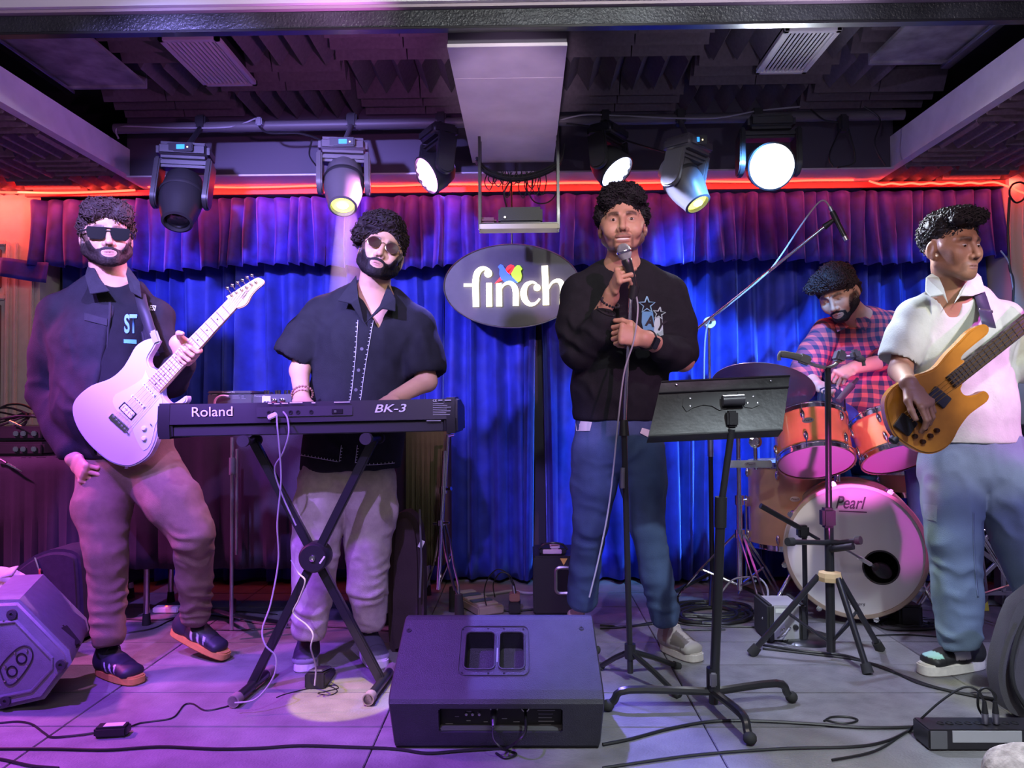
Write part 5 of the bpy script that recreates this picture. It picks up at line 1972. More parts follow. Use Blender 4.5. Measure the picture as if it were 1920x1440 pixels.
def plaidmat():
    m = mat('checked_cotton', (0.5, 0.08, 0.08), 0.85, bump=0.2, bscale=300)
    nt = m.node_tree
    b = nt.nodes['Principled BSDF']
    tc = [n for n in nt.nodes if n.type == 'TEX_COORD'][0]
    wv = nt.nodes.new('ShaderNodeTexNoise')
    wv.inputs['Scale'].default_value = 5
    nt.links.new(tc.outputs['Object'], wv.inputs['Vector'])
    mv = nt.nodes.new('ShaderNodeMix')
    mv.data_type = 'VECTOR'
    mv.inputs[0].default_value = 0.035
    nt.links.new(tc.outputs['Object'], mv.inputs[4])
    nt.links.new(wv.outputs['Color'], mv.inputs[5])
    sp = nt.nodes.new('ShaderNodeSeparateXYZ')
    nt.links.new(mv.outputs[1], sp.inputs[0])
    outs = []
    for ax in ('X', 'Z'):
        m1 = nt.nodes.new('ShaderNodeMath')
        m1.operation = 'MULTIPLY'
        m1.inputs[1].default_value = 1 / 0.042
        src = sp.outputs[ax]
        if ax == 'X':
            ad = nt.nodes.new('ShaderNodeMath')
            ad.operation = 'MULTIPLY_ADD'
            ad.inputs[1].default_value = 0.6
            nt.links.new(sp.outputs['Y'], ad.inputs[0])
            nt.links.new(sp.outputs['X'], ad.inputs[2])
            src = ad.outputs[0]
        nt.links.new(src, m1.inputs[0])
        fr = nt.nodes.new('ShaderNodeMath')
        fr.operation = 'FRACT'
        nt.links.new(m1.outputs[0], fr.inputs[0])
        gt_ = nt.nodes.new('ShaderNodeMath')
        gt_.operation = 'GREATER_THAN'
        gt_.inputs[1].default_value = 0.5
        nt.links.new(fr.outputs[0], gt_.inputs[0])
        outs.append(gt_.outputs[0])
    a = nt.nodes.new('ShaderNodeMath')
    a.operation = 'ADD'
    nt.links.new(outs[0], a.inputs[0])
    nt.links.new(outs[1], a.inputs[1])
    mm = nt.nodes.new('ShaderNodeMath')
    mm.operation = 'MULTIPLY'
    mm.inputs[1].default_value = 0.5
    nt.links.new(a.outputs[0], mm.inputs[0])
    cr = nt.nodes.new('ShaderNodeValToRGB')
    cr.color_ramp.interpolation = 'CONSTANT'
    e = cr.color_ramp.elements
    e[0].position = 0
    e[0].color = (0.62, 0.10, 0.10, 1)
    e[1].position = 0.4
    e[1].color = (0.22, 0.05, 0.09, 1)
    e2 = e.new(0.8)
    e2.color = (0.025, 0.025, 0.07, 1)
    nt.links.new(mm.outputs[0], cr.inputs[0])
    nt.links.new(cr.outputs[0], b.inputs['Base Color'])
    return m


M['plaid'] = plaidmat()


def d_shirt(f):
    f.ecap(P(1612, 612, 3.92), chest, (0.13, 0.085), (0.205, 0.13), (1, 0, 0), 0.04)
    f.ecap(chest, belly, (0.205, 0.13), (0.200, 0.15), (1, 0, 0), 0.04)
    f.ecap(belly, P(1640, 800, 3.98), (0.200, 0.15), (0.20, 0.16), (1, 0, 0), 0.03)
    f.cap(P(1552, 625, 3.93), P(1612, 608, 3.94), 0.072, 0.07, 0.05)
    f.cap(P(1665, 612, 3.95), P(1612, 608, 3.94), 0.074, 0.07, 0.05)
    limb(f, [P(1550, 628, 3.93), P(1525, 665, 3.90), elA, P(1514, 708, 3.82)], [0.074, 0.074, 0.070, 0.062], 0.02)
    limb(f, [P(1667, 615, 3.95), P(1688, 645, 3.90), elB, P(1660, 674, 3.78)], [0.076, 0.078, 0.072, 0.062], 0.02)
    f.ell(P(1598, 592, 3.84), (0.075, 0.12, 0.06), None, 0.01, 'sub')


folds = [(elA, 0.10, 0.007, (0, 0, 1), 0.05), (elB, 0.10, 0.007, (1, 0, 0.5), 0.05), (P(1600, 700, 3.85), 0.15, 0.006, (1, 0, 0.3), 0.08)]
lo, hi = bounds([P(1490, 620, 3.93), P(1720, 700, 3.93), P(1640, 810, 3.98), P(1600, 640, 3.80)], 0.12)
pv, pq, pb_, po = cloth('checked_shirt', M['plaid'], dt, lo, hi, d_shirt, 0.006, 8, folds, 21)
flap('collar', [P(1612, 588, 3.84), P(1632, 600, 3.80), P(1622, 622, 3.775), P(1606, 612, 3.775), P(1603, 600, 3.79)], M['plaid'], dt)
flap('collar', [P(1574, 600, 3.82), P(1566, 610, 3.80), P(1570, 622, 3.79), P(1592, 612, 3.78), P(1584, 604, 3.80)], M['plaid'], dt)
jeand = fabric('dark_blue_jeans', (0.05, 0.09, 0.26), 0.85, 0.3, 9)
trousers(dt, 'jeans', jeand, P(1645, 845, 3.98), 0.18, [([P(1610, 835, 3.97), P(1578, 790, 3.92), P(1548, 770, 3.87), P(1568, 900, 3.92), P(1574, 1040, 3.95)], [0.10, 0.092, 0.080, 0.07, 0.06]),
                                                ([P(1680, 850, 3.95), P(1715, 828, 3.80), P(1726, 846, 3.62), P(1738, 960, 3.60), P(1740, 1050, 3.60)], [0.10, 0.09, 0.078, 0.068, 0.06])], 0.005, [], 22)

# ================================================================= bassist
bt = person('person in pale polo shirt and grey-blue jeans playing the amber bass guitar', (P(1810, 1000, 2.75).x, 2.75, 0))
b_head = Head(P(1783, 464, 2.72), head_rot(20, -5, 3), 1.02, 0.96, 0.96)
nk = P(1788, 562, 2.79)
shA, shB = P(1712, 588, 2.80), P(1880, 590, 2.84)
elA, wrA = P(1688, 695, 2.76), P(1704, 720, 2.515)
elB, wrB = P(1940, 700, 2.78), P(2000, 610, 2.60)
chest, belly, hip = P(1800, 650, 2.84), P(1810, 760, 2.84), P(1818, 850, 2.84)


def b_body(f):
    f.cap(b_head.w(0, -0.015, -0.06), nk, 0.052, 0.058, 0.02)
    f.ecap(nk, chest, (0.085, 0.055), (0.14, 0.09), (1, 0, 0), 0.03)
    f.cap(shA, shB, 0.042, 0.042, 0.03)
    limb(f, [shA, elA, wrA], [0.044, 0.038, 0.026])
    limb(f, [shB, elB, wrB], [0.046, 0.040, 0.027])
    hand(f, wrA, P(1738, 760, 2.482) - wrA, (0.30, -0.75, 0.45), 1, ((18, 40, 20), (24, 40, 20), (26, 42, 22), (30, 40, 22)), ((0.7, 0.75, 0.0), (0.9, 0.35, -0.1), (1, 0.1, -0.2)), 1.04, 0.05)
    hand(f, wrB, (0.3, -0.2, 0.9), (0.6, -0.6, 0), 1, GRIP, TH_ACROSS)


lo, hi = bounds([shA, shB, elA, elB, wrA, wrB, b_head.c + V((0, 0, 0.15))], 0.16)
bv_, bq_ = body_mesh(bt, b_head, b_body, [fb(P(1730, 745, 2.50), 0.11)], lo, hi, (0.30, 0.15, 0.09), dict(beard=0.32, beardz=-0.056, tache=1.6, lip=(0.20, 0.09, 0.085)), hf=0.0028)
eyes(b_head, bt, (0.05, -0.25), (0.4, 0.36, 0.36))
make_hair(b_head, bt, [((0, -0.022, 0.046), (0.079, 0.097, 0.085)), ((0, 0.03, 0.100), (0.062, 0.070, 0.034)), ((-0.02, 0.068, 0.092), (0.050, 0.035, 0.026)), ((0.03, 0.070, 0.086), (0.045, 0.032, 0.026))],
          [((0, 0.090, -0.004), (0.075, 0.055, 0.060)), ((-0.088, 0.02, -0.03), (0.035, 0.05, 0.065)), ((0.088, 0.02, -0.03), (0.035, 0.05, 0.065)), ((0, 0.05, -0.085), (0.11, 0.11, 0.08)), ((0, -0.09, -0.06), (0.1, 0.06, 0.05))],
          (0.014, 0.012, 0.016), 0.005, 60, 380, 0.028, 0.0026, 0.005, flow=lambda p: (0.8, -0.4, 0.0), seed=17)
MB().ball(b_head.w(-0.0775, -0.004, -0.034), 0.0035, n=8).build('ear_stud', M['chrome'], bt)
M['polo'] = fabric('pale_polo_cotton', (0.44, 0.48, 0.43), 0.9, 0.06, 30, bump=0.15, bscale=160)


def b_polo(f):
    f.ecap(P(1792, 572, 2.81), chest, (0.125, 0.082), (0.178, 0.118), (1, 0, 0), 0.04)
    f.ecap(chest, belly, (0.178, 0.118), (0.170, 0.122), (1, 0, 0), 0.04)
    f.ecap(belly, P(1818, 845, 2.84), (0.170, 0.122), (0.178, 0.125), (1, 0, 0), 0.03)
    f.cap(P(1718, 595, 2.81), P(1790, 572, 2.83), 0.064, 0.062, 0.05)
    f.cap(P(1878, 600, 2.85), P(1795, 572, 2.83), 0.064, 0.062, 0.05)
    limb(f, [P(1716, 598, 2.81), P(1698, 640, 2.80), P(1688, 668, 2.79)], [0.068, 0.070, 0.072], 0.02)
    limb(f, [P(1880, 602, 2.85), P(1905, 650, 2.83), P(1925, 680, 2.81)], [0.070, 0.072, 0.074], 0.02)
    f.plane((0, 0, P(1800, 832, 2.75).z), (0, 0, -1))
    dr = (P(1688, 668, 2.79) - P(1716, 598, 2.81)).normalized()
    f.ecap(P(1688, 668, 2.79) + dr * 0.10, P(1688, 668, 2.79) + dr * 0.12, (0.10, 0.10), (0.10, 0.10), (1, 0, 0), 0, 'sub')
    f.ell(P(1795, 540, 2.76), (0.060, 0.10, 0.055), None, 0.01, 'sub')
    f.carve([(P(1762, 545, 2.7), (-1, 0, -0.62)), (P(1815, 545, 2.7), (1, 0, -0.15)), ((0, 2.80, 0), (0, 1, 0)), (P(1780, 592, 2.72), (0, 0, -1))])


folds = [(P(1745, 640, 2.74), 0.10, 0.005, (1, 0, 0.6), 0.06), (P(1880, 640, 2.76), 0.10, 0.006, (1, 0, -0.4), 0.05), (P(1860, 740, 2.72), 0.14, 0.005, (1, 0, 0.3), 0.07), (P(1760, 720, 2.72), 0.10, 0.004, (1, 0, 0), 0.06)]
lo, hi = bounds([P(1650, 560, 2.82), P(1960, 700, 2.82), P(1818, 850, 2.82)], 0.12)
qv, qq_, qb, qo = cloth('polo_shirt', M['polo'], bt, lo, hi, b_polo, 0.004, 8, folds, 31)
flap('collar', [P(1752, 508, 2.76), P(1736, 520, 2.74), P(1735, 545, 2.71), P(1745, 556, 2.685), P(1768, 552, 2.67), P(1778, 568, 2.665), P(1770, 540, 2.69), P(1760, 518, 2.73)], M['polo'], bt, 0.006)
flap('collar', [P(1822, 505, 2.78), P(1838, 520, 2.76), P(1846, 548, 2.73), P(1822, 556, 2.70), P(1800, 556, 2.69), P(1788, 570, 2.68), P(1800, 545, 2.70), P(1815, 522, 2.74)], M['polo'], bt, 0.006)
jl = fabric('washed_blue_jeans', (0.15, 0.21, 0.30), 0.85, 0.14, 9)
kA, aA = P(1790, 1010, 2.78), P(1798, 1190, 2.78)
kB, aB = P(1915, 1010, 2.74), P(1990, 1190, 2.70)
fd = [(P(1797, 1190, 2.75), 0.09, 0.011, (0.1, 0, 1), 0.045), (P(1790, 1080, 2.7), 0.12, 0.007, (0.5, 0, 1), 0.08), (P(1830, 880, 2.72), 0.10, 0.006, (1, 0, 0.5), 0.06), (P(1900, 950, 2.7), 0.12, 0.006, (1, 0, 0.8), 0.07)]
bjv, bjq, bjb, bjo = trousers(bt, 'jeans', jl, P(1822, 855, 2.84), 0.175, [([P(1780, 880, 2.83), P(1786, 940, 2.80), kA, P(1795, 1110, 2.78), aA], [0.104, 0.098, 0.086, 0.080, 0.072]),
                                                 ([P(1868, 875, 2.83), P(1890, 940, 2.80), kB, P(1955, 1110, 2.72), aB], [0.104, 0.098, 0.088, 0.082, 0.074])], 0.006, fd, 33)
decal('cargo_pocket', bjb, [(1730, 944), (1757, 948), (1756, 978), (1733, 972)], fabric('pocket_denim', (0.17, 0.235, 0.33)), bt, 0.005)
ribbon('seam', bjb, [(1826, 960), (1826, 1010), (1830, 1080), (1834, 1120)], 3, fabric('seam_denim', (0.15, 0.2, 0.30)), bt, 0.002, 0.001)
blackw = (0.02, 0.02, 0.022)
shoe(bt, FL(1842, 1252), FL(1726, 1266), upc=blackw, solec=(0.72, 0.68, 0.62), solet=0.040, wd=0.052, label='black, white and mint sneaker with thick pale sole',
     accents=[(lambda x, y, z: (x > 0.74) & (z > 0.062), (0.30, 0.55, 0.50)), (lambda x, y, z: (x > 0.34) & (x < 0.58) & (np.abs(y) > 0.022) & (z > 0.055) & (z < 0.088), (0.75, 0.75, 0.78))])
shoe(bt, V((1.87, 2.80, 0)), V((1.93, 2.55, 0)), upc=blackw, solec=(0.72, 0.68, 0.62), solet=0.040, wd=0.052, label='black and white sneaker beyond the frame edge')
# ------------------------------------------------------------------ moving-head stage lamps
M['lampb'] = mat('lamp_black', (0.02, 0.02, 0.023), 0.4)
M['lampg'] = mat('lamp_lit_grey', (0.09, 0.085, 0.095), 0.4)  # paler copy of lamp black, stage light on the body put into the colour
LCDM = mat('blue_display', (0.03, 0.15, 0.9), 0.3, emit=(0.03, 0.28, 1.0), es=1.6)


def moving_head(label, basep, headp, aim, kind, lens, es, tint, sc=1.0, display=False, light=None, yaw=0):
    t = thing('stage_lamp', basep, label, 'stage lamp', 'moving stage lamps hung under the ceiling')
    B, H = V(basep), V(headp)
    aim = V(aim).normalized()
    ax = aim.cross(V((0, 0, 1)))
    ax = ax.normalized() if ax.length > 0.2 else V((1, 0, 0))
    rz = Matrix((ax, V((0, 0, 1)).cross(ax) * 1, V((0, 0, 1)))).transposed()
    b = MB()
    b.box(B, (0.205 * sc, 0.15 * sc, 0.065 * sc), rz, 0.018 * sc, 3)
    b.cyl(B + V((0, 0, 0.03)), (B.x, 3.62, 2.30), 0.012, n=10)
    b.build('base', tint, t)
    MB().box((B.x, 3.62, 2.31), (0.05, 0.06, 0.07), None, 0.008).build('clamp', M['lampb'], t)
    hw = (0.088 if kind == 'beam' else 0.108) * sc
    yk = MB()
    yz = B.z - 0.035 * sc
    yk.box((B.x, B.y, yz - 0.012), (hw * 2 + 0.04, 0.085 * sc, 0.035 * sc), rz, 0.012)
    for s_ in (1, -1):
        top = V((B.x, B.y, yz)) + ax * s_ * (hw + 0.012)
        bot = H + ax * s_ * (hw + 0.012)
        dirn = (bot - top)
        L = dirn.length
        dn = dirn.normalized()
        # tapered plate with a rounded end
        pts = [(-0.050 * sc, 0), (0.050 * sc, 0), (0.050 * sc, L * 0.6)] + [(0.050 * sc * math.cos(a_), L + 0.045 * sc * math.sin(a_)) for a_ in [PI * k / 8 for k in range(9)]] + [(-0.050 * sc, L * 0.6)]
        side = ax * s_
        yv = side.cross(dn)
        m_ = Matrix((yv, dn, yv.cross(dn))).transposed().to_4x4()
        m_.translation = top - yv.cross(dn) * 0.013
        yk.prism(pts, 0.026, m_, 0.006)
    yk.build('yoke', tint, t, fix=True)
    if kind == 'beam':
        prof = [(0, -0.125), (0.05, -0.122), (0.072, -0.10), (0.083, -0.03), (0.084, 0.02), (0.076, 0.065), (0.062, 0.115), (0.060, 0.132), (0.050, 0.136), (0.047, 0.118)]
        lr, lz = 0.047, 0.119
    else:
        prof = [(0, -0.10), (0.05, -0.097), (0.078, -0.07), (0.094, -0.02), (0.100, 0.035), (0.101, 0.052), (0.094, 0.056), (0.090, 0.046)]
        lr, lz = 0.090, 0.047
    MB().lathe(H, aim, [(r_ * sc, z_ * sc) for r_, z_ in prof], 36).build('lamp_head', tint, t, fix=True)
    b = MB()
    for k in range(5):
        z_ = (-0.085 + 0.012 * k) * sc
        r_ = (0.079 if kind == 'beam' else 0.082) * sc
    if kind == 'beam':
        b.lathe(H, aim, [(0.0855 * sc, -0.03 * sc), (0.0875 * sc, -0.025 * sc), (0.0875 * sc, -0.015 * sc), (0.0855 * sc, -0.01 * sc)], 36)
        b.build('seam_ring', M['lampb'], t)
    lm = mat('lamp_lens', lens, 0.1, emit=lens if es else None, es=es)
    if kind == 'beam':
        MB().lathe(H + aim * lz * sc, aim, [(lr * sc, 0), (lr * 0.8 * sc, 0.006 * sc), (lr * 0.4 * sc, 0.010 * sc), (0, 0.011 * sc)], 28).build('lens', lm, t)
        if es:
            MB().ball(H + aim * (lz + 0.006) * sc, 0.024 * sc, (1, 1, 0.6), None, 14).build('lens_core', mat('lens_core', (1, 1, 0.8), 0.2, emit=(1, 1, 0.75), es=9), t)
    else:
        MB().lathe(H + aim * (lz - 0.004) * sc, aim, [(lr * sc, 0), (0, 0.0)], 28).build('lens_plate', lm, t)
        q1 = aim.orthogonal().normalized()
        q2 = aim.cross(q1)
        for ring, nn in ((0, 1), (0.036, 6), (0.071, 12)):
            for k in range(nn):
                a_ = 2 * PI * k / nn
                MB().ball(H + aim * (lz - 0.002) * sc + (q1 * math.cos(a_) + q2 * math.sin(a_)) * ring * sc, 0.0155 * sc, (1, 1, 1), None, 8).build('led_lens', lm, t)
    if display:
        fz = rz @ V((0, -1, 0))
        if fz.y > 0:
            fz = -fz
        fz = V((0, -1, 0.0))
        c = B + V((0.01, -0.078 * sc, 0.006))
        MB().box(c, (0.115, 0.012, 0.040), None, 0.004).build('control_panel', M['lampb'], t)
        MB().box(c + V((0.005, -0.0065, 0)), (0.036, 0.003, 0.020), None, 0.001).build('display', LCDM, t)
        MB().box(c + V((0.036, -0.0065, -0.002)), (0.006, 0.004, 0.006), None, 0.001).build('indicator', mat('amber_dot', (1, 0.8, 0.3), 0.3, emit=(1, 0.8, 0.4), es=2), t)
    if light:
        p_, col, size, blend = light
        spot('lamp_beam', H + aim * (lz + 0.03) * sc, H + aim * 3, p_, col, size, blend, 0.04)
    return t


YEL = (0.95, 1.0, 0.12)
moving_head('unlit black stage lamp hanging furthest from the centre beam, above the guitarist', P(349, 290, 3.45), P(340, 372, 3.42), (0.10, -0.50, -0.86), 'beam', (0.01, 0.01, 0.012), 0, M['lampb'], 1.1, True)
moving_head('purple-lit stage lamp with a yellow lens above the keyboard player', P(645, 280, 3.45), P(645, 346, 3.42), (0.08, -0.52, -0.85), 'beam', YEL, 3.2, M['lampg'], 1.05, True, (60, (0.9, 1.0, 0.25), 16, 0.2))
moving_head('pink glowing round wash light tilted to the keyboard player', P(822, 252, 3.50), P(815, 322, 3.45), (-0.72, -0.42, -0.50), 'wash', (1.0, 0.42, 1.0), 4, M['lampb'], 0.88, False, (150, (1.0, 0.35, 0.95), 70, 0.5))
moving_head('blue-white wash light directly behind the head of the singer', P(1140, 250, 3.50), P(1145, 312, 3.46), (0.55, -0.38, -0.72), 'wash', (0.62, 0.68, 1.0), 4, M['lampb'], 0.88, False, (130, (0.55, 0.60, 1.0), 70, 0.5))
moving_head('slanting stage lamp with a yellow lens between two wash lights', P(1290, 276, 3.45), P(1281, 342, 3.42), (0.40, -0.38, -0.84), 'beam', YEL, 3.2, M['lampg'], 1.0, True, (60, (0.9, 1.0, 0.25), 14, 0.2))
moving_head('dazzling white round wash light facing straight out from the stage', P(1440, 236, 3.45), P(1441, 312, 3.40), (-0.03, -0.95, -0.30), 'wash', (1.0, 1.0, 0.97), 14, M['lampb'], 1.02, False, (190, (0.85, 0.92, 1.0), 90, 0.6))
# lamp cables and a clip hanging free
cable([P(1520, 205, 3.6), P(1545, 225, 3.58), P(1575, 235, 3.58), P(1555, 290, 3.56), P(1562, 312, 3.56)], 0.004, 'black lamp cable dropping to a small plug right of the dazzling wash light')
cable([P(1590, 240, 3.58), P(1603, 290, 3.56), P(1598, 308, 3.56), P(1570, 314, 3.56)], 0.004, 'black lamp cable curving back to the hanging plug')
cable([P(1620, 200, 3.6), P(1650, 225, 3.58), P(1640, 270, 3.56), P(1660, 310, 3.56)], 0.004, 'black cable hanging from the pipe beside the pale right side beam')
cable([P(1050, 225, 3.6), P(1100, 215, 3.59), P(1180, 218, 3.6), P(1330, 222, 3.58), P(1420, 208, 3.6), P(1500, 200, 3.62)], 0.004, 'grey cable draped along the lighting pipe over the right half of the stage', M['cablew'])
cable([P(222, 260, 3.6), P(226, 238, 3.6), P(330, 240, 3.59), P(430, 238, 3.6), P(480, 222, 3.6)], 0.004, 'grey cable draped along the lighting pipe over the left half of the stage', M['cablew'])
cable([P(480, 225, 3.58), P(500, 248, 3.57), P(560, 250, 3.57), P(600, 262, 3.56), P(620, 275, 3.53)], 0.005, 'black cable from the pipe to the purple-lit lamp with a yellow lens')
cable([P(585, 262, 3.58), P(580, 290, 3.56), P(592, 310, 3.52)], 0.004, 'short black cable looping down beside the purple-lit lamp')
cable([P(1245, 285, 3.5), P(1170, 262, 3.55), P(1120, 240, 3.58), P(1062, 232, 3.6)], 0.004, 'thin black cable between the slanting lamp and the centre beam')
MB().box(P(1578, 225, 3.56), (0.05, 0.04, 0.05), None, 0.008)
tag(MB().box(P(1580, 232, 3.58), (0.045, 0.05, 0.08), None, 0.010).build('pipe_clamp', M['lampb'], loc=P(1580, 232, 3.58)), 'empty black pipe clamp with cables, right of the dazzling wash light', 'clamp')
tag(MB().box(P(487, 229, 3.58), (0.03, 0.04, 0.04), None, 0.006).build('pipe_clip', M['steel'], loc=P(487, 229, 3.58)), 'small bare metal clip on the pipe between the two left lamps', 'clip')
# cable coil high on the cream right wall
t_ = [P(1893, 355, 3.96), P(1900, 345, 3.95), P(1915, 342, 3.95), P(1925, 352, 3.95), P(1920, 372, 3.95), P(1905, 380, 3.95), P(1894, 368, 3.95), P(1893, 355, 3.94)]
cable(t_, 0.005, 'dark cable loop pinned at the top of the cream right wall')
cable([P(1893, 370, 3.95), P(1890, 430, 3.95), P(1893, 500, 3.95), P(1900, 530, 3.95), P(1898, 600, 3.95)], 0.006, 'cable hanging down the corner of the cream right wall')
cable([P(1876, 470, 3.95), P(1890, 490, 3.95), P(1895, 515, 3.95), P(1902, 560, 3.95)], 0.004, 'pale cable crossing from the valance end to the right wall', M['cablew'])
# ------------------------------------------------------------------ electric guitar
def plane_pts(pix, d):
    return [(lambda q: (q.x, q.z))(P(x, y, d)) for x, y in pix]


def facing(y):
    """local x,y = world x,z ; local z = towards the camera, at depth y"""
    return Matrix(((1, 0, 0, 0), (0, 0, -1, y), (0, 1, 0, 0), (0, 0, 0, 1)))


def rounded(pts, n=4):
    return [tuple(v)[:2] for v in smoothpath([V((x, y, 0)) for x, y in pts + pts[:1]], n)[:-1]]


M['maple'] = mat('maple_neck', (0.72, 0.52, 0.25), 0.35, noise=0.08, coat=0.3)
M['gbody'] = mat('off_white_violet_lit', (0.50, 0.46, 0.64), 0.18, coat=0.8)  # off-white body with the violet stage light tinted into its colour
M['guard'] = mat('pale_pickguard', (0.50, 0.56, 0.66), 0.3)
GD = 2.668
gtr = thing('electric_guitar', P(235, 800, GD), 'violet-lit off-white electric guitar with maple neck held by the guitarist', 'guitar')
out = rounded(plane_pts([(295, 638), (288, 652), (277, 672), (281, 687), (293, 694), (304, 712), (303, 735), (308, 748), (321, 757), (336, 750), (348, 742), (349, 753), (328, 770), (309, 784), (298, 803), (292, 828),
                  (278, 855), (255, 871), (235, 875), (205, 866), (175, 842), (152, 815), (138, 787), (135, 762), (145, 743), (170, 723), (205, 710), (227, 692), (240, 673), (253, 650), (270, 638), (287, 634)], GD), 3)
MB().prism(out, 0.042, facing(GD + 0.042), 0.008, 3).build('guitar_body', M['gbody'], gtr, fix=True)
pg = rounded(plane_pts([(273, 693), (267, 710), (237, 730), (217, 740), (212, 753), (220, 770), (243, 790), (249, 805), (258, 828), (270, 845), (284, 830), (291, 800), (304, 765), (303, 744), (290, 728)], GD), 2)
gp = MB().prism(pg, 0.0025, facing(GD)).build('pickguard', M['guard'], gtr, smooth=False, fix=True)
# neck and fretboard
nd = MB().prism(plane_pts([(280, 716), (300, 738), (443, 578), (428, 561)], GD), 0.018, facing(GD + 0.014), 0.003).build('neck', M['maple'], gtr, fix=True)
MB().prism(plane_pts([(277, 713), (299, 735), (443, 578), (428, 561)], GD - 0.004), 0.003, facing(GD - 0.004)).build('fretboard', mat('fretboard_maple', (0.70, 0.52, 0.32), 0.35), gtr, smooth=False, fix=True)
A0, A1, B0, B1 = V((428, 561, 0)), V((277, 713, 0)), V((443, 578, 0)), V((299, 735, 0))
fx = 1 - 2 ** (-1 / 12)
for k in range(1, 22):
    u = (1 - 2 ** (-k / 12)) / (1 - 2 ** (-21.5 / 12))
    a_, b_ = A0.lerp(A1, u), B0.lerp(B1, u)
    MB().tube([P(a_.x, a_.y, GD - 0.0078), P(b_.x, b_.y, GD - 0.0078)], 0.0013, 4).build('fret', M['steel'], gtr)
    if k in (3, 5, 7, 9, 15, 17, 19, 21, 12):
        u2 = (u + (1 - 2 ** (-(k - 1) / 12)) / (1 - 2 ** (-21.5 / 12))) / 2
        for wv in ((0.25, 0.75) if k == 12 else (0.5,)):
            c = A0.lerp(A1, u2).lerp(B0.lerp(B1, u2), wv)
            MB().lathe(P(c.x, c.y, GD - 0.0073), (0, -1, 0), [(0.003, 0), (0.003, 0.0008), (0, 0.0008)], 10).build('fret_dot', M['black'], gtr)
hs = rounded(plane_pts([(424, 556), (430, 563), (443, 578), (457, 575), (465, 568), (471, 556), (481, 544), (493, 534), (495, 527), (489, 522), (479, 522), (450, 540)], GD), 3)
MB().prism(hs, 0.015, facing(GD + 0.012), 0.003).build('headstock', M['maple'], gtr, fix=True)
MB().tube([P(428, 560, GD - 0.009), P(443, 577, GD - 0.009)], 0.0022, 5).build('nut', M['white'], gtr)
pegs = [(434, 553), (443, 548), (453, 543), (462, 538), (471, 533), (480, 529)]
for (x, y) in pegs:
    MB().lathe(P(x, y, GD - 0.003), (0, -1, 0), [(0.005, 0), (0.005, 0.004), (0.003, 0.009), (0, 0.010)], 12).build('tuning_post', M['chrome'], gtr)
    b = MB().cyl(P(x - 2, y - 4, GD + 0.006), P(x - 7, y - 12, GD + 0.006), 0.002, n=8)
    b.ball(P(x - 8, y - 13, GD + 0.006), 0.0065, (1, 0.6, 1), None, 10)
    b.build('tuning_peg', M['chrome'], gtr)
stb = [(212 + 5.2 * k, 782 + 5.6 * k) for k in range(6)]
for k in range(6):
    e_ = V((A0.x + (B0.x - A0.x) * (0.1 + 0.16 * k), A0.y + (B0.y - A0.y) * (0.1 + 0.16 * k), 0))
    MB().tube([P(*stb[k], GD - 0.009), P(e_.x, e_.y, GD - 0.011), P(*pegs[k], GD - 0.009)], 0.0006, 4).build('string', M['steel'], gtr)


def bar_on(parent, name, m, p0, p1, wpx, d, h, bev=0.002, dd=0.0):
    """raised bar between two pixels on a plane facing the camera"""
    a_, b_ = P(*p0, d), P(*p1, d)
    ax = (b_ - a_)
    L = ax.length
    ax.normalize()
    up = ax.cross(V((0, 1, 0)))
    m_ = Matrix((ax, up, ax.cross(up))).transposed()
    w_ = wpx * d / F
    c = (a_ + b_) / 2
    c.y = d - h / 2 + dd
    return MB().box(c, (L, w_, h), m_, bev).build(name, m, parent)


bar_on(gtr, 'pickup', M['white'], (269, 719), (292, 744), 7, GD - 0.002, 0.004)
bar_on(gtr, 'pickup', M['white'], (247, 741), (272, 765), 7, GD - 0.002, 0.004)
hb = bar_on(gtr, 'humbucker', M['white'], (230, 761), (250, 781), 13, GD - 0.002, 0.005)
hb2 = bar_on(gtr, 'pickup_ring', M['blackm'], (228, 759), (252, 783), 17, GD - 0.0015, 0.003)
bar_on(gtr, 'bridge', M['chrome'], (208, 779), (238, 806), 12, GD - 0.002, 0.007)
for k in range(6):
    MB().box(P(stb[k][0] - 0, stb[k][1], GD - 0.0095), (0.010, 0.004, 0.007), Matrix.Rotation(R(45), 3, 'Y'), 0.001).build('bridge_saddle', M['steel'], gtr)
for (p0, p1, n_) in (((269, 719), (292, 744), 6), ((247, 741), (272, 765), 6), ((230, 761), (250, 781), 6)):
    b = MB()
    for k in range(n_):
        u = (k + 0.5) / n_
        b.cyl(P(p0[0] + (p1[0] - p0[0]) * u, p0[1] + (p1[1] - p0[1]) * u, GD - 0.006), P(p0[0] + (p1[0] - p0[0]) * u, p0[1] + (p1[1] - p0[1]) * u, GD - 0.0075), 0.0022, n=8)
    b.build('pole_pieces', M['steel'], gtr)['kind'] = 'stuff'
for (x, y) in ((271, 803), (271, 822)):
    MB().lathe(P(x, y, GD - 0.0025), (0, -1, 0), [(0.009, 0), (0.008, 0.008), (0.006, 0.010), (0, 0.010)], 16).build('volume_knob', M['white'], gtr)
MB().cyl(P(283, 797, GD - 0.002), P(282, 794, GD - 0.014), 0.002, n=8).build('pickup_switch', M['blackm'], gtr)
MB().lathe(P(237, 874, GD + 0.02), (0, 0, -1), [(0.004, 0), (0.008, 0.008), (0, 0.010)], 12).build('strap_button', M['chrome'], gtr)
text('JSDN', 'lettering', mat('brown_print', (0.12, 0.07, 0.03), 0.6), gtr, Matrix.Translation(P(457, 563, GD - 0.0045)) @ Matrix.Rotation(R(-56), 4, 'Y') @ Matrix.Rotation(R(90), 4, 'X'), 0.038, 0.013, 0, 0.2)
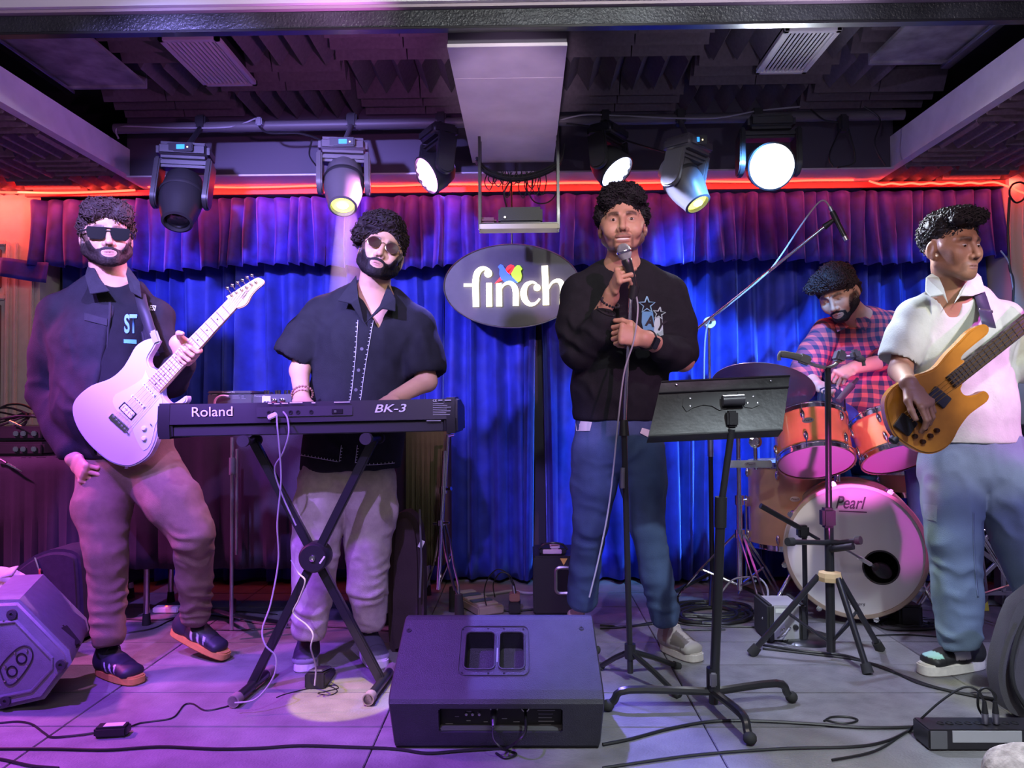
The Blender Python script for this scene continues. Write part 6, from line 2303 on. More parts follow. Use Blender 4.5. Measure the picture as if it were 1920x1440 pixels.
# strap
pts = [P(262, 548, 2.76), P(268, 575, 2.715), P(279, 610, 2.695), P(291, 636, 2.672)]
b = MB()
L, Rr = [], []
for p in smoothpath(pts, 5):
    L.append(p + V((-0.022, 0, 0.006)))
    Rr.append(p + V((0.022, 0, -0.006)))
k = len(L)
b.add(L + Rr, [(i, i + 1, k + i + 1, k + i) for i in range(k - 1)])
so_ = b.build('strap', mat('black_strap', (0.015, 0.015, 0.018), 0.6), gtr)
so_.modifiers.new('t', 'SOLIDIFY').thickness = 0.003
MB().box(P(291, 632, 2.668), (0.028, 0.012, 0.05), Matrix.Rotation(R(-20), 3, 'Y'), 0.008).build('strap_end', mat('grey_leather', (0.25, 0.28, 0.26), 0.5), gtr)

# ------------------------------------------------------------------ bass guitar
BD = 2.535
M['amber'] = mat('amber_lacquer', (0.42, 0.17, 0.018), 0.22, noise=0.15, nscale=16, coat=0.9)
bs = thing('bass_guitar', P(1740, 780, BD), 'amber bass guitar with black pickups held by the bassist', 'bass guitar')
out = rounded(plane_pts([(1856, 614), (1853, 626), (1830, 645), (1808, 664), (1804, 674), (1812, 680), (1806, 720), (1803, 730), (1811, 741), (1830, 740), (1846, 733), (1856, 741), (1852, 753), (1833, 767), (1817, 780), (1800, 803),
                       (1788, 826), (1772, 842), (1750, 851), (1728, 849), (1706, 838), (1685, 824), (1671, 806), (1662, 778), (1660, 754), (1666, 738), (1682, 722), (1712, 706), (1744, 695), (1760, 684), (1778, 662), (1800, 640), (1817, 622), (1836, 610), (1849, 608)], BD), 3)
MB().prism(out, 0.040, facing(BD + 0.040), 0.009, 3).build('bass_body', M['amber'], bs, fix=True)
M['ebony'] = mat('dark_fretboard', (0.022, 0.016, 0.014), 0.4)
MB().prism(plane_pts([(1775, 707), (1793, 728), (2075, 506), (2060, 480)], BD - 0.008), 0.022, facing(BD + 0.012), 0.002).build('neck', M['ebony'], bs, fix=True)
A0, A1, B0, B1 = V((2060, 480, 0)), V((1775, 707, 0)), V((2075, 506, 0)), V((1793, 728, 0))
for k in range(1, 25):
    u = (1 - 2 ** (-k / 12)) / (1 - 2 ** (-24.5 / 12))
    a_, b_ = A0.lerp(A1, u), B0.lerp(B1, u)
    MB().tube([P(a_.x, a_.y, BD - 0.011), P(b_.x, b_.y, BD - 0.011)], 0.0012, 4).build('fret', mat('dim_fret', (0.1, 0.08, 0.08), 0.4, 0.6) if k == 1 else bpy.data.materials['dim_fret'], bs)
bar_on(bs, 'pickup', M['black'], (1713, 767), (1738, 786), 26, BD - 0.001, 0.010)
bpp = bar_on(bs, 'pickup', M['black'], (1745, 733), (1775, 757), 24, BD - 0.001, 0.010)
bar_on(bs, 'bridge', M['blackm'], (1682, 786), (1710, 806), 30, BD - 0.001, 0.011)
for k in range(4):
    x, y = 1704 + 5.0 * k, 768 + 5.6 * k
    MB().box(P(x, y, BD - 0.014), (0.014, 0.006, 0.008), Matrix.Rotation(R(35), 3, 'Y'), 0.001).build('bridge_saddle', mat('brass', (0.75, 0.5, 0.15), 0.3, 1.0) if k == 0 else bpy.data.materials['brass'], bs)
    e_ = A0.lerp(B0, 0.15 + 0.23 * k)
    MB().tube([P(x - 8, y + 6, BD - 0.015), P(e_.x, e_.y, BD - 0.018)], 0.0011, 4).build('string', bpy.data.materials['brass'], bs)
for (x, y) in ((1732, 804), (1755, 807), (1743, 817), (1714, 818), (1729, 828)):
    MB().lathe(P(x, y, BD), (0, -1, 0), [(0.0085, 0), (0.0075, 0.012), (0.006, 0.014), (0, 0.0145)], 16).build('control_knob', mat('dark_knob', (0.10, 0.05, 0.03), 0.2, 0.8), bs)
MB().lathe(P(1678, 822, BD + 0.02), (-0.7, 0, -0.7), [(0.016, -0.01), (0.016, 0.012), (0.010, 0.018), (0, 0.018)], 16).build('strap_lock', M['black'], bs)
pts = [P(1828, 530, 2.775), P(1836, 548, 2.735), P(1845, 575, 2.70), P(1852, 600, 2.60), P(1855, 612, 2.545)]
b = MB()
L, Rr = [], []
for p in smoothpath(pts, 5):
    L.append(p + V((-0.022, 0, 0.004)))
    Rr.append(p + V((0.022, 0, -0.004)))
k = len(L)
b.add(L + Rr, [(i, i + 1, k + i + 1, k + i) for i in range(k - 1)])
so_ = b.build('strap', mat('navy_strap', (0.03, 0.03, 0.06), 0.6), bs)
so_.modifiers.new('t', 'SOLIDIFY').thickness = 0.003
MB().box(P(1848, 583, 2.68), (0.048, 0.008, 0.012), Matrix.Rotation(R(10), 3, 'Y'), 0.002).build('strap_buckle', M['chrome'], bs)

# ------------------------------------------------------------------ keyboard
KD = 2.50
kb = thing('keyboard', P(577, 815, KD), 'long black arranger keyboard on the X stand seen from behind', 'keyboard')
xa = (P(855, 747, KD) - P(297, 759, KD)).normalized()
o_ = P(297, 759, KD)
KW = (P(855, 747, KD) - o_).length
KM = Matrix((xa, V((0, 1, 0)), xa.cross(V((0, 1, 0))))).transposed().to_4x4()
KM.translation = o_
kpt = lambda x, y, z: KM @ V((x, y, z))
M['kb'] = mat('keyboard_black', (0.014, 0.014, 0.016), 0.42, bump=0.02, bscale=500)
M['kb2'] = mat('keyboard_dark_grey', (0.020, 0.021, 0.023), 0.55, bump=0.04, bscale=500)
prof = [(0.004, 0.0), (-0.004, -0.066), (0.012, -0.070), (0.016, -0.106), (0.30, -0.106), (0.30, -0.030), (0.14, -0.020), (0.13, 0.0)]   # (y, z)
pm = KM @ Matrix(((0, 0, 1, 0), (1, 0, 0, 0), (0, 1, 0, 0), (0, 0, 0, 1)))
MB().prism(prof, KW, pm, 0.004).build('case', M['kb'], kb, fix=True)
for (x0, x1) in ((-0.006, 0.045), (KW - 0.040, KW + 0.004)):
    MB().prism([(0.002, 0.004), (-0.006, -0.07), (-0.002, -0.112), (0.305, -0.112), (0.305, -0.02), (0.13, 0.006)], x1 - x0, pm @ Matrix.Translation((0, 0, x0)), 0.008, 3).build('end_cheek', M['kb'], kb, fix=True)
lp = MB()
c = kpt(KW / 2, 0.010, -0.089)
rotk = KM.to_3x3()
lp.box(c, (KW - 0.09, 0.008, 0.034), rotk, 0.003).build('lower_panel', M['kb2'], kb)
sx = lambda p: (p - 297) * KD / F
MB().box(kpt(sx(575), -0.0025, -0.032), (sx(665) - sx(483), 0.004, 0.034), rotk @ Matrix.Rotation(R(-6), 3, 'X'), 0.002).build('jack_panel', M['kb2'], kb)
KT = KM @ Matrix(((1, 0, 0, 0), (0, 0, -1, 0), (0, 1, 0, 0), (0, 0, 0, 1)))    # text plane


def ktext(s_, px0, py0, wpx, hpx, shear=0.0, bold=0.0, m=M['print'], yy=-0.0035):
    q = KM.inverted() @ P(px0, py0, KD)
    return text(s_, 'lettering', m, kb, KT @ Matrix.Translation((q.x, q.z, 0.0045)), wpx * KD / F, hpx * KD / F, 0, shear, bold)


ktext('Roland', 361, 781.5, 77, 18)
ktext('BK-3', 703, 773.5, 60, 15, 0.25, 0.012)
def kmark(x, y, w_, h_, m=None):
    q = KM.inverted() @ P(x, y, KD)
    marks(kb, KT @ Matrix.Translation((q.x, q.z, 0.0045)), w_ * KD / F, h_ * KD / F, m)


for (x, y, w_) in ((503, 756, 7), (515, 757, 10), (529, 756, 12), (544, 755, 24), (585, 755, 7), (627, 754, 30)):
    kmark(x, y + 1, w_, 1.6)
dm = mat('dim_print', (0.35, 0.36, 0.38), 0.6)
for i in range(7):
    kmark(812, 758 + 3.4 * i, 20 + (i * 7) % 15, 1.5, dm)
ktext('CE', 812, 753, 7, 4, 0, 0.01)
kmark(822, 752, 8, 3, dm)
kmark(834, 752, 12, 3, dm)
kmark(800, 790, 27, 2, dm)
for (x, w_) in ((508, 5), (518, 5), (549, 6), (563, 6), (588, 4)):
    MB().lathe(kpt(sx(x), -0.005, -0.034), (0, -1, 0), [(0.007, 0), (0.007, 0.002), (0.004, 0.002), (0.004, 0.0), (0, 0.0)], 14).build('jack', M['blackm'], kb)
MB().box(kpt(sx(637), -0.006, -0.034), (0.036, 0.004, 0.016), rotk, 0.001).build('usb_port', M['dark'], kb)
MB().box(kpt(sx(637) - 0.006, -0.0085, -0.034), (0.008, 0.003, 0.008), rotk, 0.001).build('usb_socket', M['steel'], kb)
mk = bpy.data.meshes.new
wk = MB().box((0, 0, 0), (0.0215, 0.14, 0.012), None, 0.0015)
kw = (KW - 0.13) / 36
b0 = None
for i in range(36):
    if b0 is None:
        me = bpy.data.meshes.new('white_key')
        me.from_pydata([tuple(v) for v in MB().box((0, 0, 0), (kw * 0.94, 0.13, 0.014), None, 0.0015).v], [], MB().box((0, 0, 0), (kw * 0.94, 0.13, 0.014), None, 0.0015).f)
        me.materials.append(M['white'])
        b0 = me
    o = bpy.data.objects.new('white_key', b0)
    COL.objects.link(o)
    o.parent = kb
    o.matrix_basis = Matrix.Translation(-V(kb['_o'])) @ KM @ Matrix.Translation((0.065 + kw * (i + 0.5), 0.22, -0.018))
me = bpy.data.meshes.new('black_key')
bb = MB().box((0, 0, 0), (kw * 0.5, 0.08, 0.014), None, 0.002)
me.from_pydata(bb.v, [], bb.f)
me.materials.append(M['black'])
for i in range(35):
    if i % 7 in (0, 1, 3, 4, 5):
        o = bpy.data.objects.new('black_key', me)
        COL.objects.link(o)
        o.parent = kb
        o.matrix_basis = Matrix.Translation(-V(kb['_o'])) @ KM @ Matrix.Translation((0.065 + kw * (i + 1), 0.195, -0.008))
# plugs and cables on the keyboard
pb = kpt(sx(520), -0.012, -0.040)
tag(MB().box(pb + V((-0.006, -0.004, -0.004)), (0.032, 0.012, 0.016), Matrix.Rotation(R(-25), 3, 'Y'), 0.003).build('cable_plug', M['white'], loc=pb), 'white right-angle plug in the back of the keyboard', 'plug')
cable([P(519, 778, 2.475), P(520, 800, 2.46), P(523, 830, 2.47), P(527, 900, 2.50), P(520, 980, 2.52), P(522, 1050, 2.54), P(508, 1130, 2.52), P(492, 1180, 2.48), P(498, 1210, 2.46), P(517, 1232, 2.46), P(512, 1270, 2.45), P(480, 1310, 2.43), P(440, 1318, 2.42)], 0.0028, 'grey-lilac cable hanging from the keyboard down one stand leg', M['cablew'], n=10)
cable([P(531, 772, 2.485), P(539, 785, 2.465), P(541, 815, 2.46), P(530, 850, 2.48), P(515, 880, 2.52), P(530, 930, 2.55), P(555, 985, 2.56)], 0.0028, 'second cable dropping from the keyboard to the upper left stand arm', M['cablew'])
cable([P(546, 1050, 2.54), P(560, 1075, 2.52), P(572, 1090, 2.50), P(560, 1125, 2.52), P(550, 1150, 2.53), P(575, 1172, 2.52), P(587, 1190, 2.50), P(583, 1215, 2.50), P(592, 1250, 2.55), P(590, 1285, 2.56)], 0.0028, 'thin cable looping round the stand crossing down to the foot pedal', M['cablew'])

# ------------------------------------------------------------------ keyboard stand
ks = thing('keyboard_stand', FL(590, 1290), 'black folding X keyboard stand with round centre hub', 'keyboard stand')


def flatbar(a, b_, w_, th, m, parent, name):
    a, b_ = V(a), V(b_)
    ax = (b_ - a).normalized()
    yv = V((0, 1, 0))
    sd = yv.cross(ax).normalized()
    m_ = Matrix((ax, sd, ax.cross(sd))).transposed()
    return MB().box((a + b_) / 2, ((b_ - a).length, w_, th), m_, 0.004).build(name, m, parent)


flatbar(P(702, 822, 2.63), P(466, 1296, 2.63), 0.030, 0.026, M['blackm'], ks, 'stand_arm')
flatbar(P(474, 824, 2.66), P(716, 1278, 2.66), 0.030, 0.026, M['blackm'], ks, 'stand_arm')
MB().lathe(P(588, 1046, 2.61), (0, 1, 0), [(0, -0.012), (0.044, -0.012), (0.050, -0.004), (0.050, 0.06), (0.0, 0.06)], 28).build('hub', M['black'], ks)
MB().lathe(P(586, 1047, 2.60), (0, -1, 0), [(0.012, 0), (0.010, 0.008), (0.004, 0.010), (0, 0.006)], 14).build('hub_bolt', M['chrome'], ks)
MB().box(P(604, 1050, 2.597), (0.006, 0.002, 0.03), Matrix.Rotation(R(35), 3, 'Y'), 0.001).build('hub_label', M['print'], ks)
for (x, y) in ((470, 826), (700, 822)):
    c = P(x, y, 2.64)
    dx = P(x - 14, y, 2.5) - P(x, y, 2.5)
    c0, c1 = P(x - 14, y + 1, 2.46), P(x + 12, y - 1, 2.80)
    MB().cyl(c0, c1, 0.013, n=14).build('support_bar', M['blackm'], ks)
    MB().cyl(P(x - 15, y + 1, 2.455), c0.lerp(c1, 0.10), 0.019, n=18).build('rubber_grip', M['rubber'], ks)
    MB().cyl(c0.lerp(c1, 0.85), c1, 0.0205, n=18).build('rubber_grip', M['rubber'], ks)
for (pn, pf) in (((437, 1316), (508, 1256)), ((690, 1312), (736, 1252))):
    a_, b_ = FL(*pn, 0.022), FL(*pf, 0.022)
    MB().cyl(a_, b_, 0.016, n=14).build('foot_bar', M['blackm'], ks)
    MB().cyl(a_, a_.lerp(b_, 0.12), 0.0195, n=18).build('rubber_foot', mat('pale_rubber', (0.24, 0.19, 0.18), 0.7), ks)
    MB().cyl(a_.lerp(b_, 0.85), b_, 0.0195, n=18).build('rubber_foot', mat('pale_rubber', (0.24, 0.19, 0.18), 0.7), ks)
# foot pedal
pc = FL(590, 1292)
t = thing('foot_pedal', pc, 'small black foot pedal on the floor below the stand crossing', 'pedal')
MB().prism([(0, 0), (0.15, 0), (0.15, 0.02), (0.02, 0.05), (0, 0.05)], 0.07, Matrix.Translation(pc + V((-0.035, 0.0, 0))) @ Matrix(((0, 0, 1, 0), (1, 0, 0, 0), (0, 1, 0, 0), (0, 0, 0, 1))), 0.004).build('pedal_base', M['black'], t, fix=True)
MB().box(pc + V((0, 0.07, 0.045)), (0.05, 0.12, 0.008), Matrix.Rotation(R(-12), 3, 'X'), 0.003).build('pedal_plate', M['steel'], t)
fcable([(600, 1290), (625, 1284), (634, 1290), (612, 1296), (596, 1300), (620, 1303), (632, 1294), (606, 1286), (540, 1300), (518, 1308)], 0.0015, 'tangle of thin wire beside the foot pedal')

# ------------------------------------------------------------------ drum kit
M['wood'] = mat('amber_drum_shell', (0.72, 0.36, 0.10), 0.3, noise=0.12, nscale=9, coat=0.5)
M['wood2'] = mat('natural_drum_shell', (0.74, 0.48, 0.28), 0.3, noise=0.10, nscale=9, coat=0.5)
M['head'] = mat('drum_skin', (0.70, 0.68, 0.68), 0.45)
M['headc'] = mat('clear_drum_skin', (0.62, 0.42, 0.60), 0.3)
M['bronze'] = mat('bronze_cymbal', (0.45, 0.26, 0.22), 0.32, 0.7, noise=0.15, nscale=8)
M['hoop'] = mat('bronze_hoop', (0.42, 0.32, 0.24), 0.35, 0.3)


def drum(name, label, bc, u, r, h, shell, label_badge=None, legs=False, lugs=6, group=None, text_=None):
    """bc centre of the bottom head, u = up axis"""
    bc = V(bc)
    u = V(u).normalized()
    t = thing(name, bc, label, 'drum', group)
    MB().lathe(bc, u, [(r, 0.01), (r, h - 0.01), (r - 0.006, h - 0.01), (r - 0.006, 0.01), (r, 0.01)], 48).build('shell', shell, t)
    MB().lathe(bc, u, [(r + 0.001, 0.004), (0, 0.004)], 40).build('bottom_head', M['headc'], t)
    MB().lathe(bc, u, [(0, h - 0.004), (r + 0.001, h - 0.004)], 40).build('top_head', M['head'], t)
    for z0, z1 in ((-0.002, 0.024), (h - 0.024, h + 0.004)):
        MB().lathe(bc, u, [(r + 0.001, z0), (r + 0.009, z0), (r + 0.009, z0 + 0.004), (r + 0.006, z0 + 0.005), (r + 0.006, z1 - 0.005), (r + 0.010, z1 - 0.004), (r + 0.010, z1), (r + 0.001, z1)], 48).build('rim', M['chrome'], t)
    q1 = (V((0, -1, 0)) - u * (-u.y)).normalized()
    q2 = u.cross(q1)
    for k in range(lugs):
        a_ = 2 * PI * (k + 0.5) / lugs
        dr = q1 * math.cos(a_) + q2 * math.sin(a_)
        for zc in (0.055, h - 0.055):
            c = bc + u * zc + dr * (r + 0.010)
            m_ = Matrix((dr, u.cross(dr), u)).transposed()
            MB().ball(c, 0.014, (0.9, 0.75, 1.7), m_, 12).build('lug', M['chrome'], t)
        b = MB()
        b.cyl(bc + u * 0.0 + dr * (r + 0.015), bc + u * 0.06 + dr * (r + 0.015), 0.0025, n=6)
        b.cyl(bc + u * (h - 0.06) + dr * (r + 0.015), bc + u * h + dr * (r + 0.015), 0.0025, n=6)
        o = b.build('tension_rods', M['chrome'], t)
        o['kind'] = 'stuff'
    if label_badge is not None:
        dr = (q1 * math.cos(label_badge) + q2 * math.sin(label_badge))
        c = bc + u * (h * 0.60) + dr * (r + 0.0015)
        tv = u.cross(dr)
        pts_ = [(0.024 * math.cos(2 * PI * k / 24), 0.013 * math.sin(2 * PI * k / 24)) for k in range(24)]
        m_ = Matrix((tv, u, dr)).transposed().to_4x4()
        m_.translation = c
        bg = MB().prism(pts_, 0.002, m_, 0.0008).build('badge', M['steel'], t, fix=True)
        m2 = m_.copy()
        m2.translation = c + dr * 0.0025 - tv * 0.017 - u * 0.004
        text('Pearl', 'lettering', M['black'], t, m2, 0.034, 0.009, 0, 0.2)
    if legs:
        for k in range(3):
            a_ = 2 * PI * (k + 0.25) / 3
            dr = q1 * math.cos(a_) + q2 * math.sin(a_)
            p0 = bc + dr * (r + 0.02) + V((0, 0, 0.25))
            MB().tube([p0, V((p0.x, p0.y, 0.10)), V((p0.x, p0.y, 0.03)) + dr * 0.03, V((p0.x, p0.y, 0.006)) + dr * 0.04], 0.006, 8).build('leg', M['chrome'], t)
            MB().box(p0 - V((0, 0, 0.03)) - dr * 0.008, (0.03, 0.03, 0.05), None, 0.006).build('leg_bracket', M['chrome'], t)
    return t, bc, u, q1, q2


BF = 3.40
bc_ = P(1602, 1033, BF)
RB = 125 * BF / F
ay = V((0.345, 0.938, 0))          # the drum points at the audience
rx_ = V((0.938, -0.345, 0))
bdm = thing('bass_drum', (bc_.x + 0.06, BF + 0.17, 0), 'big bass drum with white front head and black port hole', 'drum')
BM = Matrix((rx_, V((0, 0, 1)), -ay)).transposed().to_4x4()
BM.translation = bc_
BMi = BM.inverted()


def bpx(px_, py_):
    d_ = (P(px_, py_, 3) - CAM).normalized()
    q = BMi @ (CAM + d_ * ((bc_ - CAM).dot(ay) / d_.dot(ay)))
    return q.x, q.y


MB().lathe(bc_, ay, [(RB - 0.016, 0.01), (RB - 0.016, 0.33), (RB - 0.022, 0.33), (RB - 0.022, 0.01), (RB - 0.016, 0.01)], 56).build('shell', M['wood2'], bdm)
hr = 30 * BF / F
hx, hz = bpx(1652, 1064)
N = 72
vs = [BM @ V((hx + hr * math.cos(2 * PI * k / N), hz + hr * math.sin(2 * PI * k / N), -0.004)) for k in range(N)]
vs += [BM @ V(((RB - 0.014) * math.cos(2 * PI * k / N), (RB - 0.014) * math.sin(2 * PI * k / N), -0.004)) for k in range(N)]
MB().add(vs, [(k, (k + 1) % N, N + (k + 1) % N, N + k) for k in range(N)]).build('front_head', M['head'], bdm, smooth=False)
MB().tube([BM @ V((hx + hr * math.cos(2 * PI * k / 32), hz + hr * math.sin(2 * PI * k / 32), -0.001)) for k in range(33)], 0.004, 6).build('port_ring', M['black'], bdm)
MB().lathe(bc_ + ay * 0.30, ay, [(0, 0), (RB - 0.022, 0)], 40).build('rear_head', M['dark'], bdm)
for y0 in (0.0, 0.30):
    MB().lathe(bc_ + ay * y0, ay, [(RB - 0.018, -0.006), (RB - 0.004, -0.006), (RB, -0.002), (RB, 0.032), (RB - 0.012, 0.036), (RB - 0.018, 0.03), (RB - 0.018, -0.006)], 60).build('hoop', M['hoop'], bdm)
for k in range(8):
    a_ = 2 * PI * (k + 0.35) / 8
    dr = rx_ * math.cos(a_) + V((0, 0, math.sin(a_)))
    c = bc_ + dr * (RB + 0.004)
    m_ = Matrix((dr, ay, dr.cross(ay))).transposed()
    MB().box(c + ay * 0.005, (0.026, 0.03, 0.022), m_, 0.005).build('claw', M['chrome'], bdm)
    MB().cyl(c + dr * 0.006, c + dr * 0.006 + ay * 0.10, 0.0035, n=8).build('claw_rod', M['chrome'], bdm)
    MB().ball(bc_ + dr * (RB - 0.004) + ay * 0.12, 0.013, (0.8, 1.6, 0.8), m_, 10).build('lug', M['chrome'], bdm)
for s_ in (-1, 1):
    a_ = bc_ + rx_ * s_ * RB * 0.88 + ay * 0.06 - V((0, 0, RB * 0.42))
    e_ = bc_ + rx_ * s_ * (RB + 0.07) - ay * 0.05
    e_.z = 0.012
    MB().tube([a_, e_], 0.009, 10).build('spur', M['chrome'], bdm)
    MB().ball(e_, 0.014, n=10).build('spur_foot', M['rubber'], bdm)
    MB().box(a_, (0.03, 0.05, 0.04), None, 0.008).build('spur_bracket', M['chrome'], bdm)
gp_ = mat('grey_logo', (0.06, 0.05, 0.07), 0.5)
q0 = bpx(1567, 953)
text('Pearl', 'lettering', gp_, bdm, BM @ Matrix.Translation((q0[0], q0[1], 0.0)), 52 * BF / F, 23 * BF / F, 0, 0.35, 0.012)
MB().box(BM @ V((q0[0] + 0.068, q0[1] - 0.012, 0.0)), (0.112, 0.0045, 0.002), BM.to_3x3(), 0).build('logo_underline', gp_, bdm)
q0 = bpx(1588, 1134)
text('Masters', 'lettering', gp_, bdm, BM @ Matrix.Translation((q0[0], q0[1], 0.0)), 31 * BF / F, 7 * BF / F, 0, 0.35)
MB().box(bc_ + rx_ * 0.20 + ay * 0.12 + V((0, 0, 0.045 - bc_.z)), (0.10, 0.14, 0.09), None, 0.01).build('support_block', M['black'], bdm)

g_ = 'rack toms above the bass drum'
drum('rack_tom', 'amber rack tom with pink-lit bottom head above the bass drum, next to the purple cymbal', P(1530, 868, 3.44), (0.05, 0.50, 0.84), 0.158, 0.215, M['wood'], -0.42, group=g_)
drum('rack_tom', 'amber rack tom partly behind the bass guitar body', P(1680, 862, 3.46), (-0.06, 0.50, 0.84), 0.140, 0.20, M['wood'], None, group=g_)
drum('floor_tom', 'tall natural wood floor tom behind the left edge of the bass drum', (P(1474, 950, 3.93).x, 3.93, 0.25), (0, 0, 1), 0.182, 0.42, M['wood2'], -0.10, True)
drum('snare_drum', 'shallow orange wood snare drum seen low between the rack tom and the bassist', (P(1705, 930, 3.85).x, 3.88, 0.50), (0, 0.06, 1), 0.165, 0.13, M['wood2'], None, lugs=8)
# rack tom holder between bass drum and toms
t = thing('tom_holder', (bc_.x, BF + 0.16, bc_.z + RB), 'chrome double tom holder rising from the bass drum', 'tom holder')
top = V((bc_.x, BF + 0.17, bc_.z + RB - 0.01))
MB().cyl(top, top + V((0, 0, 0.14)), 0.014, n=14).build('post', M['chrome'], t)
for s_, tx in ((-1, 1552), (1, 1655)):
    e_ = P(tx, 850, 3.56)
    MB().tube([top + V((0, 0, 0.12)), top + V((s_ * 0.04, 0.0, 0.15)), e_], 0.010, 10).build('holder_arm', M['chrome'], t)


def dbl_tripod(name, label, base, topz, r, m, spread=0.26, legz=0.36, parts=None, cat='stand', rot=0.4, footm=None, footc=None):
    t = thing(name, (base[0], base[1], 0), label, cat)
    x, y = base[0], base[1]
    MB().cyl((x, y, 0.10), (x, y, topz * 0.55), r * 1.25, n=14).build('lower_tube', m, t)
    MB().cyl((x, y, topz * 0.55), (x, y, topz), r * 0.9, n=14).build('upper_tube', m, t)
    MB().cyl((x, y, topz * 0.53), (x, y, topz * 0.53 + 0.045), r * 1.9, n=14).build('collar', m, t)
    MB().tube([(x, y, topz * 0.53 + 0.02), (x + 0.035, y - 0.01, topz * 0.53 + 0.025)], 0.006, 8).build('wing_nut', m, t)
    MB().cyl((x, y, legz - 0.02), (x, y, legz + 0.02), r * 2.1, n=14).build('leg_collar', m, t)
    for k in range(3):
        a_ = rot + 2 * PI * k / 3
        d_ = V((math.cos(a_), math.sin(a_), 0))
        s_ = V((-d_.y, d_.x, 0)) * 0.014
        foot = V((x, y, 0.022)) + d_ * spread
        b = MB()
        for sg_ in (-1, 1):
            b.tube([V((x, y, legz)) + s_ * sg_ * 0.7 + d_ * 0.015, V((x, y, legz * 0.55)) + d_ * spread * 0.55 + s_ * sg_, V((x, y, 0.08)) + d_ * spread * 0.88 + s_ * sg_ * 1.1, foot], 0.0055, 6)
        b.build('leg', m, t)
        MB().tube([V((x, y, 0.12)), V((x, y, legz * 0.5)) + d_ * spread * 0.58], 0.006, 6).build('brace', m, t)
        MB().cyl(foot + V((0, 0, 0.02)), foot - V((0, 0, 0.02)), 0.014, 0.019, 12).build('rubber_foot', footm or M['rubber'], t)
    return t


# purple-lit cymbal
cy = thing('cymbal', P(1430, 722, 3.52), 'purple-lit tilted ride cymbal behind the music stand desk', 'cymbal')
cn = V((0.16, -0.36, 0.92)).normalized()
cc = P(1430, 722, 3.52)
prof = [(0.0, 0.024), (0.014, 0.024), (0.03, 0.020), (0.042, 0.006), (0.10, 0.002), (0.225, -0.010), (0.225, -0.0115), (0.10, 0.0), (0.042, 0.004), (0.03, 0.017), (0, 0.022)]
cn = V((0.22, 0.40, 0.89)).normalized()
MB().lathe(cc, cn, prof, 56).build('cymbal_plate', M['bronze'], cy)
MB().cyl(cc + cn * 0.02, cc + cn * 0.055, 0.006, n=10).build('wing_nut', M['chrome'], cy)
MB().cyl(cc + cn * 0.018, cc + cn * 0.03, 0.015, n=14).build('felt_washer', M['greyp'], cy)
s1 = dbl_tripod('cymbal_stand', 'chrome double-braced cymbal stand left of the floor tom', (P(1388, 1120, 3.62).x, 3.62), 0.93, 0.0115, M['chrome'], 0.30, 0.36, rot=-1.45, cat='cymbal stand')
top = V((P(1388, 1120, 3.62).x, 3.62, 0.93))
MB().tube([top, top + V((0.02, -0.03, 0.03)), cc - cn * 0.004], 0.007, 8).build('tilter_arm', M['chrome'], s1)
# hi-hat style stand with clamp
c_ = P(1415, 828, 3.60)
MB().lathe(c_, (0, -1, 0), [(0.026, -0.01), (0.030, 0), (0.030, 0.012), (0.018, 0.016), (0.016, 0.008), (0, 0.008)], 24).build('round_clamp', M['chrome'], s1)
MB().cyl(P(1390, 806, 3.62), P(1470, 806, 3.55), 0.010, n=12).build('cross_tube', M['chrome'], s1)
MB().cyl(P(1415, 828, 3.60), P(1417, 880, 3.60), 0.009, n=12).build('drop_tube', M['chrome'], s1)
o_b = MB().bx(P(1366, 868, 3.58).x, P(1446, 868, 3.58).x, 3.565, 3.585, P(1366, 877, 3.58).z, P(1366, 863, 3.58).z, 0.004).build('badge_bar', mat('pale_metal_bar', (0.55, 0.62, 0.60), 0.3, 0.5), s1)
mb_ = facing(3.564)
q0 = P(1407, 870, 3.564)
MB().prism([(q0.x + 0.027 * math.cos(2 * PI * k / 24), q0.z + 0.011 * math.sin(2 * PI * k / 24)) for k in range(24)], 0.002, mb_).build('badge', M['steel'], s1, fix=True)
text('Pearl', 'lettering', M['black'], s1, mb_ @ Matrix.Translation((q0.x - 0.018, q0.z - 0.005, 0.0025)), 0.036, 0.010, 0, 0.2)
dbl_tripod('snare_stand', 'chrome stand under the snare drum right of the bass drum', (P(1705, 930, 3.85).x, 3.86), 0.50, 0.010, M['chrome'], 0.20, 0.30, rot=0.9, cat='snare stand')
# hi-hat stand seen between the bassist's legs
hh = dbl_tripod('hi_hat_stand', 'chrome hi-hat stand with a yellow rubber foot between the legs of the bassist', (P(1835, 1040, 3.40).x, 3.42), 0.72, 0.010, M['chrome'], 0.27, 0.40, rot=-1.15, cat='hi-hat stand', footm=mat('yellow_rubber', (0.65, 0.60, 0.05), 0.6))
for dz in (0.0, 0.03):
    MB().lathe((P(1835, 1040, 3.40).x, 3.42, 0.70 + dz), (0, 0, 1), [(0.0, 0.01), (0.03, 0.008), (0.165, 0), (0.165, -0.0015), (0.03, 0.006), (0, 0.008)], 40).build('hi_hat_cymbal', M['bronze'], hh)
# drum stool
t = thing('drum_stool', (P(1642, 900, 3.98).x, 3.98, 0), 'round black drum stool under the drummer', 'stool')
xx = P(1642, 900, 3.98).x
MB().lathe((xx, 3.98, 0), (0, 0, 1), [(0, 0.60), (0.15, 0.60), (0.17, 0.575), (0.17, 0.53), (0, 0.52)], 32).build('seat', M['black'], t)
MB().cyl((xx, 3.98, 0.1), (xx, 3.98, 0.53), 0.014, n=12).build('post', M['chrome'], t)
for k in range(3):
    a_ = 2 * PI * k / 3 + 0.5
    MB().tube([(xx, 3.98, 0.30), (xx + 0.2 * math.cos(a_), 3.98 + 0.2 * math.sin(a_) * 0.8, 0.012)], 0.008, 8).build('leg', M['chrome'], t)
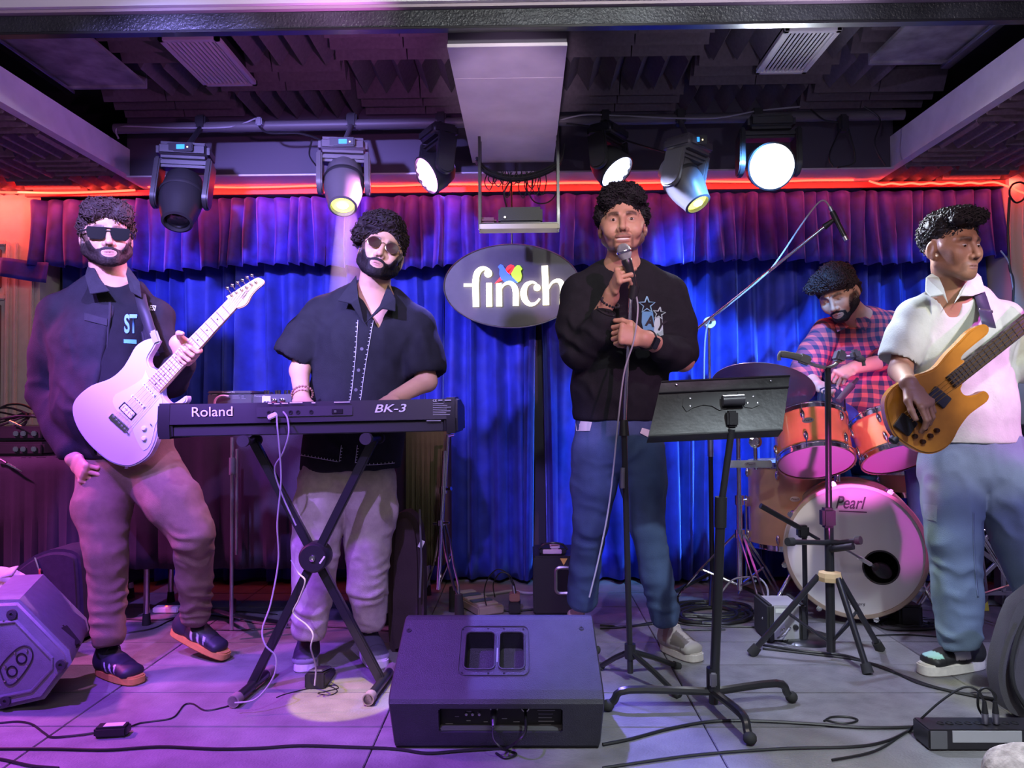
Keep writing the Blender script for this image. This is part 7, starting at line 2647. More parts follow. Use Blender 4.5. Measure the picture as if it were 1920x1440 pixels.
# sticks and brushes in a bundle beside the drummer
for k in range(5):
    a_ = P(1558 + 3 * k, 762, 3.70)
    tag(MB().tube([a_, a_ + V((0.012 * (k - 1), -0.02, 0.085))], [0.0045, 0.006], 8).build('drumstick', mat('hickory', (0.72, 0.62, 0.42), 0.5), loc=a_),
        'pale drumstick tip poking out of a bag in front of the drummer', 'drumstick', 'drumsticks in the stick bag')
tag(MB().prism([(-0.07, -0.16), (0.05, -0.17), (0.07, 0.05), (0.02, 0.10), (-0.05, 0.08)], 0.05, Matrix.Translation(P(1560, 760, 3.66)) @ Matrix(((1, 0, 0, 0), (0, 0, -1, 0.05), (0, 1, 0, 0), (0, 0, 0, 1))), 0.012).build('stick_bag', fabric('navy_bag', (0.03, 0.035, 0.06)), loc=P(1560, 790, 3.66), fix=True),
    'dark navy stick bag hanging over the thigh of the drummer', 'bag')


# ------------------------------------------------------------------ microphones and stands
def small_mic(name, label, a, b_, r, grille, body, ring=None, cat='microphone'):
    a, b_ = V(a), V(b_)
    t = thing(name, b_, label, cat)
    ax = (b_ - a).normalized()
    L = (b_ - a).length
    MB().lathe(a, ax, [(0.0, -0.022), (0.014, -0.018), (0.0235, -0.004), (0.0255, 0.008), (0.0245, 0.018), (0.0165, 0.034)], 24).build('grille', grille, t)
    MB().lathe(a, ax, [(0.0262, 0.004), (0.0270, 0.008), (0.0262, 0.012)], 24).build('grille_band', M['chrome'], t)
    MB().lathe(a, ax, [(0.0165, 0.034), (0.019, 0.038), (0.0175, 0.055), (0.0115, L), (0, L)], 24).build('mic_body', body, t)
    return t


m1a, m1b = P(1169, 468, 2.678), P(1191, 546, 2.702)
small_mic('microphone', 'silver-headed black vocal microphone held to the mouth of the singer', m1a, m1b, 0.025, mat('silver_mesh', (0.45, 0.48, 0.47), 0.4, 0.7, bump=0.6, bscale=900), M['blackm'])
ms = thing('microphone_stand', FL(1180, 1282), 'black tripod microphone stand gripped by the singer', 'microphone stand')
sb_ = FL(1182, 1278)
zt = P(1183, 545, 2.70)
mid = P(1170, 806, 2.705)
MB().cyl(V((sb_.x, sb_.y, 0.03)), mid, 0.0105, n=14).build('lower_tube', M['blackm'], ms)
MB().cyl(mid, zt + V((0, 0, 0.0)), 0.0065, n=12).build('upper_tube', M['chrome'], ms)
MB().cyl(mid - V((0, 0, 0.02)), mid + V((0, 0, 0.035)), 0.018, 0.014, n=16).build('clutch', M['black'], ms)
MB().cyl(mid + V((-0.01, -0.02, -0.20)), mid + V((-0.008, -0.02, -0.13)), 0.008, n=10).build('cable_clip', M['greyp'], ms)
MB().cyl(P(1186, 560, 2.70), P(1190, 536, 2.692), 0.016, 0.0185, n=14).build('mic_clip', M['black'], ms)
for i, (fx, fy) in enumerate(((1125, 1250), (1268, 1248), (1268, 1300))):
    e_ = FL(fx, fy, 0.012)
    st0 = V((sb_.x, sb_.y, 0.105))
    MB().tube([st0, st0.lerp(e_, 0.5) + V((0, 0, 0.004)), e_], 0.0095, 8).build('leg', M['blackm'], ms)
    MB().tube([e_.lerp(st0, 0.06), e_ + (e_ - st0).normalized() * 0.015], 0.014, 10).build('rubber_foot', M['rubber'], ms)
MB().cyl(V((sb_.x, sb_.y, 0.08)), V((sb_.x, sb_.y, 0.13)), 0.019, n=16).build('leg_hub', M['black'], ms)
cable([m1b + V((0, 0, -0.0)), P(1196, 580, 2.67), P(1188, 640, 2.655), P(1170, 700, 2.66), P(1158, 800, 2.66), P(1150, 880, 2.67), P(1140, 960, 2.67), P(1122, 1050, 2.66), P(1105, 1120, 2.66)], 0.003, 'thin violet-grey microphone cable running down beside the singer stand', M['cablew'], n=10)

# boom stand with overhead microphone
bxp = P(1329, 606, 3.86)
bo = thing('boom_stand', (bxp.x, bxp.y, 0), 'tall boom stand reaching over the drums with a long chrome arm', 'boom stand')
MB().cyl((bxp.x, bxp.y, 0.08), (bxp.x, bxp.y, 0.75), 0.012, n=12).build('lower_tube', M['blackm'], bo)
MB().cyl((bxp.x, bxp.y, 0.75), bxp, 0.0075, n=12).build('upper_tube', M['chrome'], bo)
MB().cyl((bxp.x, bxp.y, 0.70), (bxp.x, bxp.y, 0.80), 0.016, n=12).build('clutch', M['steel'], bo)
MB().lathe(bxp + V((0, -0.03, 0)), (0, 1, 0), [(0, 0), (0.026, 0), (0.030, 0.006), (0.030, 0.03), (0, 0.03)], 24).build('boom_joint', M['white'], bo)
MB().cyl(bxp + V((0, -0.032, 0)), bxp + V((0, -0.03, 0)), 0.008, n=12).build('joint_bolt', M['black'], bo)
bar0, bar1 = P(1293, 628, 3.86), P(1545, 426, 3.60)
MB().cyl(bar0, bar1, 0.0075, n=12).build('boom_arm', M['chrome'], bo)
MB().cyl(bar0, bar0.lerp(bar1, 0.06), 0.012, n=12).build('counterweight', M['steel'], bo)
MB().cyl(bar1, P(1562, 413, 3.59), 0.015, 0.010, n=12).build('mic_mount', M['black'], bo)
for k in range(3):
    a_ = 0.3 + 2 * PI * k / 3
    MB().tube([(bxp.x, bxp.y, 0.13), (bxp.x + 0.26 * math.cos(a_), bxp.y - 0.05 + 0.26 * math.sin(a_) * 0.6, 0.012)], 0.010, 8).build('leg', M['blackm'], bo)
a_, b_ = P(1587, 450, 3.56), P(1556, 388, 3.60)
t = thing('overhead_microphone', b_, 'slim black condenser microphone at the end of the boom arm', 'microphone')
MB().cyl(a_, a_.lerp(b_, 0.55), 0.0115, n=14).build('mic_capsule', M['blackm'], t)
MB().cyl(a_.lerp(b_, -0.02), a_.lerp(b_, 0.10), 0.0122, n=14).build('mic_tip', M['steel'], t)
MB().cyl(a_.lerp(b_, 0.55), a_.lerp(b_, 0.85), 0.013, n=14).build('mic_body', M['black'], t)
MB().cyl(a_.lerp(b_, 0.80), b_, 0.009, n=14).build('plug', M['steel'], t)
cable([b_, P(1545, 376, 3.62), P(1530, 385, 3.64), P(1500, 425, 3.66), P(1465, 478, 3.70), P(1440, 510, 3.70), P(1400, 545, 3.74), P(1350, 585, 3.80), P(1330, 602, 3.82), P(1322, 640, 3.84), P(1320, 720, 3.84)], 0.004, 'grey cable of the overhead microphone following the boom arm', M['cablew'], n=10)
# tom microphone
a_, b_ = P(1608, 710, 3.52), P(1572, 752, 3.46)
t = thing('tom_microphone', b_, 'slanted silver and violet clip microphone on the rim of the rack tom', 'microphone')
MB().cyl(a_.lerp(b_, 0.3), b_, 0.016, 0.013, n=14).build('mic_body', M['lampg'], t)
MB().cyl(a_, a_.lerp(b_, 0.32), 0.007, 0.012, n=14).build('plug', M['steel'], t)
MB().tube([b_.lerp(a_, 0.3), P(1585, 770, 3.45), P(1566, 775, 3.44), P(1565, 803, 3.43)], 0.004, 8).build('rim_clip', M['blackm'], t)

# kick drum microphone stand
t = thing('kick_microphone_stand', (P(1505, 1130, 3.2).x, 3.2, 0), 'short black boom stand aiming a microphone into the bass drum hole', 'microphone stand')
pz = P(1508, 1005, 3.2)
MB().cyl((pz.x, 3.2, 0.02), pz, 0.010, n=12).build('post', M['blackm'], t)
MB().lathe((pz.x, 3.2, 0), (0, 0, 1), [(0, 0.02), (0.02, 0.022), (0.10, 0.014), (0.115, 0.0)], 28).build('round_base', M['blackm'], t)
MB().cyl(P(1426, 948, 3.14), P(1500, 990, 3.18), 0.011, n=12).build('boom_grip', M['black'], t)
MB().cyl(P(1426, 948, 3.14), P(1536, 1012, 3.2), 0.007, n=12).build('boom_arm', M['blackm'], t)
MB().box(P(1505, 996, 3.19), (0.045, 0.04, 0.05), None, 0.008).build('boom_joint', M['black'], t)
t = thing('kick_microphone', P(1655, 1070, 3.36), 'egg-shaped black microphone at the bass drum port hole', 'microphone')
MB().cyl(P(1585, 1030, 3.22), P(1640, 1062, 3.34), 0.006, n=12).build('arm', M['steel'], t)
MB().cyl(P(1610, 1045, 3.28), P(1632, 1058, 3.32), 0.009, n=12).build('arm_sleeve', M['white'], t)
MB().lathe(P(1640, 1062, 3.335), P(1668, 1078, 3.38) - P(1640, 1062, 3.335), [(0, 0), (0.018, 0.005), (0.030, 0.03), (0.034, 0.055), (0.026, 0.085), (0, 0.095)], 24).build('mic_body', M['black'], t)

# ------------------------------------------------------------------ music stand
mt_ = thing('music_stand', FL(1338, 1338), 'black orchestra music stand with a wide tilted desk in front of the singer', 'music stand')
mb0 = FL(1338, 1330)
mtop = P(1372, 805, 2.42)
mid = mb0.lerp(mtop, 0.73)
mid = P(1352, 950, 2.42)
MB().cyl(V((mb0.x, mb0.y, 0.02)), mid, 0.0150, n=18).build('lower_tube', M['blackm'], mt_)
MB().cyl(mid, mtop, 0.0105, n=16).build('upper_tube', M['blackm'], mt_)
MB().cyl(mid.lerp(mb0, 0.10), mid + V((0, 0, 0.03)), 0.0185, n=18).build('height_collar', M['black'], mt_)
MB().cyl(V((mb0.x, mb0.y, 0.06)), V((mb0.x, mb0.y, 0.13)), 0.021, n=18).build('base_hub', M['black'], mt_)
MB().box(V((mb0.x - 0.005, mb0.y - 0.022, 0.10)), (0.022, 0.012, 0.045), None, 0.004).build('base_latch', M['steel'], mt_)
for (fx, fy) in ((1140, 1326), (1484, 1310), (1406, 1388)):
    e_ = FL(fx, fy, 0.012)
    c0 = V((mb0.x, mb0.y, 0.055))
    m1_ = c0.lerp(e_, 0.80)
    m1_.z = 0.065
    MB().tube(smoothpath([c0, m1_, V((e_.x, e_.y, 0.02)).lerp(m1_, 0.3), e_], 4), [0.013] * 13, 8).build('leg', M['blackm'], mt_)
    MB().ball(e_ + V((0, 0, 0.006)), 0.020, (1, 1, 0.9), None, 12).build('rubber_foot', M['rubber'], mt_)
MD = 2.44
c_tl, c_tr, c_br, c_bl = P(1240, 716, MD + 0.06), P(1481, 705, MD + 0.06), P(1467, 806, MD - 0.02), P(1216, 818, MD - 0.02)
b = MB()
nrm = (c_tr - c_tl).cross(c_bl - c_tl).normalized()
if nrm.y < 0:
    nrm = -nrm
for dn_, in ((0,),):
    vs = [c_tl, c_tr, c_br, c_bl]
    b.add(vs + [v + nrm * 0.003 for v in vs], [(0, 1, 2, 3), (7, 6, 5, 4), (0, 4, 5, 1), (1, 5, 6, 2), (2, 6, 7, 3), (3, 7, 4, 0)])
desk = b.build('desk', mat('scuffed_black_desk', (0.030, 0.032, 0.034), 0.42, noise=0.6, nscale=14, bump=0.1, bscale=60), mt_, smooth=False, fix=True)
a_, b_ = c_tl.lerp(c_bl, 0.22), c_tr.lerp(c_br, 0.22)
MB().tube([a_ - nrm * 0.004, b_ - nrm * 0.004], 0.003, 6).build('crease', M['blackm'], mt_)
MB().tube([c_tl, c_tr], 0.004, 6).build('rolled_edge', M['blackm'], mt_)
for u in (0.03, 0.0):
    pass
e0, e1 = c_bl.lerp(c_br, 0.0), c_br
MB().tube([e0 + nrm * 0.0, e1 + nrm * 0.0], 0.0045, 6).build('rolled_edge', M['blackm'], mt_)
lipv = [e0, e1, e1 + nrm * 0.05, e0 + nrm * 0.05]
MB().add(lipv + [v - V((0, 0, 0.002)) for v in lipv], [(0, 1, 2, 3), (7, 6, 5, 4), (0, 4, 5, 1), (1, 5, 6, 2), (2, 6, 7, 3), (3, 7, 4, 0)]).build('desk_ledge', M['black'], mt_, smooth=False, fix=True)


def desk_pt(px_, py_, off):
    d_ = (P(px_, py_, 3) - CAM).normalized()
    t_ = (c_tl - CAM).dot(nrm) / d_.dot(nrm)
    return CAM + d_ * t_ - nrm * off


pl = [desk_pt(x, y, 0.004) for x, y in smoothpath([V((1279, 758, 0)), V((1282, 745, 0)), V((1300, 738, 0)), V((1335, 736, 0)), V((1352, 746, 0)), V((1358, 770, 0)), V((1345, 765, 0)), V((1330, 757, 0)), V((1305, 762, 0)), V((1288, 772, 0))], 3) for x, y in [(x, y)]] if False else None


def desk_plate(pix, off, th, m, name):
    pts_ = [desk_pt(x, y, off) for x, y in pix]
    n = len(pts_)
    b = MB().add(pts_ + [p - nrm * th for p in pts_], [tuple(range(n)), tuple(range(n, 2 * n))[::-1]] + [(i, (i + 1) % n, n + (i + 1) % n, n + i) for i in range(n)])
    return b.build(name, m, mt_, smooth=False, fix=True)


deskm = mat('desk_bracket', (0.022, 0.022, 0.024), 0.35)
desk_plate([(1279, 762), (1281, 748), (1292, 741), (1320, 736), (1342, 738), (1354, 748), (1362, 768), (1348, 770), (1334, 762), (1318, 760), (1298, 766), (1287, 773)], 0.001, 0.004, deskm, 'bracket_plate')
desk_plate([(1382, 736), (1400, 735), (1415, 740), (1425, 752), (1424, 760), (1410, 766), (1396, 764), (1388, 752)], 0.001, 0.003, deskm, 'bracket_plate')
MB().cyl(desk_pt(1352, 757, 0.022), desk_pt(1392, 755, 0.022), 0.0175, n=20).build('tilt_barrel', mat('grey_barrel', (0.06, 0.06, 0.07), 0.35), mt_)
MB().box(P(1372, 785, 2.43), (0.034, 0.034, 0.05), None, 0.006).build('neck_block', M['black'], mt_)
for (x, y) in ((1268, 722), (1445, 715), (1294, 748), (1294, 762), (1412, 744), (1402, 756), (1420, 756)):
    MB().lathe(desk_pt(x, y, 0.004), -nrm, [(0.004, 0), (0.003, 0.002), (0, 0.0025)], 10).build('rivet', M['steel'], mt_)

# ------------------------------------------------------------------ double guitar stand
gs = thing('guitar_stand', (P(1557, 1200, 2.95).x, 2.95, 0), 'tall black double guitar stand with tan collar in front of the bass drum', 'guitar stand')
gx, gy = P(1557, 1150, 2.95).x, 2.95
pz = P(1552, 690, 2.95)
MB().cyl((gx, gy, 0.03), (gx, gy, P(1557, 960, 2.95).z), 0.0165, n=16).build('lower_tube', M['blackm'], gs)
MB().cyl((gx, gy, P(1557, 1010, 2.95).z), pz, 0.0115, n=16).build('upper_tube', M['blackm'], gs)
zc = P(1557, 970, 2.95).z
MB().box((gx - 0.006, gy - 0.004, zc), (0.05, 0.05, 0.075), None, 0.010).build('height_grip', M['black'], gs)
zc = P(1557, 1080, 2.95).z
MB().lathe((gx, gy, zc - 0.022), (0, 0, 1), [(0.02, 0), (0.042, 0.004), (0.045, 0.02), (0.042, 0.036), (0.02, 0.042)], 8).build('tan_collar', mat('tan_plastic', (0.62, 0.45, 0.22), 0.5), gs, smooth=False)
for (fx, fy) in ((1412, 1222), (1626, 1256), (1648, 1213)):
    e_ = FL(fx, fy, 0.014)
    st0 = V((gx, gy, zc))
    d_ = (V((e_.x, e_.y, 0)) - V((gx, gy, 0))).normalized()
    st0 = st0 + d_ * 0.04
    MB().tube([st0, e_], 0.0115, 10).build('leg', M['blackm'], gs)
    MB().tube([e_.lerp(st0, 0.07), e_ + (e_ - st0).normalized() * 0.012], [0.018, 0.020], 10).build('rubber_foot', M['rubber'], gs)
    MB().tube([st0.lerp(e_, 0.48), V((gx, gy, 0.06))], 0.006, 8).build('brace', M['blackm'], gs)
zy = P(1557, 1015, 2.95).z
for (xx, yy, s_) in ((1478, 1016, -1), (1612, 1013, 1)):
    e_ = P(xx, yy, 2.86)
    MB().tube([V((gx, gy - 0.01, zy)), V((gx + s_ * 0.03, gy - 0.03, zy)), e_], 0.010, 10).build('yoke_arm', M['blackm'], gs)
    MB().tube([e_.lerp(V((gx, gy, zy)), 0.12), e_ + (e_ - V((gx, gy, zy))).normalized() * 0.004], 0.0155, 12).build('foam_grip', M['rubber'], gs)
MB().tube([V((gx, gy, zy - 0.03)), P(1572, 1028, 2.90), P(1600, 1024, 2.86)], 0.013, 10).build('yoke_arm', M['black'], gs)
for (pts_, m_) in (([(1552, 690), (1540, 688), (1520, 682), (1505, 672), (1490, 668), (1463, 664), (1461, 676)], 0),
                   ([(1552, 690), (1565, 685), (1580, 672), (1600, 668), (1612, 672), (1618, 676), (1620, 686)], 1)):
    b = MB()
    P3 = [P(x, y, 2.90 if i > 2 else 2.95) for i, (x, y) in enumerate(pts_)]
    MB().tube(smoothpath(P3[:4], 3), 0.007, 8).build('neck_arm', M['steel'], gs)
    gm = M['greyp'] if m_ else mat('grey_holder', (0.20, 0.21, 0.20), 0.5)
    MB().tube(smoothpath(P3[3:], 4), [0.014] * 5 + [0.013] * 4 + [0.007] * 4, 8).build('neck_holder', gm, gs)
MB().box(P(1574, 668, 2.90), (0.035, 0.05, 0.045), Matrix.Rotation(R(20), 3, 'Y'), 0.008).build('holder_claw', M['greyp'], gs)
MB().box(P(1604, 664, 2.88), (0.03, 0.04, 0.035), Matrix.Rotation(R(-15), 3, 'Y'), 0.008).build('holder_claw', M['greyp'], gs)
MB().box(P(1508, 674, 2.90), (0.045, 0.03, 0.035), Matrix.Rotation(R(22), 3, 'Y'), 0.006).build('holder_claw', mat('grey_holder', (0.20, 0.21, 0.20), 0.5), gs)
# ------------------------------------------------------------------ big floor monitor
M['spk'] = mat('speaker_plastic', (0.030, 0.029, 0.040), 0.55, noise=0.12, nscale=25, bump=0.35, bscale=350)
y0 = 2.185
bl, br = P(742, 1398, y0), P(1122, 1392, y0)
xl, xr = bl.x, br.x
fmn = thing('floor_monitor', ((xl + xr) / 2, y0, 0), 'large dark wedge floor monitor with double handle recess at the centre front', 'floor monitor')
XC = (xl + xr) / 2
WD = (xr - xl) / 2 + 0.006
zt_ = P(925, 1156, 2.40).z
zc_ = P(925, 1312, 2.150).z
prof = [(2.185, 0.012), (2.150, zc_ - 0.012), (2.155, zc_), (2.175, zc_ + 0.018), (2.385, zt_ - 0.006), (2.40, zt_), (2.44, zt_ - 0.006), (2.62, 0.10), (2.60, 0.02), (2.58, 0.0), (2.20, 0.0)]
# hollow-free body; sides narrower than the belly
b = bmesh.new()
rings = []
for sx_, k_ in ((-1, 1.0), (-0.985, 0.0), (0.985, 0.0), (1, 1.0)):
    ring = []
    for (yy, zz) in prof:
        wv = WD + 0.010 * math.exp(-((zz - zc_) / 0.07) ** 2)
        cy_, cz_ = 2.36, 0.13
        sh = 0.012 * k_
        ring.append(b.verts.new((XC + sx_ * wv, yy + (cy_ - yy) * sh * 4, zz + (cz_ - zz) * sh * 4)))
    rings.append(ring)
n = len(prof)
for i in range(3):
    for j in range(n):
        b.faces.new((rings[i][j], rings[i][(j + 1) % n], rings[i + 1][(j + 1) % n], rings[i + 1][j]))
b.faces.new(rings[0][::-1])
b.faces.new(rings[3])
bmesh.ops.recalc_face_normals(b, faces=b.faces[:])
cabm = MB().bm(b)
cab = cabm.build('cabinet', M['spk'], fmn, fix=True)
# cut the handle openings and the socket bay with booleans
s0, s1 = V((0, 2.175, zc_ + 0.018)), V((0, 2.385, zt_ - 0.006))
sl = (s1 - s0).normalized()
sn = V((0, -sl.z, sl.y))      # outwards, up and towards the camera
if sn.z < 0:
    sn = -sn
SMx = Matrix((V((1, 0, 0)), sl, V((1, 0, 0)).cross(sl))).transposed().to_4x4()
SMx.translation = V((XC, s0.y, s0.z))
if SMx.to_3x3().col[2].dot(sn) < 0:
    pass


def slope_pt(px_, py_):
    d_ = (P(px_, py_, 3) - CAM).normalized()
    nn = SMx.to_3x3().col[2]
    t_ = (SMx.translation - CAM).dot(nn) / d_.dot(nn)
    q = SMx.inverted() @ (CAM + d_ * t_)
    return q.x, q.y


def rrect(x0, x1, y0_, y1, r, n_=5):
    out_ = []
    for cx, cy2, a0 in ((x1 - r, y1 - r, 0), (x0 + r, y1 - r, 90), (x0 + r, y0_ + r, 180), (x1 - r, y0_ + r, 270)):
        for k in range(n_ + 1):
            a_ = R(a0 + 90 * k / n_)
            out_.append((cx + r * math.cos(a_), cy2 + r * math.sin(a_)))
    return out_


def cutter(outline, depth, m_):
    o = MB().prism(outline, depth * 2, m_ @ Matrix.Translation((0, 0, -depth))).build('cut', M['spk'], fmn, fix=True, smooth=False)
    return o


cuts_ = []
h0, h1 = slope_pt(870, 1254), slope_pt(928, 1186)
cuts_.append(cutter(rrect(h0[0], h1[0], h0[1], h1[1], 0.014), 0.07, SMx))
h2, h3 = slope_pt(936, 1254), slope_pt(982, 1186)
cuts_.append(cutter(rrect(h2[0], h3[0], h2[1], h3[1], 0.014), 0.07, SMx))
ia, ib = P(822, 1380, 2.16), P(1055, 1326, 2.16)
o = MB().bx(ia.x, ib.x, 2.0, 2.225, ia.z + 0.004, ib.z - 0.002, 0.004).build('cut', M['spk'], fmn)
cuts_.append(o)
for o in cuts_:
    md = cab.modifiers.new('c', 'BOOLEAN')
    md.operation = 'DIFFERENCE'
    md.solver = 'EXACT'
    md.object = o
bpy.context.view_layer.update()
me2 = bpy.data.meshes.new_from_object(cab.evaluated_get(bpy.context.evaluated_depsgraph_get()))
cab.modifiers.clear()
cab.data = me2
for p in me2.polygons:
    p.use_smooth = False
for o in cuts_:
    bpy.data.objects.remove(o)
# handle plate with raised edge
ha, hb_ = slope_pt(858, 1266), slope_pt(991, 1174)
nz = 1 if SMx.to_3x3().col[2].dot(V((0, -1, 1))) > 0 else -1
ring = rrect(ha[0], hb_[0], ha[1], hb_[1], 0.02)
MB().tube([SMx @ V((x, y, 0.001 * nz)) for x, y in ring + ring[:1]], 0.0018, 6).build('handle_plate_edge', M['spk'], fmn)
for (a0_, a1_) in ((h0, h1), (h2, h3)):
    rg_ = rrect(a0_[0] - 0.002, a1_[0] + 0.002, a0_[1] - 0.002, a1_[1] + 0.002, 0.015)
    MB().tube([SMx @ V((x, y, 0.001 * nz)) for x, y in rg_ + rg_[:1]], 0.003, 6).build('handle_opening_rim', M['spk'], fmn)
for (x, y) in ((868, 1180), (915, 1178), (945, 1178), (981, 1180), (866, 1262), (915, 1262), (945, 1262), (983, 1254), (767, 1182), (1090, 1178)):
    q = slope_pt(x, y)
    r_ = 0.008 if x in (767, 1090) else 0.0032
    MB().lathe(SMx @ V((q[0], q[1], 0)), SMx.to_3x3().col[2] * nz, [(r_, 0.0), (r_ * 0.9, 0.002), (r_ * 0.5, 0.002), (r_ * 0.4, 0.0005), (0, 0.0005)], 14).build('screw', M['lampb'], fmn)
q = slope_pt(931, 1240)
marks(fmn, SMx @ Matrix.Translation((q[0] + 0.0045, q[1] - 0.003, 0.001 * nz)) @ Matrix.Rotation(R(90), 4, 'Z') @ (Matrix.Identity(4) if nz > 0 else Matrix.Rotation(PI, 4, 'X')), 0.050, 0.005, M['steel'])
# socket bay panel
by = 2.212
MB().bx(ia.x + 0.002, ib.x - 0.002, by, by + 0.01, ia.z + 0.006, ib.z - 0.004).build('socket_panel', mat('socket_panel_black', (0.012, 0.012, 0.013), 0.4), fmn, smooth=False)
fp = facing(by - 0.0005)
pd = lambda x: ia.x + (x - 822) / (1055 - 822) * (ib.x - ia.x)
pzz = lambda y: ia.z + (1380 - y) / (1380 - 1326) * (ib.z - ia.z)
dpr = mat('dim_white_print', (0.30, 0.30, 0.30), 0.6)
for (x, y, w_) in ((832, 1372, 14), (850, 1358, 8), (872, 1348, 10), (872, 1366, 8), (893, 1350, 6), (905, 1368, 8), (940, 1362, 10), (962, 1368, 12), (1008, 1346, 34), (1010, 1353, 28), (1010, 1360, 26), (1010, 1367, 30), (1012, 1374, 22)):
    marks(fmn, fp @ Matrix.Translation((pd(x), pzz(y), 0.0008)), (ib.x - ia.x) * w_ / 233, 0.0022, dpr)
for x in (872, 884, 897):
    MB().lathe((pd(x), by, pzz(1352)), (0, -1, 0), [(0.005, 0), (0.004, 0.008), (0, 0.009)], 12).build('level_knob', M['steel'], fmn)
for x in (925, 985):
    MB().lathe((pd(x), by, pzz(1340)), (0, -1, 0), [(0.012, 0), (0.012, 0.004), (0.009, 0.004), (0.009, 0.0), (0, 0.0)], 18).build('socket', M['steel'], fmn)
MB().bx(ia.x, ib.x, 2.188, 2.215, ia.z + 0.002, ia.z + 0.010, 0.001).build('socket_bay_ledge', M['greyp'], fmn)
for (y_, z_) in ((2.33, 0.23), (2.30, 0.10)):
    MB().ball((XC + WD + 0.008, y_, z_), 0.012, (0.7, 1, 1), None, 12).build('rubber_bumper', M['rubber'], fmn)
cpl = V((pd(925), by - 0.02, pzz(1345)))
t = tag(MB().lathe(cpl + V((0, 0.016, 0)), (0, -1, -0.4), [(0.0, 0), (0.009, 0), (0.010, 0.02), (0.008, 0.045), (0.004, 0.06), (0, 0.06)], 14).build('audio_plug', M['steel'], loc=cpl), 'metal plug in the socket bay of the big floor monitor', 'plug')
cable([cpl + V((0, -0.03, -0.02)), P(925, 1385, 2.13), P(940, 1402, 2.12), FL(955, 1408, 0.004), FL(968, 1414, 0.004), FL(948, 1421, 0.004), FL(930, 1412, 0.004)], 0.003, 'thin cable from the big floor monitor socket curling on the floor in front')
cable([V((pd(985), by - 0.006, pzz(1345))), P(985, 1372, 2.12), P(968, 1392, 2.11), FL(945, 1404, 0.004), FL(905, 1405, 0.004), FL(860, 1408, 0.004), FL(800, 1412, 0.004), FL(740, 1404, 0.004), FL(640, 1400, 0.004), FL(560, 1398, 0.004), FL(480, 1403, 0.004), FL(400, 1404, 0.004), FL(300, 1400, 0.004), FL(200, 1406, 0.004), FL(100, 1404, 0.004), FL(-20, 1404, 0.004)], 0.004, 'long black cable running left from the big floor monitor along the stage edge', n=6)
fcable([(1130, 1396), (1180, 1386), (1260, 1365), (1340, 1352), (1420, 1352), (1520, 1357), (1620, 1364), (1730, 1362), (1850, 1352), (1930, 1358)], 0.0045, 'black cable crossing the floor behind the music stand base to the stage box')

# ------------------------------------------------------------------ left floor monitor (side view)
LD = 2.44
lm_ = thing('floor_monitor', (P(50, 1330, LD).x, LD + 0.2, 0), 'violet-lit floor monitor lying on its side edge at the left frame edge', 'floor monitor')
pixs = [(-110, 1328), (-100, 1200), (-30, 1128), (34, 1126), (128, 1222), (133, 1246), (82, 1314), (0, 1333)]
mo = 0.001 - min(P(x, y, LD).z for x, y in pixs)
outl = [(x, z + (mo if mo > 0 else 0)) for x, z in plane_pts(pixs, LD)]
M['spkg'] = mat('mid_grey_speaker', (0.17, 0.17, 0.21), 0.5, noise=0.1, nscale=30, bump=0.3, bscale=350)
MB().prism(outl, 0.40, Matrix(((1, 0, 0.42, -0.168), (0, 0, -1, LD + 0.40), (0, 1, 0, 0), (0, 0, 0, 1))), 0.016, 3).build('cabinet', M['spkg'], lm_, fix=True)
inn = plane_pts([(-60, 1300), (-60, 1200), (-10, 1166), (30, 1162), (98, 1232), (98, 1250), (60, 1292), (0, 1304)], LD - 0.001)
MB().tube([(x, LD - 0.001, z + mo) for x, z in inn + inn[:1]], 0.006, 8).build('moulded_ridge', M['spkg'], lm_)
pl_ = [(lambda q: (q.x, LD - 0.003, q.z + mo))(P(x, y, LD)) for x, y in [tuple(v)[:2] for v in smoothpath([V((4, 1262, 0)), V((3, 1245, 0)), V((32, 1214, 0)), V((52, 1208, 0)), V((62, 1220, 0)), V((58, 1240, 0)), V((32, 1275, 0)), V((14, 1280, 0)), V((4, 1262, 0))], 4)]]
MB().tube(pl_, 0.002, 6).build('cup_plate_edge', M['lampb'], lm_)
for (x, y) in ((41, 1232), (23, 1256)):
    q = P(x, y, LD)
    MB().lathe((q.x, LD - 0.001, q.z + mo), (0, -1, 0), [(0.018, 0), (0.018, 0.002), (0.014, 0.002), (0.013, -0.002), (0, -0.002)], 20).build('pole_socket', M['dark'], lm_)
for (x, y) in ((24, 1149), (116, 1243), (12, 1311)):
    q = P(x, y, LD)
    MB().lathe((q.x, LD - 0.001, q.z + mo), (0, -1, 0), [(0.0165, 0), (0.016, 0.007), (0.006, 0.008), (0.005, 0.003), (0, 0.003)], 20).build('rubber_foot', M['spk'], lm_)
for (x, y) in ((30, 1220), (52, 1216), (53, 1244), (33, 1269), (11, 1273), (11, 1246), (9, 1161), (107, 1261)):
    q = P(x, y, LD)
    MB().lathe((q.x, LD - 0.003, q.z + mo), (0, -1, 0), [(0.0035, 0), (0.003, 0.003), (0, 0.0035)], 10).build('screw', M['steel'], lm_)
q = P(118, 1212, LD + 0.1)
MB().box((q.x, LD + 0.1, q.z + 0.02), (0.03, 0.10, 0.09), Matrix.Rotation(R(-40), 3, 'Y'), 0.008).build('corner_bracket', M['black'], lm_)

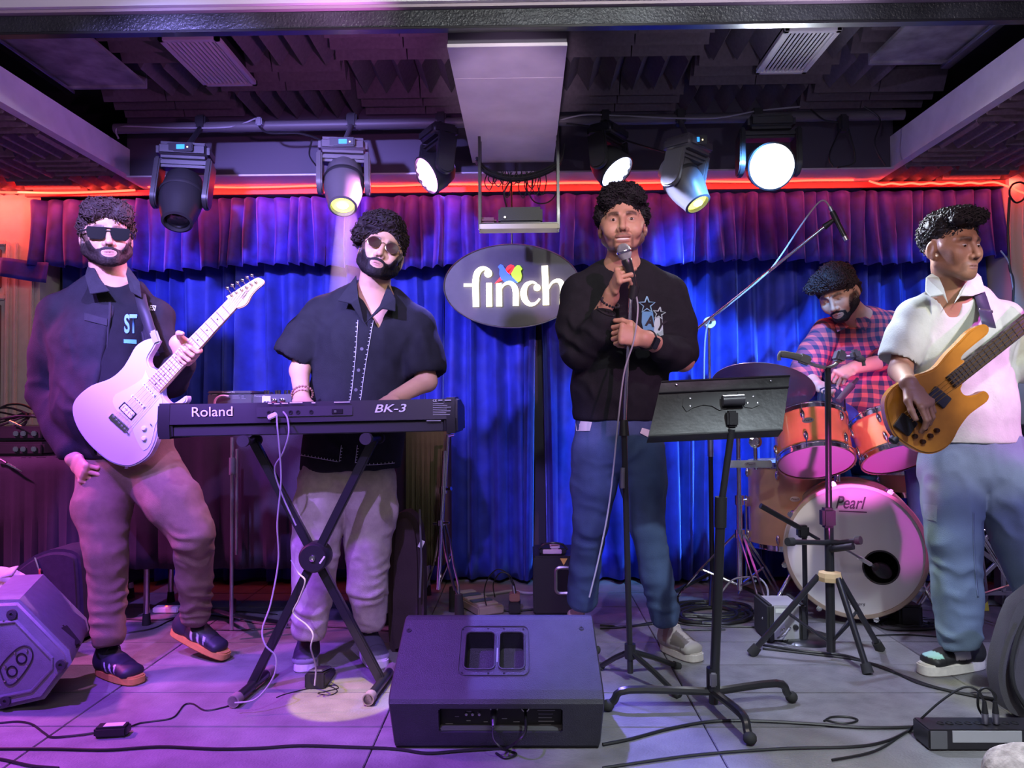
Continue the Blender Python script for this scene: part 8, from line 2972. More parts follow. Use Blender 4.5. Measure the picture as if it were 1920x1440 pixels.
# pale straps / bag behind the left monitor
t = thing('strapped_bag', P(40, 1120, 2.95) - V((0, 0, P(40, 1120, 2.95).z)), 'pale pink-lit bag with broad straps behind the left floor monitor', 'bag')
palem = fabric('pale_canvas', (0.62, 0.48, 0.46), 0.8)
MB().ball(V((P(10, 1120, 3.0).x, 3.0, 0.16)), 0.19, (1.3, 0.55, 0.85), Matrix.Rotation(R(18), 3, 'Y'), 24).build('bag_body', fabric('red_lining', (0.35, 0.06, 0.06)), t)
for pix_, w_ in (([(-10, 1074), (25, 1078), (60, 1098), (85, 1130), (98, 1160)], 0.045), ([(-10, 1090), (15, 1110), (45, 1138), (80, 1170), (108, 1195)], 0.05), ([(0, 1082), (20, 1074), (36, 1070)], 0.03)):
    P3 = smoothpath([P(x, y, 2.84) for x, y in pix_], 4)
    b = MB()
    L_ = [p + V((0.0, 0.0, w_ / 2)) for p in P3]
    R_ = [p - V((w_ * 0.4, 0.02, w_ / 2)) for p in P3]
    k = len(P3)
    b.add(L_ + R_, [(i, i + 1, k + i + 1, k + i) for i in range(k - 1)])
    o = b.build('strap', palem, t)
    o.modifiers.new('t', 'SOLIDIFY').thickness = 0.008

# black soft case with a zip
t = thing('soft_case', (P(95, 1150, 3.15).x, 3.15, 0), 'black soft equipment case with a zip in front of the left table', 'case')
cs = plane_pts([(18, 1060), (60, 1030), (100, 1018), (140, 1026), (148, 1060), (152, 1140), (150, 1188), (100, 1198), (30, 1198)], 3.12)
zm = min(z for x, z in cs)
cs = [(x, z - zm) for x, z in cs]
MB().prism(rounded(cs, 3), 0.20, facing(3.32), 0.02, 3).build('case_body', fabric('black_nylon', (0.025, 0.02, 0.03)), t, fix=True)
zp = [(lambda q: V((q.x, 3.115, q.z - zm)))(P(x, y, 3.12)) for x, y in ((67, 1032), (76, 1060), (86, 1110), (98, 1160), (103, 1195))]
MB().tube(smoothpath(zp, 4), 0.0045, 6).build('zip', M['steel'], t)
MB().box(zp[1] + V((0.006, -0.008, 0)), (0.010, 0.006, 0.035), None, 0.002).build('zip_pull', M['chrome'], t)

# ------------------------------------------------------------------ left table
M['cloth'] = fabric('black_table_cloth', (0.030, 0.024, 0.036), 0.9, 0.2, 6)


def clothtable(name, label, x0, x1, y0_, y1, ztop, zbot, legs, m, seed=0):
    t = thing(name, ((x0 + x1) / 2, (y0_ + y1) / 2, 0), label, 'table')
    MB().bx(x0 + 0.01, x1 - 0.01, y0_ + 0.01, y1 - 0.01, ztop - 0.03, ztop - 0.004).build('tabletop', M['black'], t)
    vs, fs = [], []
    nx_, nz_ = 60, 10
    per = [(x0 + (x1 - x0) * i / nx_, y0_) for i in range(nx_ + 1)]
    per = [(x0, y1)] + per + [(x1, y1)]
    pts_ = []
    for i, (x, y) in enumerate(per):
        pts_.append((x, y))
    n = len(pts_)
    for j in range(nz_ + 1):
        v = j / nz_
        for i, (x, y) in enumerate(pts_):
            w_ = 0.010 * v * math.sin(i * 0.9 + seed) + 0.006 * v * math.sin(i * 2.3 + seed * 2)
            vs.append((x, y + (w_ if 0 < i < n - 1 else 0), ztop - 0.001 + (zbot - ztop) * v))
    for j in range(nz_):
        for i in range(n - 1):
            fs.append((j * n + i, (j + 1) * n + i, (j + 1) * n + i + 1, j * n + i + 1))
    k = len(vs)
    vs += [(x0, y0_, ztop), (x1, y0_, ztop), (x1, y1, ztop), (x0, y1, ztop)]
    fs.append((k, k + 1, k + 2, k + 3))
    o = MB().add(vs, fs).build('table_cloth', m, t)
    o.modifiers.new('t', 'SOLIDIFY').thickness = 0.003
    for (lx, ly) in legs:
        MB().cyl((lx, ly, 0.015), (lx, ly, ztop - 0.02), 0.0125, n=12).build('leg', M['steel'], t)
        MB().cyl((lx, ly, 0.0), (lx, ly, 0.05), 0.019, 0.015, 12).build('rubber_foot', M['rubber'], t)
    return t


xt = P(148, 900, 3.35).x
clothtable('cloth_table', 'cloth-covered side table under the black cases, left of the guitarist', -2.62, xt, 3.42, 4.0, P(60, 857, 3.42).z, 0.10, [(xt - 0.05, 3.5), (xt - 0.05, 3.9)], M['cloth'], 1)
ztb = P(60, 857, 3.42).z
for (za, lab) in ((0.0, 'lower of two flat black cases with chrome latches on the side table'), (0.07, 'upper of two flat black cases with chrome latches on the side table')):
    xc0, xc1 = P(-60, 800, 3.45).x, P(78, 800, 3.45).x
    t = thing('equipment_case', ((xc0 + xc1) / 2, 3.6, ztb + za), lab, 'case', 'stacked black cases on the side table')
    MB().bx(xc0, xc1, 3.46, 3.80, ztb + za + 0.002, ztb + za + 0.066, 0.012).build('case_shell', mat('case_black', (0.02, 0.018, 0.022), 0.3), t)
    for px_ in (28, 42, 62):
        x_ = P(px_, 830, 3.45).x
        MB().box((x_, 3.456, ztb + za + 0.034), (0.024, 0.012, 0.022), None, 0.004).build('latch', M['chrome'], t)
for k in range(5):
    pts_ = []
    for i in range(13):
        a_ = 2 * PI * i / 12
        pts_.append(V((P(12 + 3 * k, 785, 3.55).x + (0.085 + 0.008 * k) * math.cos(a_), 3.56 + 0.05 * math.sin(a_), ztb + 0.15 + 0.010 * k + 0.02 * math.sin(a_ * 2 + k) + 0.03 * math.sin(a_))))
    cable(pts_, 0.005, 'coil of black cable heaped on top of the black cases, strand %s' % ('lowest', 'second', 'third', 'fourth', 'topmost')[k], n=3, group='cable coil on the cases')
t = tag(MB().tube([P(18, 790, 3.45), P(30, 795, 3.44), P(40, 799, 3.43)], [0.006, 0.0045, 0.002], 8).build('jack_plug', M['chrome'], loc=P(18, 790, 3.45)), 'bright jack plug lying on the cable coil', 'plug')
tag(MB().tube([P(12, 868, 3.40), P(28, 877, 3.39), P(42, 884, 3.385)], [0.006, 0.0045, 0.002], 8).build('jack_plug', M['chrome'], loc=P(18, 870, 3.40)), 'bright jack plug hanging against the side table cloth', 'plug')
cable([P(-10, 860, 3.40), P(2, 862, 3.40), P(12, 868, 3.395)], 0.005, 'short black cable hanging over the front of the side table')

# ------------------------------------------------------------------ DJ table with controllers
TY0, TY1 = 3.36, 3.90
ztd = P(500, 760, TY0).z
xa_, xb_ = P(205, 900, TY0).x, P(744, 900, TY0).x
clothtable('cloth_table', 'tall black cloth-covered table behind the keyboard player', xa_, xb_, TY0, TY1, ztd, P(500, 1066, TY0).z,
           [(P(275, 1100, 3.42).x, 3.42), (P(317, 1100, 3.80).x, 3.82), (P(786, 1100, 3.42).x - 0.15, 3.42), (P(770, 1100, 3.82).x - 0.12, 3.82)], M['cloth'], 4)
xa2, xb2 = P(752, 900, 3.62).x, P(832, 900, 3.62).x
clothtable('cloth_table', 'olive-dark cloth-covered stand beside the bare chrome stand', xa2, xb2, 3.62, 4.0, P(780, 808, 3.62).z, P(780, 1060, 3.62).z,
           [(P(785, 1100, 3.66).x, 3.66), (P(802, 1100, 3.95).x, 3.95)], fabric('olive_cloth', (0.10, 0.085, 0.04), 0.9, 0.2, 6), 9)
t = thing('turntable_player', (P(430, 750, 3.45).x, 3.45, ztd), 'grey disc player with printed back panel on the tall black table', 'DJ player')
x0, x1 = P(389, 750, 3.42).x, P(473, 750, 3.42).x
zb, zt2 = ztd + 0.002, P(430, 733, 3.42).z
gdm = mat('dj_grey', (0.10, 0.095, 0.11), 0.4)
MB().bx(x0, x1, 3.42, 3.72, zb, zt2 - 0.014, 0.004).build('chassis', gdm, t)
MB().bx(x0 + 0.002, x1 - 0.002, 3.415, 3.72, zt2 - 0.013, zt2, 0.004).build('top_deck', gdm, t)
fj = facing(3.4135)
text('Pioneer DJ', 'lettering', M['print'], t, fj @ Matrix.Translation((P(418, 737, 3.42).x, zt2 - 0.0105, 0.0015)), 0.055, 0.008)
fj2 = facing(3.4195)
for (x, y, w_) in ((436, 747, 14), (436, 743, 12), (398, 741, 10), (453, 748, 8)):
    q = P(x, y, 3.42)
    marks(t, fj2 @ Matrix.Translation((q.x, q.z, 0.001)), w_ * 3.42 / F, 0.003, dpr)
MB().box((P(456, 744, 3.42).x, 3.418, P(456, 744, 3.42).z), (0.014, 0.006, 0.012), None, 0.001).build('usb_socket', M['steel'], t)
cable([P(428, 743, 3.40), P(415, 742, 3.38), P(405, 748, 3.37), P(402, 758, 3.37)], 0.005, 'pink-lit cable plugged into the grey disc player', mat('pink_cable', (0.55, 0.3, 0.4), 0.5))
t = thing('mixer', (P(510, 750, 3.45).x, 3.45, ztd), 'small DJ mixer with chrome and red sockets beside the grey disc player', 'mixer')
x0, x1 = P(474, 750, 3.42).x, P(548, 750, 3.42).x
zt3 = P(510, 739, 3.42).z
MB().bx(x0, x1, 3.42, 3.72, ztd + 0.002, zt3, 0.004).build('chassis', gdm, t)
text('Pioneer DJ', 'lettering', M['print'], t, fj2 @ Matrix.Translation((P(478, 744, 3.42).x, zt3 - 0.012, 0.001)), 0.045, 0.006)
MB().bx(P(492, 750, 3.42).x, P(508, 750, 3.42).x, 3.414, 3.421, ztd + 0.003, zt3 - 0.008, 0.001).build('socket_plate', M['white'], t)
for x in (498, 504):
    MB().lathe((P(x, 750, 3.42).x, 3.414, ztd + 0.014), (0, -1, 0), [(0.006, 0), (0.006, 0.004), (0.003, 0.004), (0, 0.0)], 12).build('socket', M['steel'], t)
redm = mat('red_socket', (0.6, 0.03, 0.04), 0.4)
for x in (513, 517, 528, 532):
    for dz in (0.010, 0.024):
        MB().lathe((P(x, 750, 3.42).x, 3.42, ztd + dz), (0, -1, 0), [(0.006, 0), (0.006, 0.012), (0.003, 0.013), (0, 0.01)], 12).build('phono_socket', redm if dz < 0.02 else M['chrome'], t)
for x in (496, 502, 517, 523, 534, 541):
    MB().cyl((P(x, 735, 3.45).x, 3.46, zt3), (P(x, 735, 3.45).x, 3.46, zt3 + 0.018), 0.007, n=12).build('control_knob', M['chrome'], t)

# chrome floor stand behind the cloth edge between guitarist and keyboard player
sx_, sy_ = P(437, 1100, 3.20).x, 3.20
t = thing('slim_chrome_stand', (sx_, sy_, 0), 'slim grey tubular stand behind the upper left arm of the keyboard stand', 'stand')
MB().cyl((sx_ - 0.006, sy_, 0.04), (sx_ - 0.006, sy_, P(437, 820, 3.2).z), 0.008, n=12).build('main_tube', M['steel'], t)
MB().cyl((sx_ + 0.014, sy_, P(437, 1040, 3.2).z), (sx_ + 0.014, sy_, P(437, 842, 3.2).z), 0.006, n=12).build('side_tube', M['steel'], t)
MB().cyl((sx_ - 0.006, sy_, P(437, 890, 3.2).z), (sx_ - 0.006, sy_, P(437, 858, 3.2).z), 0.012, n=12).build('clutch', M['greyp'], t)
for (fx, fy) in ((380, 1138), (530, 1168), (440, 1125)):
    e_ = FL(fx, fy, 0.012)
    MB().tube([(sx_, sy_, 0.10), e_], 0.009, 8).build('leg', M['blackm'], t)

# bare chrome cymbal stand
bsx, bsy = P(828, 1100, 3.50).x, 3.50
t = thing('bare_cymbal_stand', (bsx, bsy, 0), 'bare chrome cymbal stand without a cymbal left of the oval sign', 'cymbal stand')
MB().cyl(P(822, 1105, 3.5), P(834, 845, 3.5), 0.0115, n=14).build('lower_tube', M['chrome'], t)
MB().cyl(P(834, 920, 3.5), P(840, 815, 3.5), 0.008, n=14).build('upper_tube', M['chrome'], t)
MB().cyl(P(831, 925, 3.5), P(831, 912, 3.5), 0.018, n=14).build('height_collar', M['chrome'], t)
MB().tube([P(831, 918, 3.5), P(846, 916, 3.48)], [0.006, 0.009], 8).build('wing_nut', M['chrome'], t)
MB().cyl(P(826, 985, 3.5), P(826, 975, 3.5), 0.018, n=14).build('leg_collar', M['chrome'], t)
MB().tube([P(838, 818, 3.5), P(852, 815, 3.49)], [0.005, 0.008], 8).build('wing_nut', M['chrome'], t)
MB().tube([P(812, 982, 3.5), P(842, 980, 3.49)], [0.008, 0.006], 8).build('tilter_screw', M['chrome'], t)
b = MB()
for dx in (-5, 5):
    b.tube([P(832 + dx * 0.4, 980, 3.5), P(840 + dx, 1020, 3.48), P(846 + dx, 1060, 3.46), P(856 + dx * 0.9, 1100, 3.44), P(860 + dx * 0.2, 1118, 3.42)], 0.0055, 6)
b.build('leg', M['chrome'], t)
MB().tube([P(822, 1098, 3.5), P(846, 1042, 3.47)], 0.006, 8).build('brace', M['chrome'], t)
MB().tube([P(828, 985, 3.5), P(838, 1050, 3.56), P(852, 1106, 3.62)], 0.006, 8).build('leg', M['chrome'], t)
MB().tube([P(826, 985, 3.5), P(815, 1050, 3.60), P(800, 1100, 3.75)], 0.006, 8).build('leg', M['chrome'], t)
for (x, y, d_) in ((862, 1124, 3.42), (851, 1110, 3.64)):
    MB().cyl(P(x - 2, y - 10, d_), V((P(x, y, d_).x, d_, 0.0)), 0.017, 0.024, 14).build('rubber_foot', M['rubber'], t)

# dark gig bag standing upright
t = thing('gig_bag', (P(762, 1140, 3.05).x, 3.05, 0), 'dark padded gig bag standing upright beside the keyboard player', 'gig bag')
gb = plane_pts([(735, 900), (760, 890), (782, 912), (790, 960), (792, 1050), (790, 1120), (778, 1148), (750, 1156), (728, 1150), (724, 1050), (728, 940)], 3.0)
zm = min(z for x, z in gb)
MB().prism(rounded([(x, z - zm) for x, z in gb], 3), 0.14, facing(3.16), 0.035, 4).build('bag_body', fabric('charcoal_nylon', (0.045, 0.030, 0.032), 0.8, 0.2, 8), t, fix=True)
MB().tube([P(787, 955, 3.0), P(790, 1050, 2.995), P(787, 1120, 3.0)], 0.004, 6).build('zip', M['greyp'], t)
MB().box(P(790, 1020, 3.02), (0.018, 0.004, 0.03), Matrix.Rotation(R(25), 3, 'Y'), 0.001).build('paper_tag', M['white'], t)

# black box amplifier with a pink-lit device on top
ax0, ax1 = P(1000, 1100, 3.55).x, P(1092, 1100, 3.55).x
za = P(1040, 1043, 3.55).z
t = thing('equipment_box', ((ax0 + ax1) / 2, 3.7, 0), 'black equipment box with silver handle and yellow triangle label beside the singer', 'equipment box')
MB().bx(ax0, ax1, 3.55, 3.85, 0.006, za, 0.008).build('box_body', M['black'], t)
hx0, hx1 = P(1042, 1080, 3.55).x, P(1072, 1080, 3.55).x
hz0, hz1 = P(1060, 1112, 3.55).z, P(1060, 1064, 3.55).z
ring = rrect(hx0, hx1, hz0, hz1, 0.02)
MB().tube([(x, 3.546, z) for x, z in ring + ring[:1]], 0.008, 6).build('handle_surround', M['steel'], t)
MB().bx(hx0 + 0.006, hx1 - 0.006, 3.544, 3.551, hz0 + 0.006, hz1 - 0.006, 0.002).build('handle_recess', M['dark'], t)
tri = plane_pts([(1050, 1047), (1064, 1047), (1057, 1060)], 3.548)
MB().prism(tri, 0.002, facing(3.549)).build('warning_label', mat('yellow_label', (0.8, 0.55, 0.1), 0.5), t, fix=True)
t = thing('effects_unit', (P(1037, 1040, 3.6).x, 3.6, za), 'pink-lit small unit with curved guard on top of the equipment box', 'device')
MB().bx(P(1012, 1040, 3.58).x, P(1062, 1040, 3.58).x, 3.58, 3.72, za + 0.002, za + 0.030, 0.006).build('unit_body', M['black'], t)
MB().bx(P(1018, 1040, 3.575).x, P(1053, 1040, 3.575).x, 3.572, 3.582, za + 0.006, za + 0.026, 0.002).build('label_plate', mat('pale_plate', (0.65, 0.5, 0.6), 0.5), t)
MB().tube(smoothpath([P(1010, 1030, 3.58), P(1020, 1021, 3.57), P(1038, 1018, 3.56), P(1055, 1021, 3.57), P(1064, 1030, 3.58)], 4), 0.005, 8).build('curved_guard', M['blackm'], t)
MB().box(P(1040, 1024, 3.60), (0.045, 0.05, 0.022), None, 0.006).build('unit_head', mat('pale_plate', (0.65, 0.5, 0.6), 0.5), t)
# small plug box with arching cables
pc = V((P(965, 1120, 3.62).x, 3.62, 0))
t = thing('junction_box', pc, 'small junction box with arching cables in front of the curtain', 'junction box')
MB().box(pc + V((0, 0, 0.028)), (0.055, 0.10, 0.05), None, 0.006).build('box_body', M['black'], t)
MB().box(pc + V((0, 0.0, 0.072)), (0.048, 0.07, 0.036), None, 0.005).build('lid', mat('rusty_plate', (0.25, 0.12, 0.08), 0.5), t)
MB().cyl(pc + V((0, -0.01, 0.09)), pc + V((-0.006, -0.01, 0.125)), 0.009, n=12).build('plug', M['steel'], t)
cable([pc + V((-0.006, -0.01, 0.125)), P(950, 1075, 3.6), P(932, 1068, 3.6), P(915, 1085, 3.6), P(908, 1110, 3.6), P(912, 1135, 3.55)], 0.003, 'outer thin cable arching up from the junction box')
cable([pc + V((0.0, -0.01, 0.125)), P(955, 1078, 3.6), P(938, 1074, 3.6), P(925, 1095, 3.6), P(928, 1120, 3.58)], 0.003, 'inner thin cable arching up from the junction box')
fcable([(876, 1138), (880, 1122), (900, 1116), (930, 1112), (960, 1108), (985, 1112), (1005, 1112)], 0.008, 'thick pale cable winding to the multi-effects pedal', M['cablew'])
fcable([(905, 1142), (960, 1145), (1010, 1142), (1055, 1138)], 0.005, 'black cable running from the pedal to the leg of the singer')
# long effects pedal
pe = FL(888, 1150)
t = thing('effects_pedal', pe, 'long floor pedal with pale and blue pads just behind the big monitor', 'pedal')
rm = Matrix.Rotation(R(28), 3, 'Z')
MB().box(pe + V((0.0, 0.12, 0.022)), (0.13, 0.36, 0.04), rm, 0.006).build('pedal_case', mat('champagne_metal', (0.45, 0.36, 0.30), 0.4, 0.3), t)
for k in range(5):
    c = pe + V((0.0, 0.12, 0.045)) + rm @ V((0.0, -0.13 + 0.063 * k, 0))
    MB().box(c, (0.105, 0.045, 0.006), rm, 0.003).build('pad', mat('pale_pad', (0.55, 0.5, 0.5), 0.5) if k % 2 == 0 else mat('blue_grey_pad', (0.12, 0.16, 0.25), 0.5), t)

# power strips and small floor boxes
c = FL(314, 1148)
t = thing('power_strip', c, 'pale power strip with a red light between the feet of the guitarist', 'power strip')
MB().box(c + V((0, 0, 0.015)), (0.12, 0.05, 0.028), None, 0.005).build('strip_body', M['white'], t)
MB().box(c + V((0.0, -0.01, 0.031)), (0.008, 0.008, 0.004), None, 0.001).build('switch_light', mat('red_dot', (1, 0.05, 0.02), 0.3, emit=(1, 0.05, 0.02), es=8), t)
c = FL(152, 1190)
t = thing('multi_plug', c, 'small ribbed plug adapter on the floor beside the left foot of the guitarist', 'plug adapter')
MB().box(c + V((0, 0, 0.024)), (0.062, 0.05, 0.044), Matrix.Rotation(R(15), 3, 'Z'), 0.004).build('adapter_body', M['greyp'], t)
for k in range(4):
    MB().box(c + V((-0.024 + 0.012 * k, -0.027, 0.024)), (0.007, 0.012, 0.040), Matrix.Rotation(R(15), 3, 'Z'), 0.002).build('rib', M['steel'], t)
c = FL(207, 1382)
t = thing('power_adapter', c, 'black laptop-style power adapter with white label on the floor at left', 'power adapter')
MB().box(c + V((0, 0.012, 0.016)), (0.092, 0.045, 0.030), Matrix.Rotation(R(8), 3, 'Z'), 0.006).build('adapter_body', M['black'], t)
MB().box(c + V((0.006, 0.012, 0.0318)), (0.055, 0.025, 0.0012), Matrix.Rotation(R(8), 3, 'Z')).build('label', M['white'], t)
fcable([(182, 1373), (150, 1378), (100, 1382), (84, 1375), (60, 1358), (30, 1353), (-20, 1358)], 0.003, 'thin cable from the power adapter to the left frame edge')
fcable([(236, 1366), (262, 1356), (290, 1352), (325, 1345), (345, 1322), (362, 1320), (385, 1332), (420, 1326), (436, 1320)], 0.0025, 'thin cable from the power adapter towards the left foot of the keyboard stand')
fcable([(-20, 1420), (10, 1425), (60, 1436), (110, 1440)], 0.004, 'black cable leaving the frame at the lower left corner')
fcable([(140, 1198), (180, 1192), (280, 1180), (330, 1160), (420, 1146), (520, 1152)], 0.003, 'black cable passing behind the shoes of the guitarist')
fcable([(400, 1180), (460, 1181), (540, 1176), (600, 1174), (720, 1182), (760, 1188)], 0.0035, 'black cable lying behind the keyboard player shoes')
fcable([(230, 1160), (300, 1162), (380, 1152), (480, 1168), (540, 1170)], 0.0035, 'black cable behind the heel of the raised shoe')

# ------------------------------------------------------------------ cable heap and direct box by the drums
rr = random.Random(3)
for k in range(9):
    cx, cy2 = 1325 + rr.uniform(-25, 35), 1146 + rr.uniform(-6, 10)
    rx, ry = rr.uniform(45, 75), rr.uniform(10, 16)
    fcable([(cx + rx * math.cos(2 * PI * i / 10 + k), cy2 + ry * math.sin(2 * PI * i / 10 + k)) for i in range(11)], 0.0035 + 0.0008 * k, 'loop of black cable in the heap left of the direct box', name='cable_loop', group='cable heap left of the direct box')
for k in range(6):
    cx, cy2 = 1690 + rr.uniform(-30, 30), 1166 + rr.uniform(-3, 6)
    rx, ry = rr.uniform(30, 60), rr.uniform(6, 10)
    fcable([(cx + rx * math.cos(2 * PI * i / 10 + k), cy2 + ry * math.sin(2 * PI * i / 10 + k)) for i in range(11)], 0.0035 + 0.0008 * k, 'loop of black cable in the heap in front of the bass drum', name='cable_loop', group='cable heap in front of the bass drum')
fcable([(1125, 1172), (1180, 1174), (1240, 1165), (1300, 1172), (1420, 1176), (1440, 1178)], 0.004, 'black cable from the big floor monitor to the direct box')
fcable([(1125, 1178), (1170, 1176), (1230, 1170), (1280, 1180), (1360, 1180)], 0.004, 'second black cable from the big floor monitor, just in front of the first')
fcable([(1424, 1208), (1500, 1220), (1580, 1228), (1620, 1240), (1680, 1262), (1760, 1290), (1850, 1308), (1905, 1316)], 0.0045, 'pale-edged cable running from the guitar stand to the right frame edge')
fcable([(1430, 1216), (1520, 1226), (1600, 1236), (1660, 1252), (1720, 1280), (1800, 1300), (1900, 1318)], 0.004, 'black cable alongside the pale-edged cable from the guitar stand')
fcable([(1130, 1440), (1300, 1416), (1460, 1404), (1600, 1400), (1660, 1390), (1700, 1372), (1740, 1350)], 0.004, 'black cable rising from the stage edge to the stage box plugs')
fcable([(1545, 1352), (1560, 1344), (1590, 1344), (1608, 1350), (1590, 1356), (1565, 1354), (1550, 1350)], 0.003, 'small loop of thin cable on the floor right of the music stand')
fcable([(1630, 1192), (1700, 1190), (1790, 1196), (1830, 1192)], 0.003, 'thin cable behind the right leg of the guitar stand')
xd0, xd1 = P(1438, 1180, 3.15).x, P(1512, 1180, 3.15).x
zd = P(1475, 1133, 3.15).z
t = thing('direct_box', ((xd0 + xd1) / 2, 3.2, 0), 'silver direct box with black rubber ends behind the guitar stand leg', 'direct box')
silver = mat('silver_panel', (0.50, 0.50, 0.52), 0.4, 0.3)
MB().bx(xd0 + 0.012, xd1 - 0.012, 3.15, 3.32, 0.010, zd - 0.006, 0.004).build('box_body', silver, t)
for x_ in (xd0, xd1 - 0.028):
    MB().bx(x_, x_ + 0.028, 3.138, 3.33, 0.0, zd, 0.008).build('rubber_end', M['rubber'], t)
for (x, y) in ((1468, 1178), (1480, 1177), (1492, 1176)):
    q = P(x, y, 3.148)
    MB().lathe((q.x, 3.15, q.z), (0, -1, 0), [(0.011 if x == 1492 else 0.006, 0), (0.010 if x == 1492 else 0.005, 0.010), (0, 0.011)], 16).build('socket', M['black'] if x == 1492 else M['chrome'], t)
MB().bx(xd0 + 0.035, xd0 + 0.075, 3.147, 3.151, zd - 0.035, zd - 0.018, 0.001).build('label', M['print'], t)
cable([P(1480, 1178, 3.13), P(1468, 1192, 3.10), FL(1450, 1198, 0.004), FL(1432, 1204, 0.004)], 0.003, 'pale cable from the front of the direct box', M['cablew'])
cable([P(1340, 1190 - 60, 3.6), P(1370, 1090, 3.6), P(1400, 1082, 3.58), P(1425, 1085, 3.5), P(1440, 1110, 3.4), P(1430, 1160, 3.2)], 0.004, 'cable rising from the heap over the stand foot to the direct box', M['cablew'])
# dark rack and folded stand behind the bassist
rx0, rx1 = P(1838, 1000, 3.75).x, P(1950, 1000, 3.75).x
t = thing('equipment_rack', ((rx0 + rx1) / 2, 3.9, 0), 'black speaker cabinet behind the legs of the bassist', 'speaker cabinet')
MB().bx(rx0, rx1 + 0.2, 3.75, 3.98, 0.12, 0.85, 0.01).build('cabinet', M['black'], t)
MB().bx(rx0 + 0.02, rx1 + 0.18, 3.742, 3.752, 0.16, 0.81).build('grille_cloth', fabric('black_grille', (0.012, 0.010, 0.016)), t)
t = thing('folding_stand', (P(1890, 1100, 3.6).x, 3.6, 0), 'dull metal folding trestle under the speaker cabinet behind the bassist', 'folding stand')
for (a0_, a1_) in (((1842, 1035), (1918, 1090)), ((1835, 1088), (1905, 1020)), ((1840, 1018), (1868, 990)), ((1825, 1112), (1930, 1112)), ((1880, 1060), (1882, 1112))):
    flatbar(P(*a0_, 3.60), P(*a1_, 3.60), 0.020, 0.012, M['steel'], t, 'stand_bar')
t = thing('bass_amplifier', (P(1905, 1100, 3.66).x, 3.68, 0), 'low dark amplifier on the floor behind the front knee of the bassist', 'amplifier')
MB().bx(P(1880, 1060, 3.66).x, P(1960, 1060, 3.66).x, 3.66, 3.74, 0.01, 0.20, 0.01).build('housing', M['greyp'], t)

# stage box with plugs
b0_ = FL(1745, 1411)
b1_ = FL(1960, 1408)
zbx = 0.058
t = thing('stage_box', ((b0_.x + b1_.x) / 2, 2.2, 0), 'flat black and silver stage box with two upright plugs at the lower right', 'stage box')
sy = b0_.y + 0.008
MB().bx(b0_.x, b1_.x, sy, sy + 0.09, 0.002, zbx, 0.004).build('box_body', mat('stagebox_black', (0.02, 0.018, 0.022), 0.35), t)
q0, q1 = P(1786, 1382, sy - 0.001), P(1916, 1380, sy - 0.001)
MB().bx(q0.x, q1.x, sy - 0.002, sy + 0.001, P(1786, 1392, sy).z, zbx - 0.002, 0.0005).build('silver_strip', silver, t)
MB().bx(b0_.x + 0.004, b0_.x + 0.05, sy - 0.0015, sy + 0.001, 0.006, zbx - 0.003, 0.0005).build('end_plate', M['greyp'], t)
for k in range(9):
    x_ = b0_.x + 0.055 + 0.026 * k
    MB().lathe((x_, sy + 0.045, zbx - 0.001), (0, 0, 1), [(0.0105, 0), (0.0105, 0.003), (0.008, 0.003), (0.007, 0.0), (0, 0.0)], 16).build('socket', M['blackm'], t)
for (px_, lab, pth) in ((1849, 'left one of two upright XLR plugs in the stage box', [(1849, 1325), (1836, 1298), (1818, 1288), (1795, 1294), (1760, 1318), (1730, 1345), (1700, 1368)]),
                        (1869, 'right one of two upright XLR plugs in the stage box', [(1868, 1325), (1866, 1303), (1850, 1290), (1836, 1298), (1834, 1325), (1845, 1345)])):
    xq = P(px_, 1350, sy + 0.03).x
    t2 = thing('xlr_plug', (xq, sy + 0.035, zbx), lab, 'plug', 'plugs standing in the stage box')
    MB().cyl((xq, sy + 0.035, zbx + 0.004), (xq, sy + 0.035, zbx + 0.032), 0.0088, n=16).build('plug_shell', M['steel'], t2)
    MB().cyl((xq, sy + 0.035, zbx + 0.032), (xq - 0.001, sy + 0.035, zbx + 0.066), 0.0088, 0.005, 16).build('boot', M['black'], t2)
    pts_ = [V((xq - 0.001, sy + 0.035, zbx + 0.062))]
    for i, (x, y) in enumerate(pth[1:]):
        pts_.append(P(x, y, sy + 0.035 + 0.01 * i))
    if px_ == 1849:
        pts_[-1] = FL(1700, 1372, 0.004)
        pts_ += [FL(1640, 1408, 0.004), FL(1560, 1425, 0.004)]
    cable(pts_, 0.0035, 'black cable arching out of the %s stage box plug' % ('left' if px_ == 1849 else 'right'))
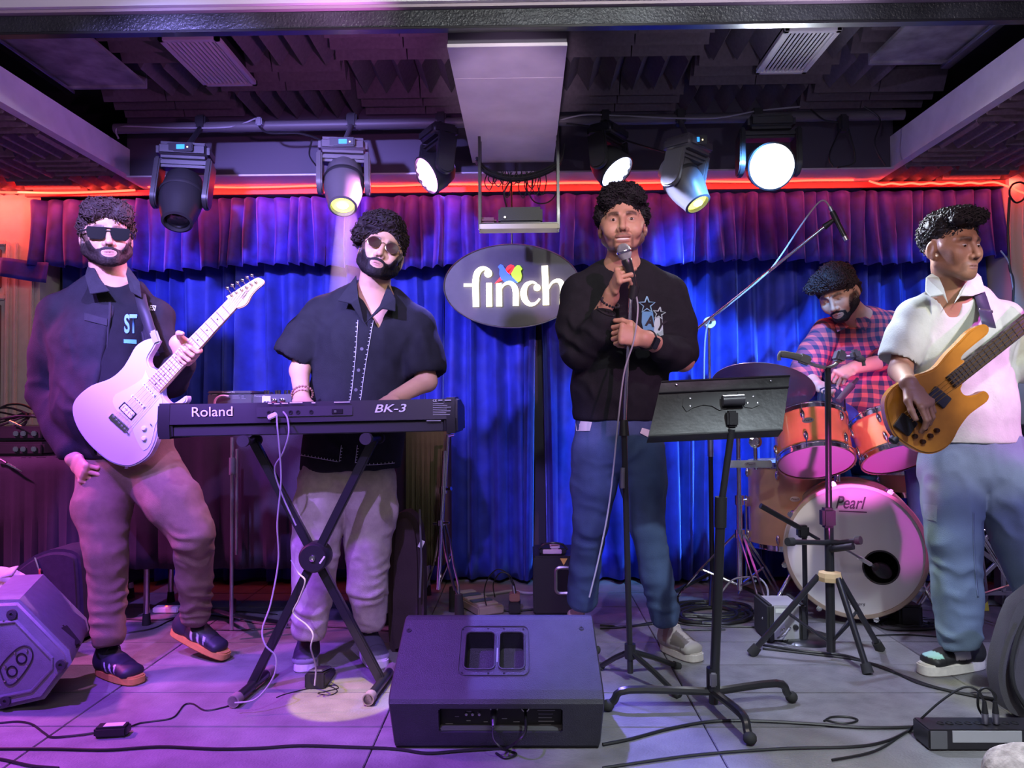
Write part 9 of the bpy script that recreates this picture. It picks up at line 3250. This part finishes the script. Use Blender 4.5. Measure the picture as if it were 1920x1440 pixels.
# dark curved bag at the right frame edge
t = thing('gig_bag', (P(1960, 1340, 2.42).x, 2.45, 0), 'dark grey curved gig bag cut off by the right frame edge', 'gig bag')
rb_ = plane_pts([(1921, 1140), (1908, 1170), (1894, 1215), (1884, 1262), (1886, 1300), (1898, 1335), (1915, 1352), (1960, 1362), (2040, 1362), (2060, 1250), (2040, 1120), (1980, 1100)], 2.36)
zm = min(z for x, z in rb_)
MB().prism(rounded([(x, z - zm) for x, z in rb_], 3), 0.12, facing(2.48), 0.03, 4).build('bag_body', fabric('dark_grey_vinyl', (0.075, 0.07, 0.08), 0.6, 0.15, 12), t, fix=True)
pi_ = plane_pts([(1925, 1160), (1908, 1200), (1898, 1250), (1904, 1295), (1925, 1330)], 2.355)
MB().tube(smoothpath([V((x, 2.357, z - zm)) for x, z in pi_], 4), 0.006, 8).build('piping', M['rubber'], t)
# pale patterned bundle in front of the stage
c = P(1915, 1470, 1.75)
b = bmesh.new()
bmesh.ops.create_icosphere(b, subdivisions=4, radius=0.085)
for v in b.verts:
    n_ = vnoise(np.array([list(v.co * 26)]))[0] * 0.006
    v.co = V((v.co.x * 0.95, v.co.y * 0.9, v.co.z * 1.05)) * (1 + n_ / 0.085)
    v.co += c
o = MB().bm(b).build('knitted_hat', fabric('mottled_knit', (0.42, 0.36, 0.36), 0.85, 0.5, 30, 0.6, 60), loc=c)
tag(o, 'mottled pale patterned hat poking up at the lower right corner', 'hat')
# lamp haze: the pale shaft under the yellow-lensed lamp
h0 = P(650, 402, 3.36)
hd = V((0.10, -0.42, -0.90)).normalized()
hz = MB().lathe(h0, hd, [(0.0, 0.0), (0.045, 0.0), (0.085, 0.55), (0.0, 0.55)], 24).build('light_haze', mat('haze', (1, 1, 1)), loc=h0)
nt = hz.data.materials[0].node_tree
nt.nodes.clear()
vo = nt.nodes.new('ShaderNodeVolumeScatter')
vo.inputs['Density'].default_value = 0.9
ou = nt.nodes.new('ShaderNodeOutputMaterial')
nt.links.new(vo.outputs[0], ou.inputs['Volume'])
tag(hz, 'pale shaft of haze under the yellow-lensed lamp above the keyboard player', 'haze', kind='stuff')
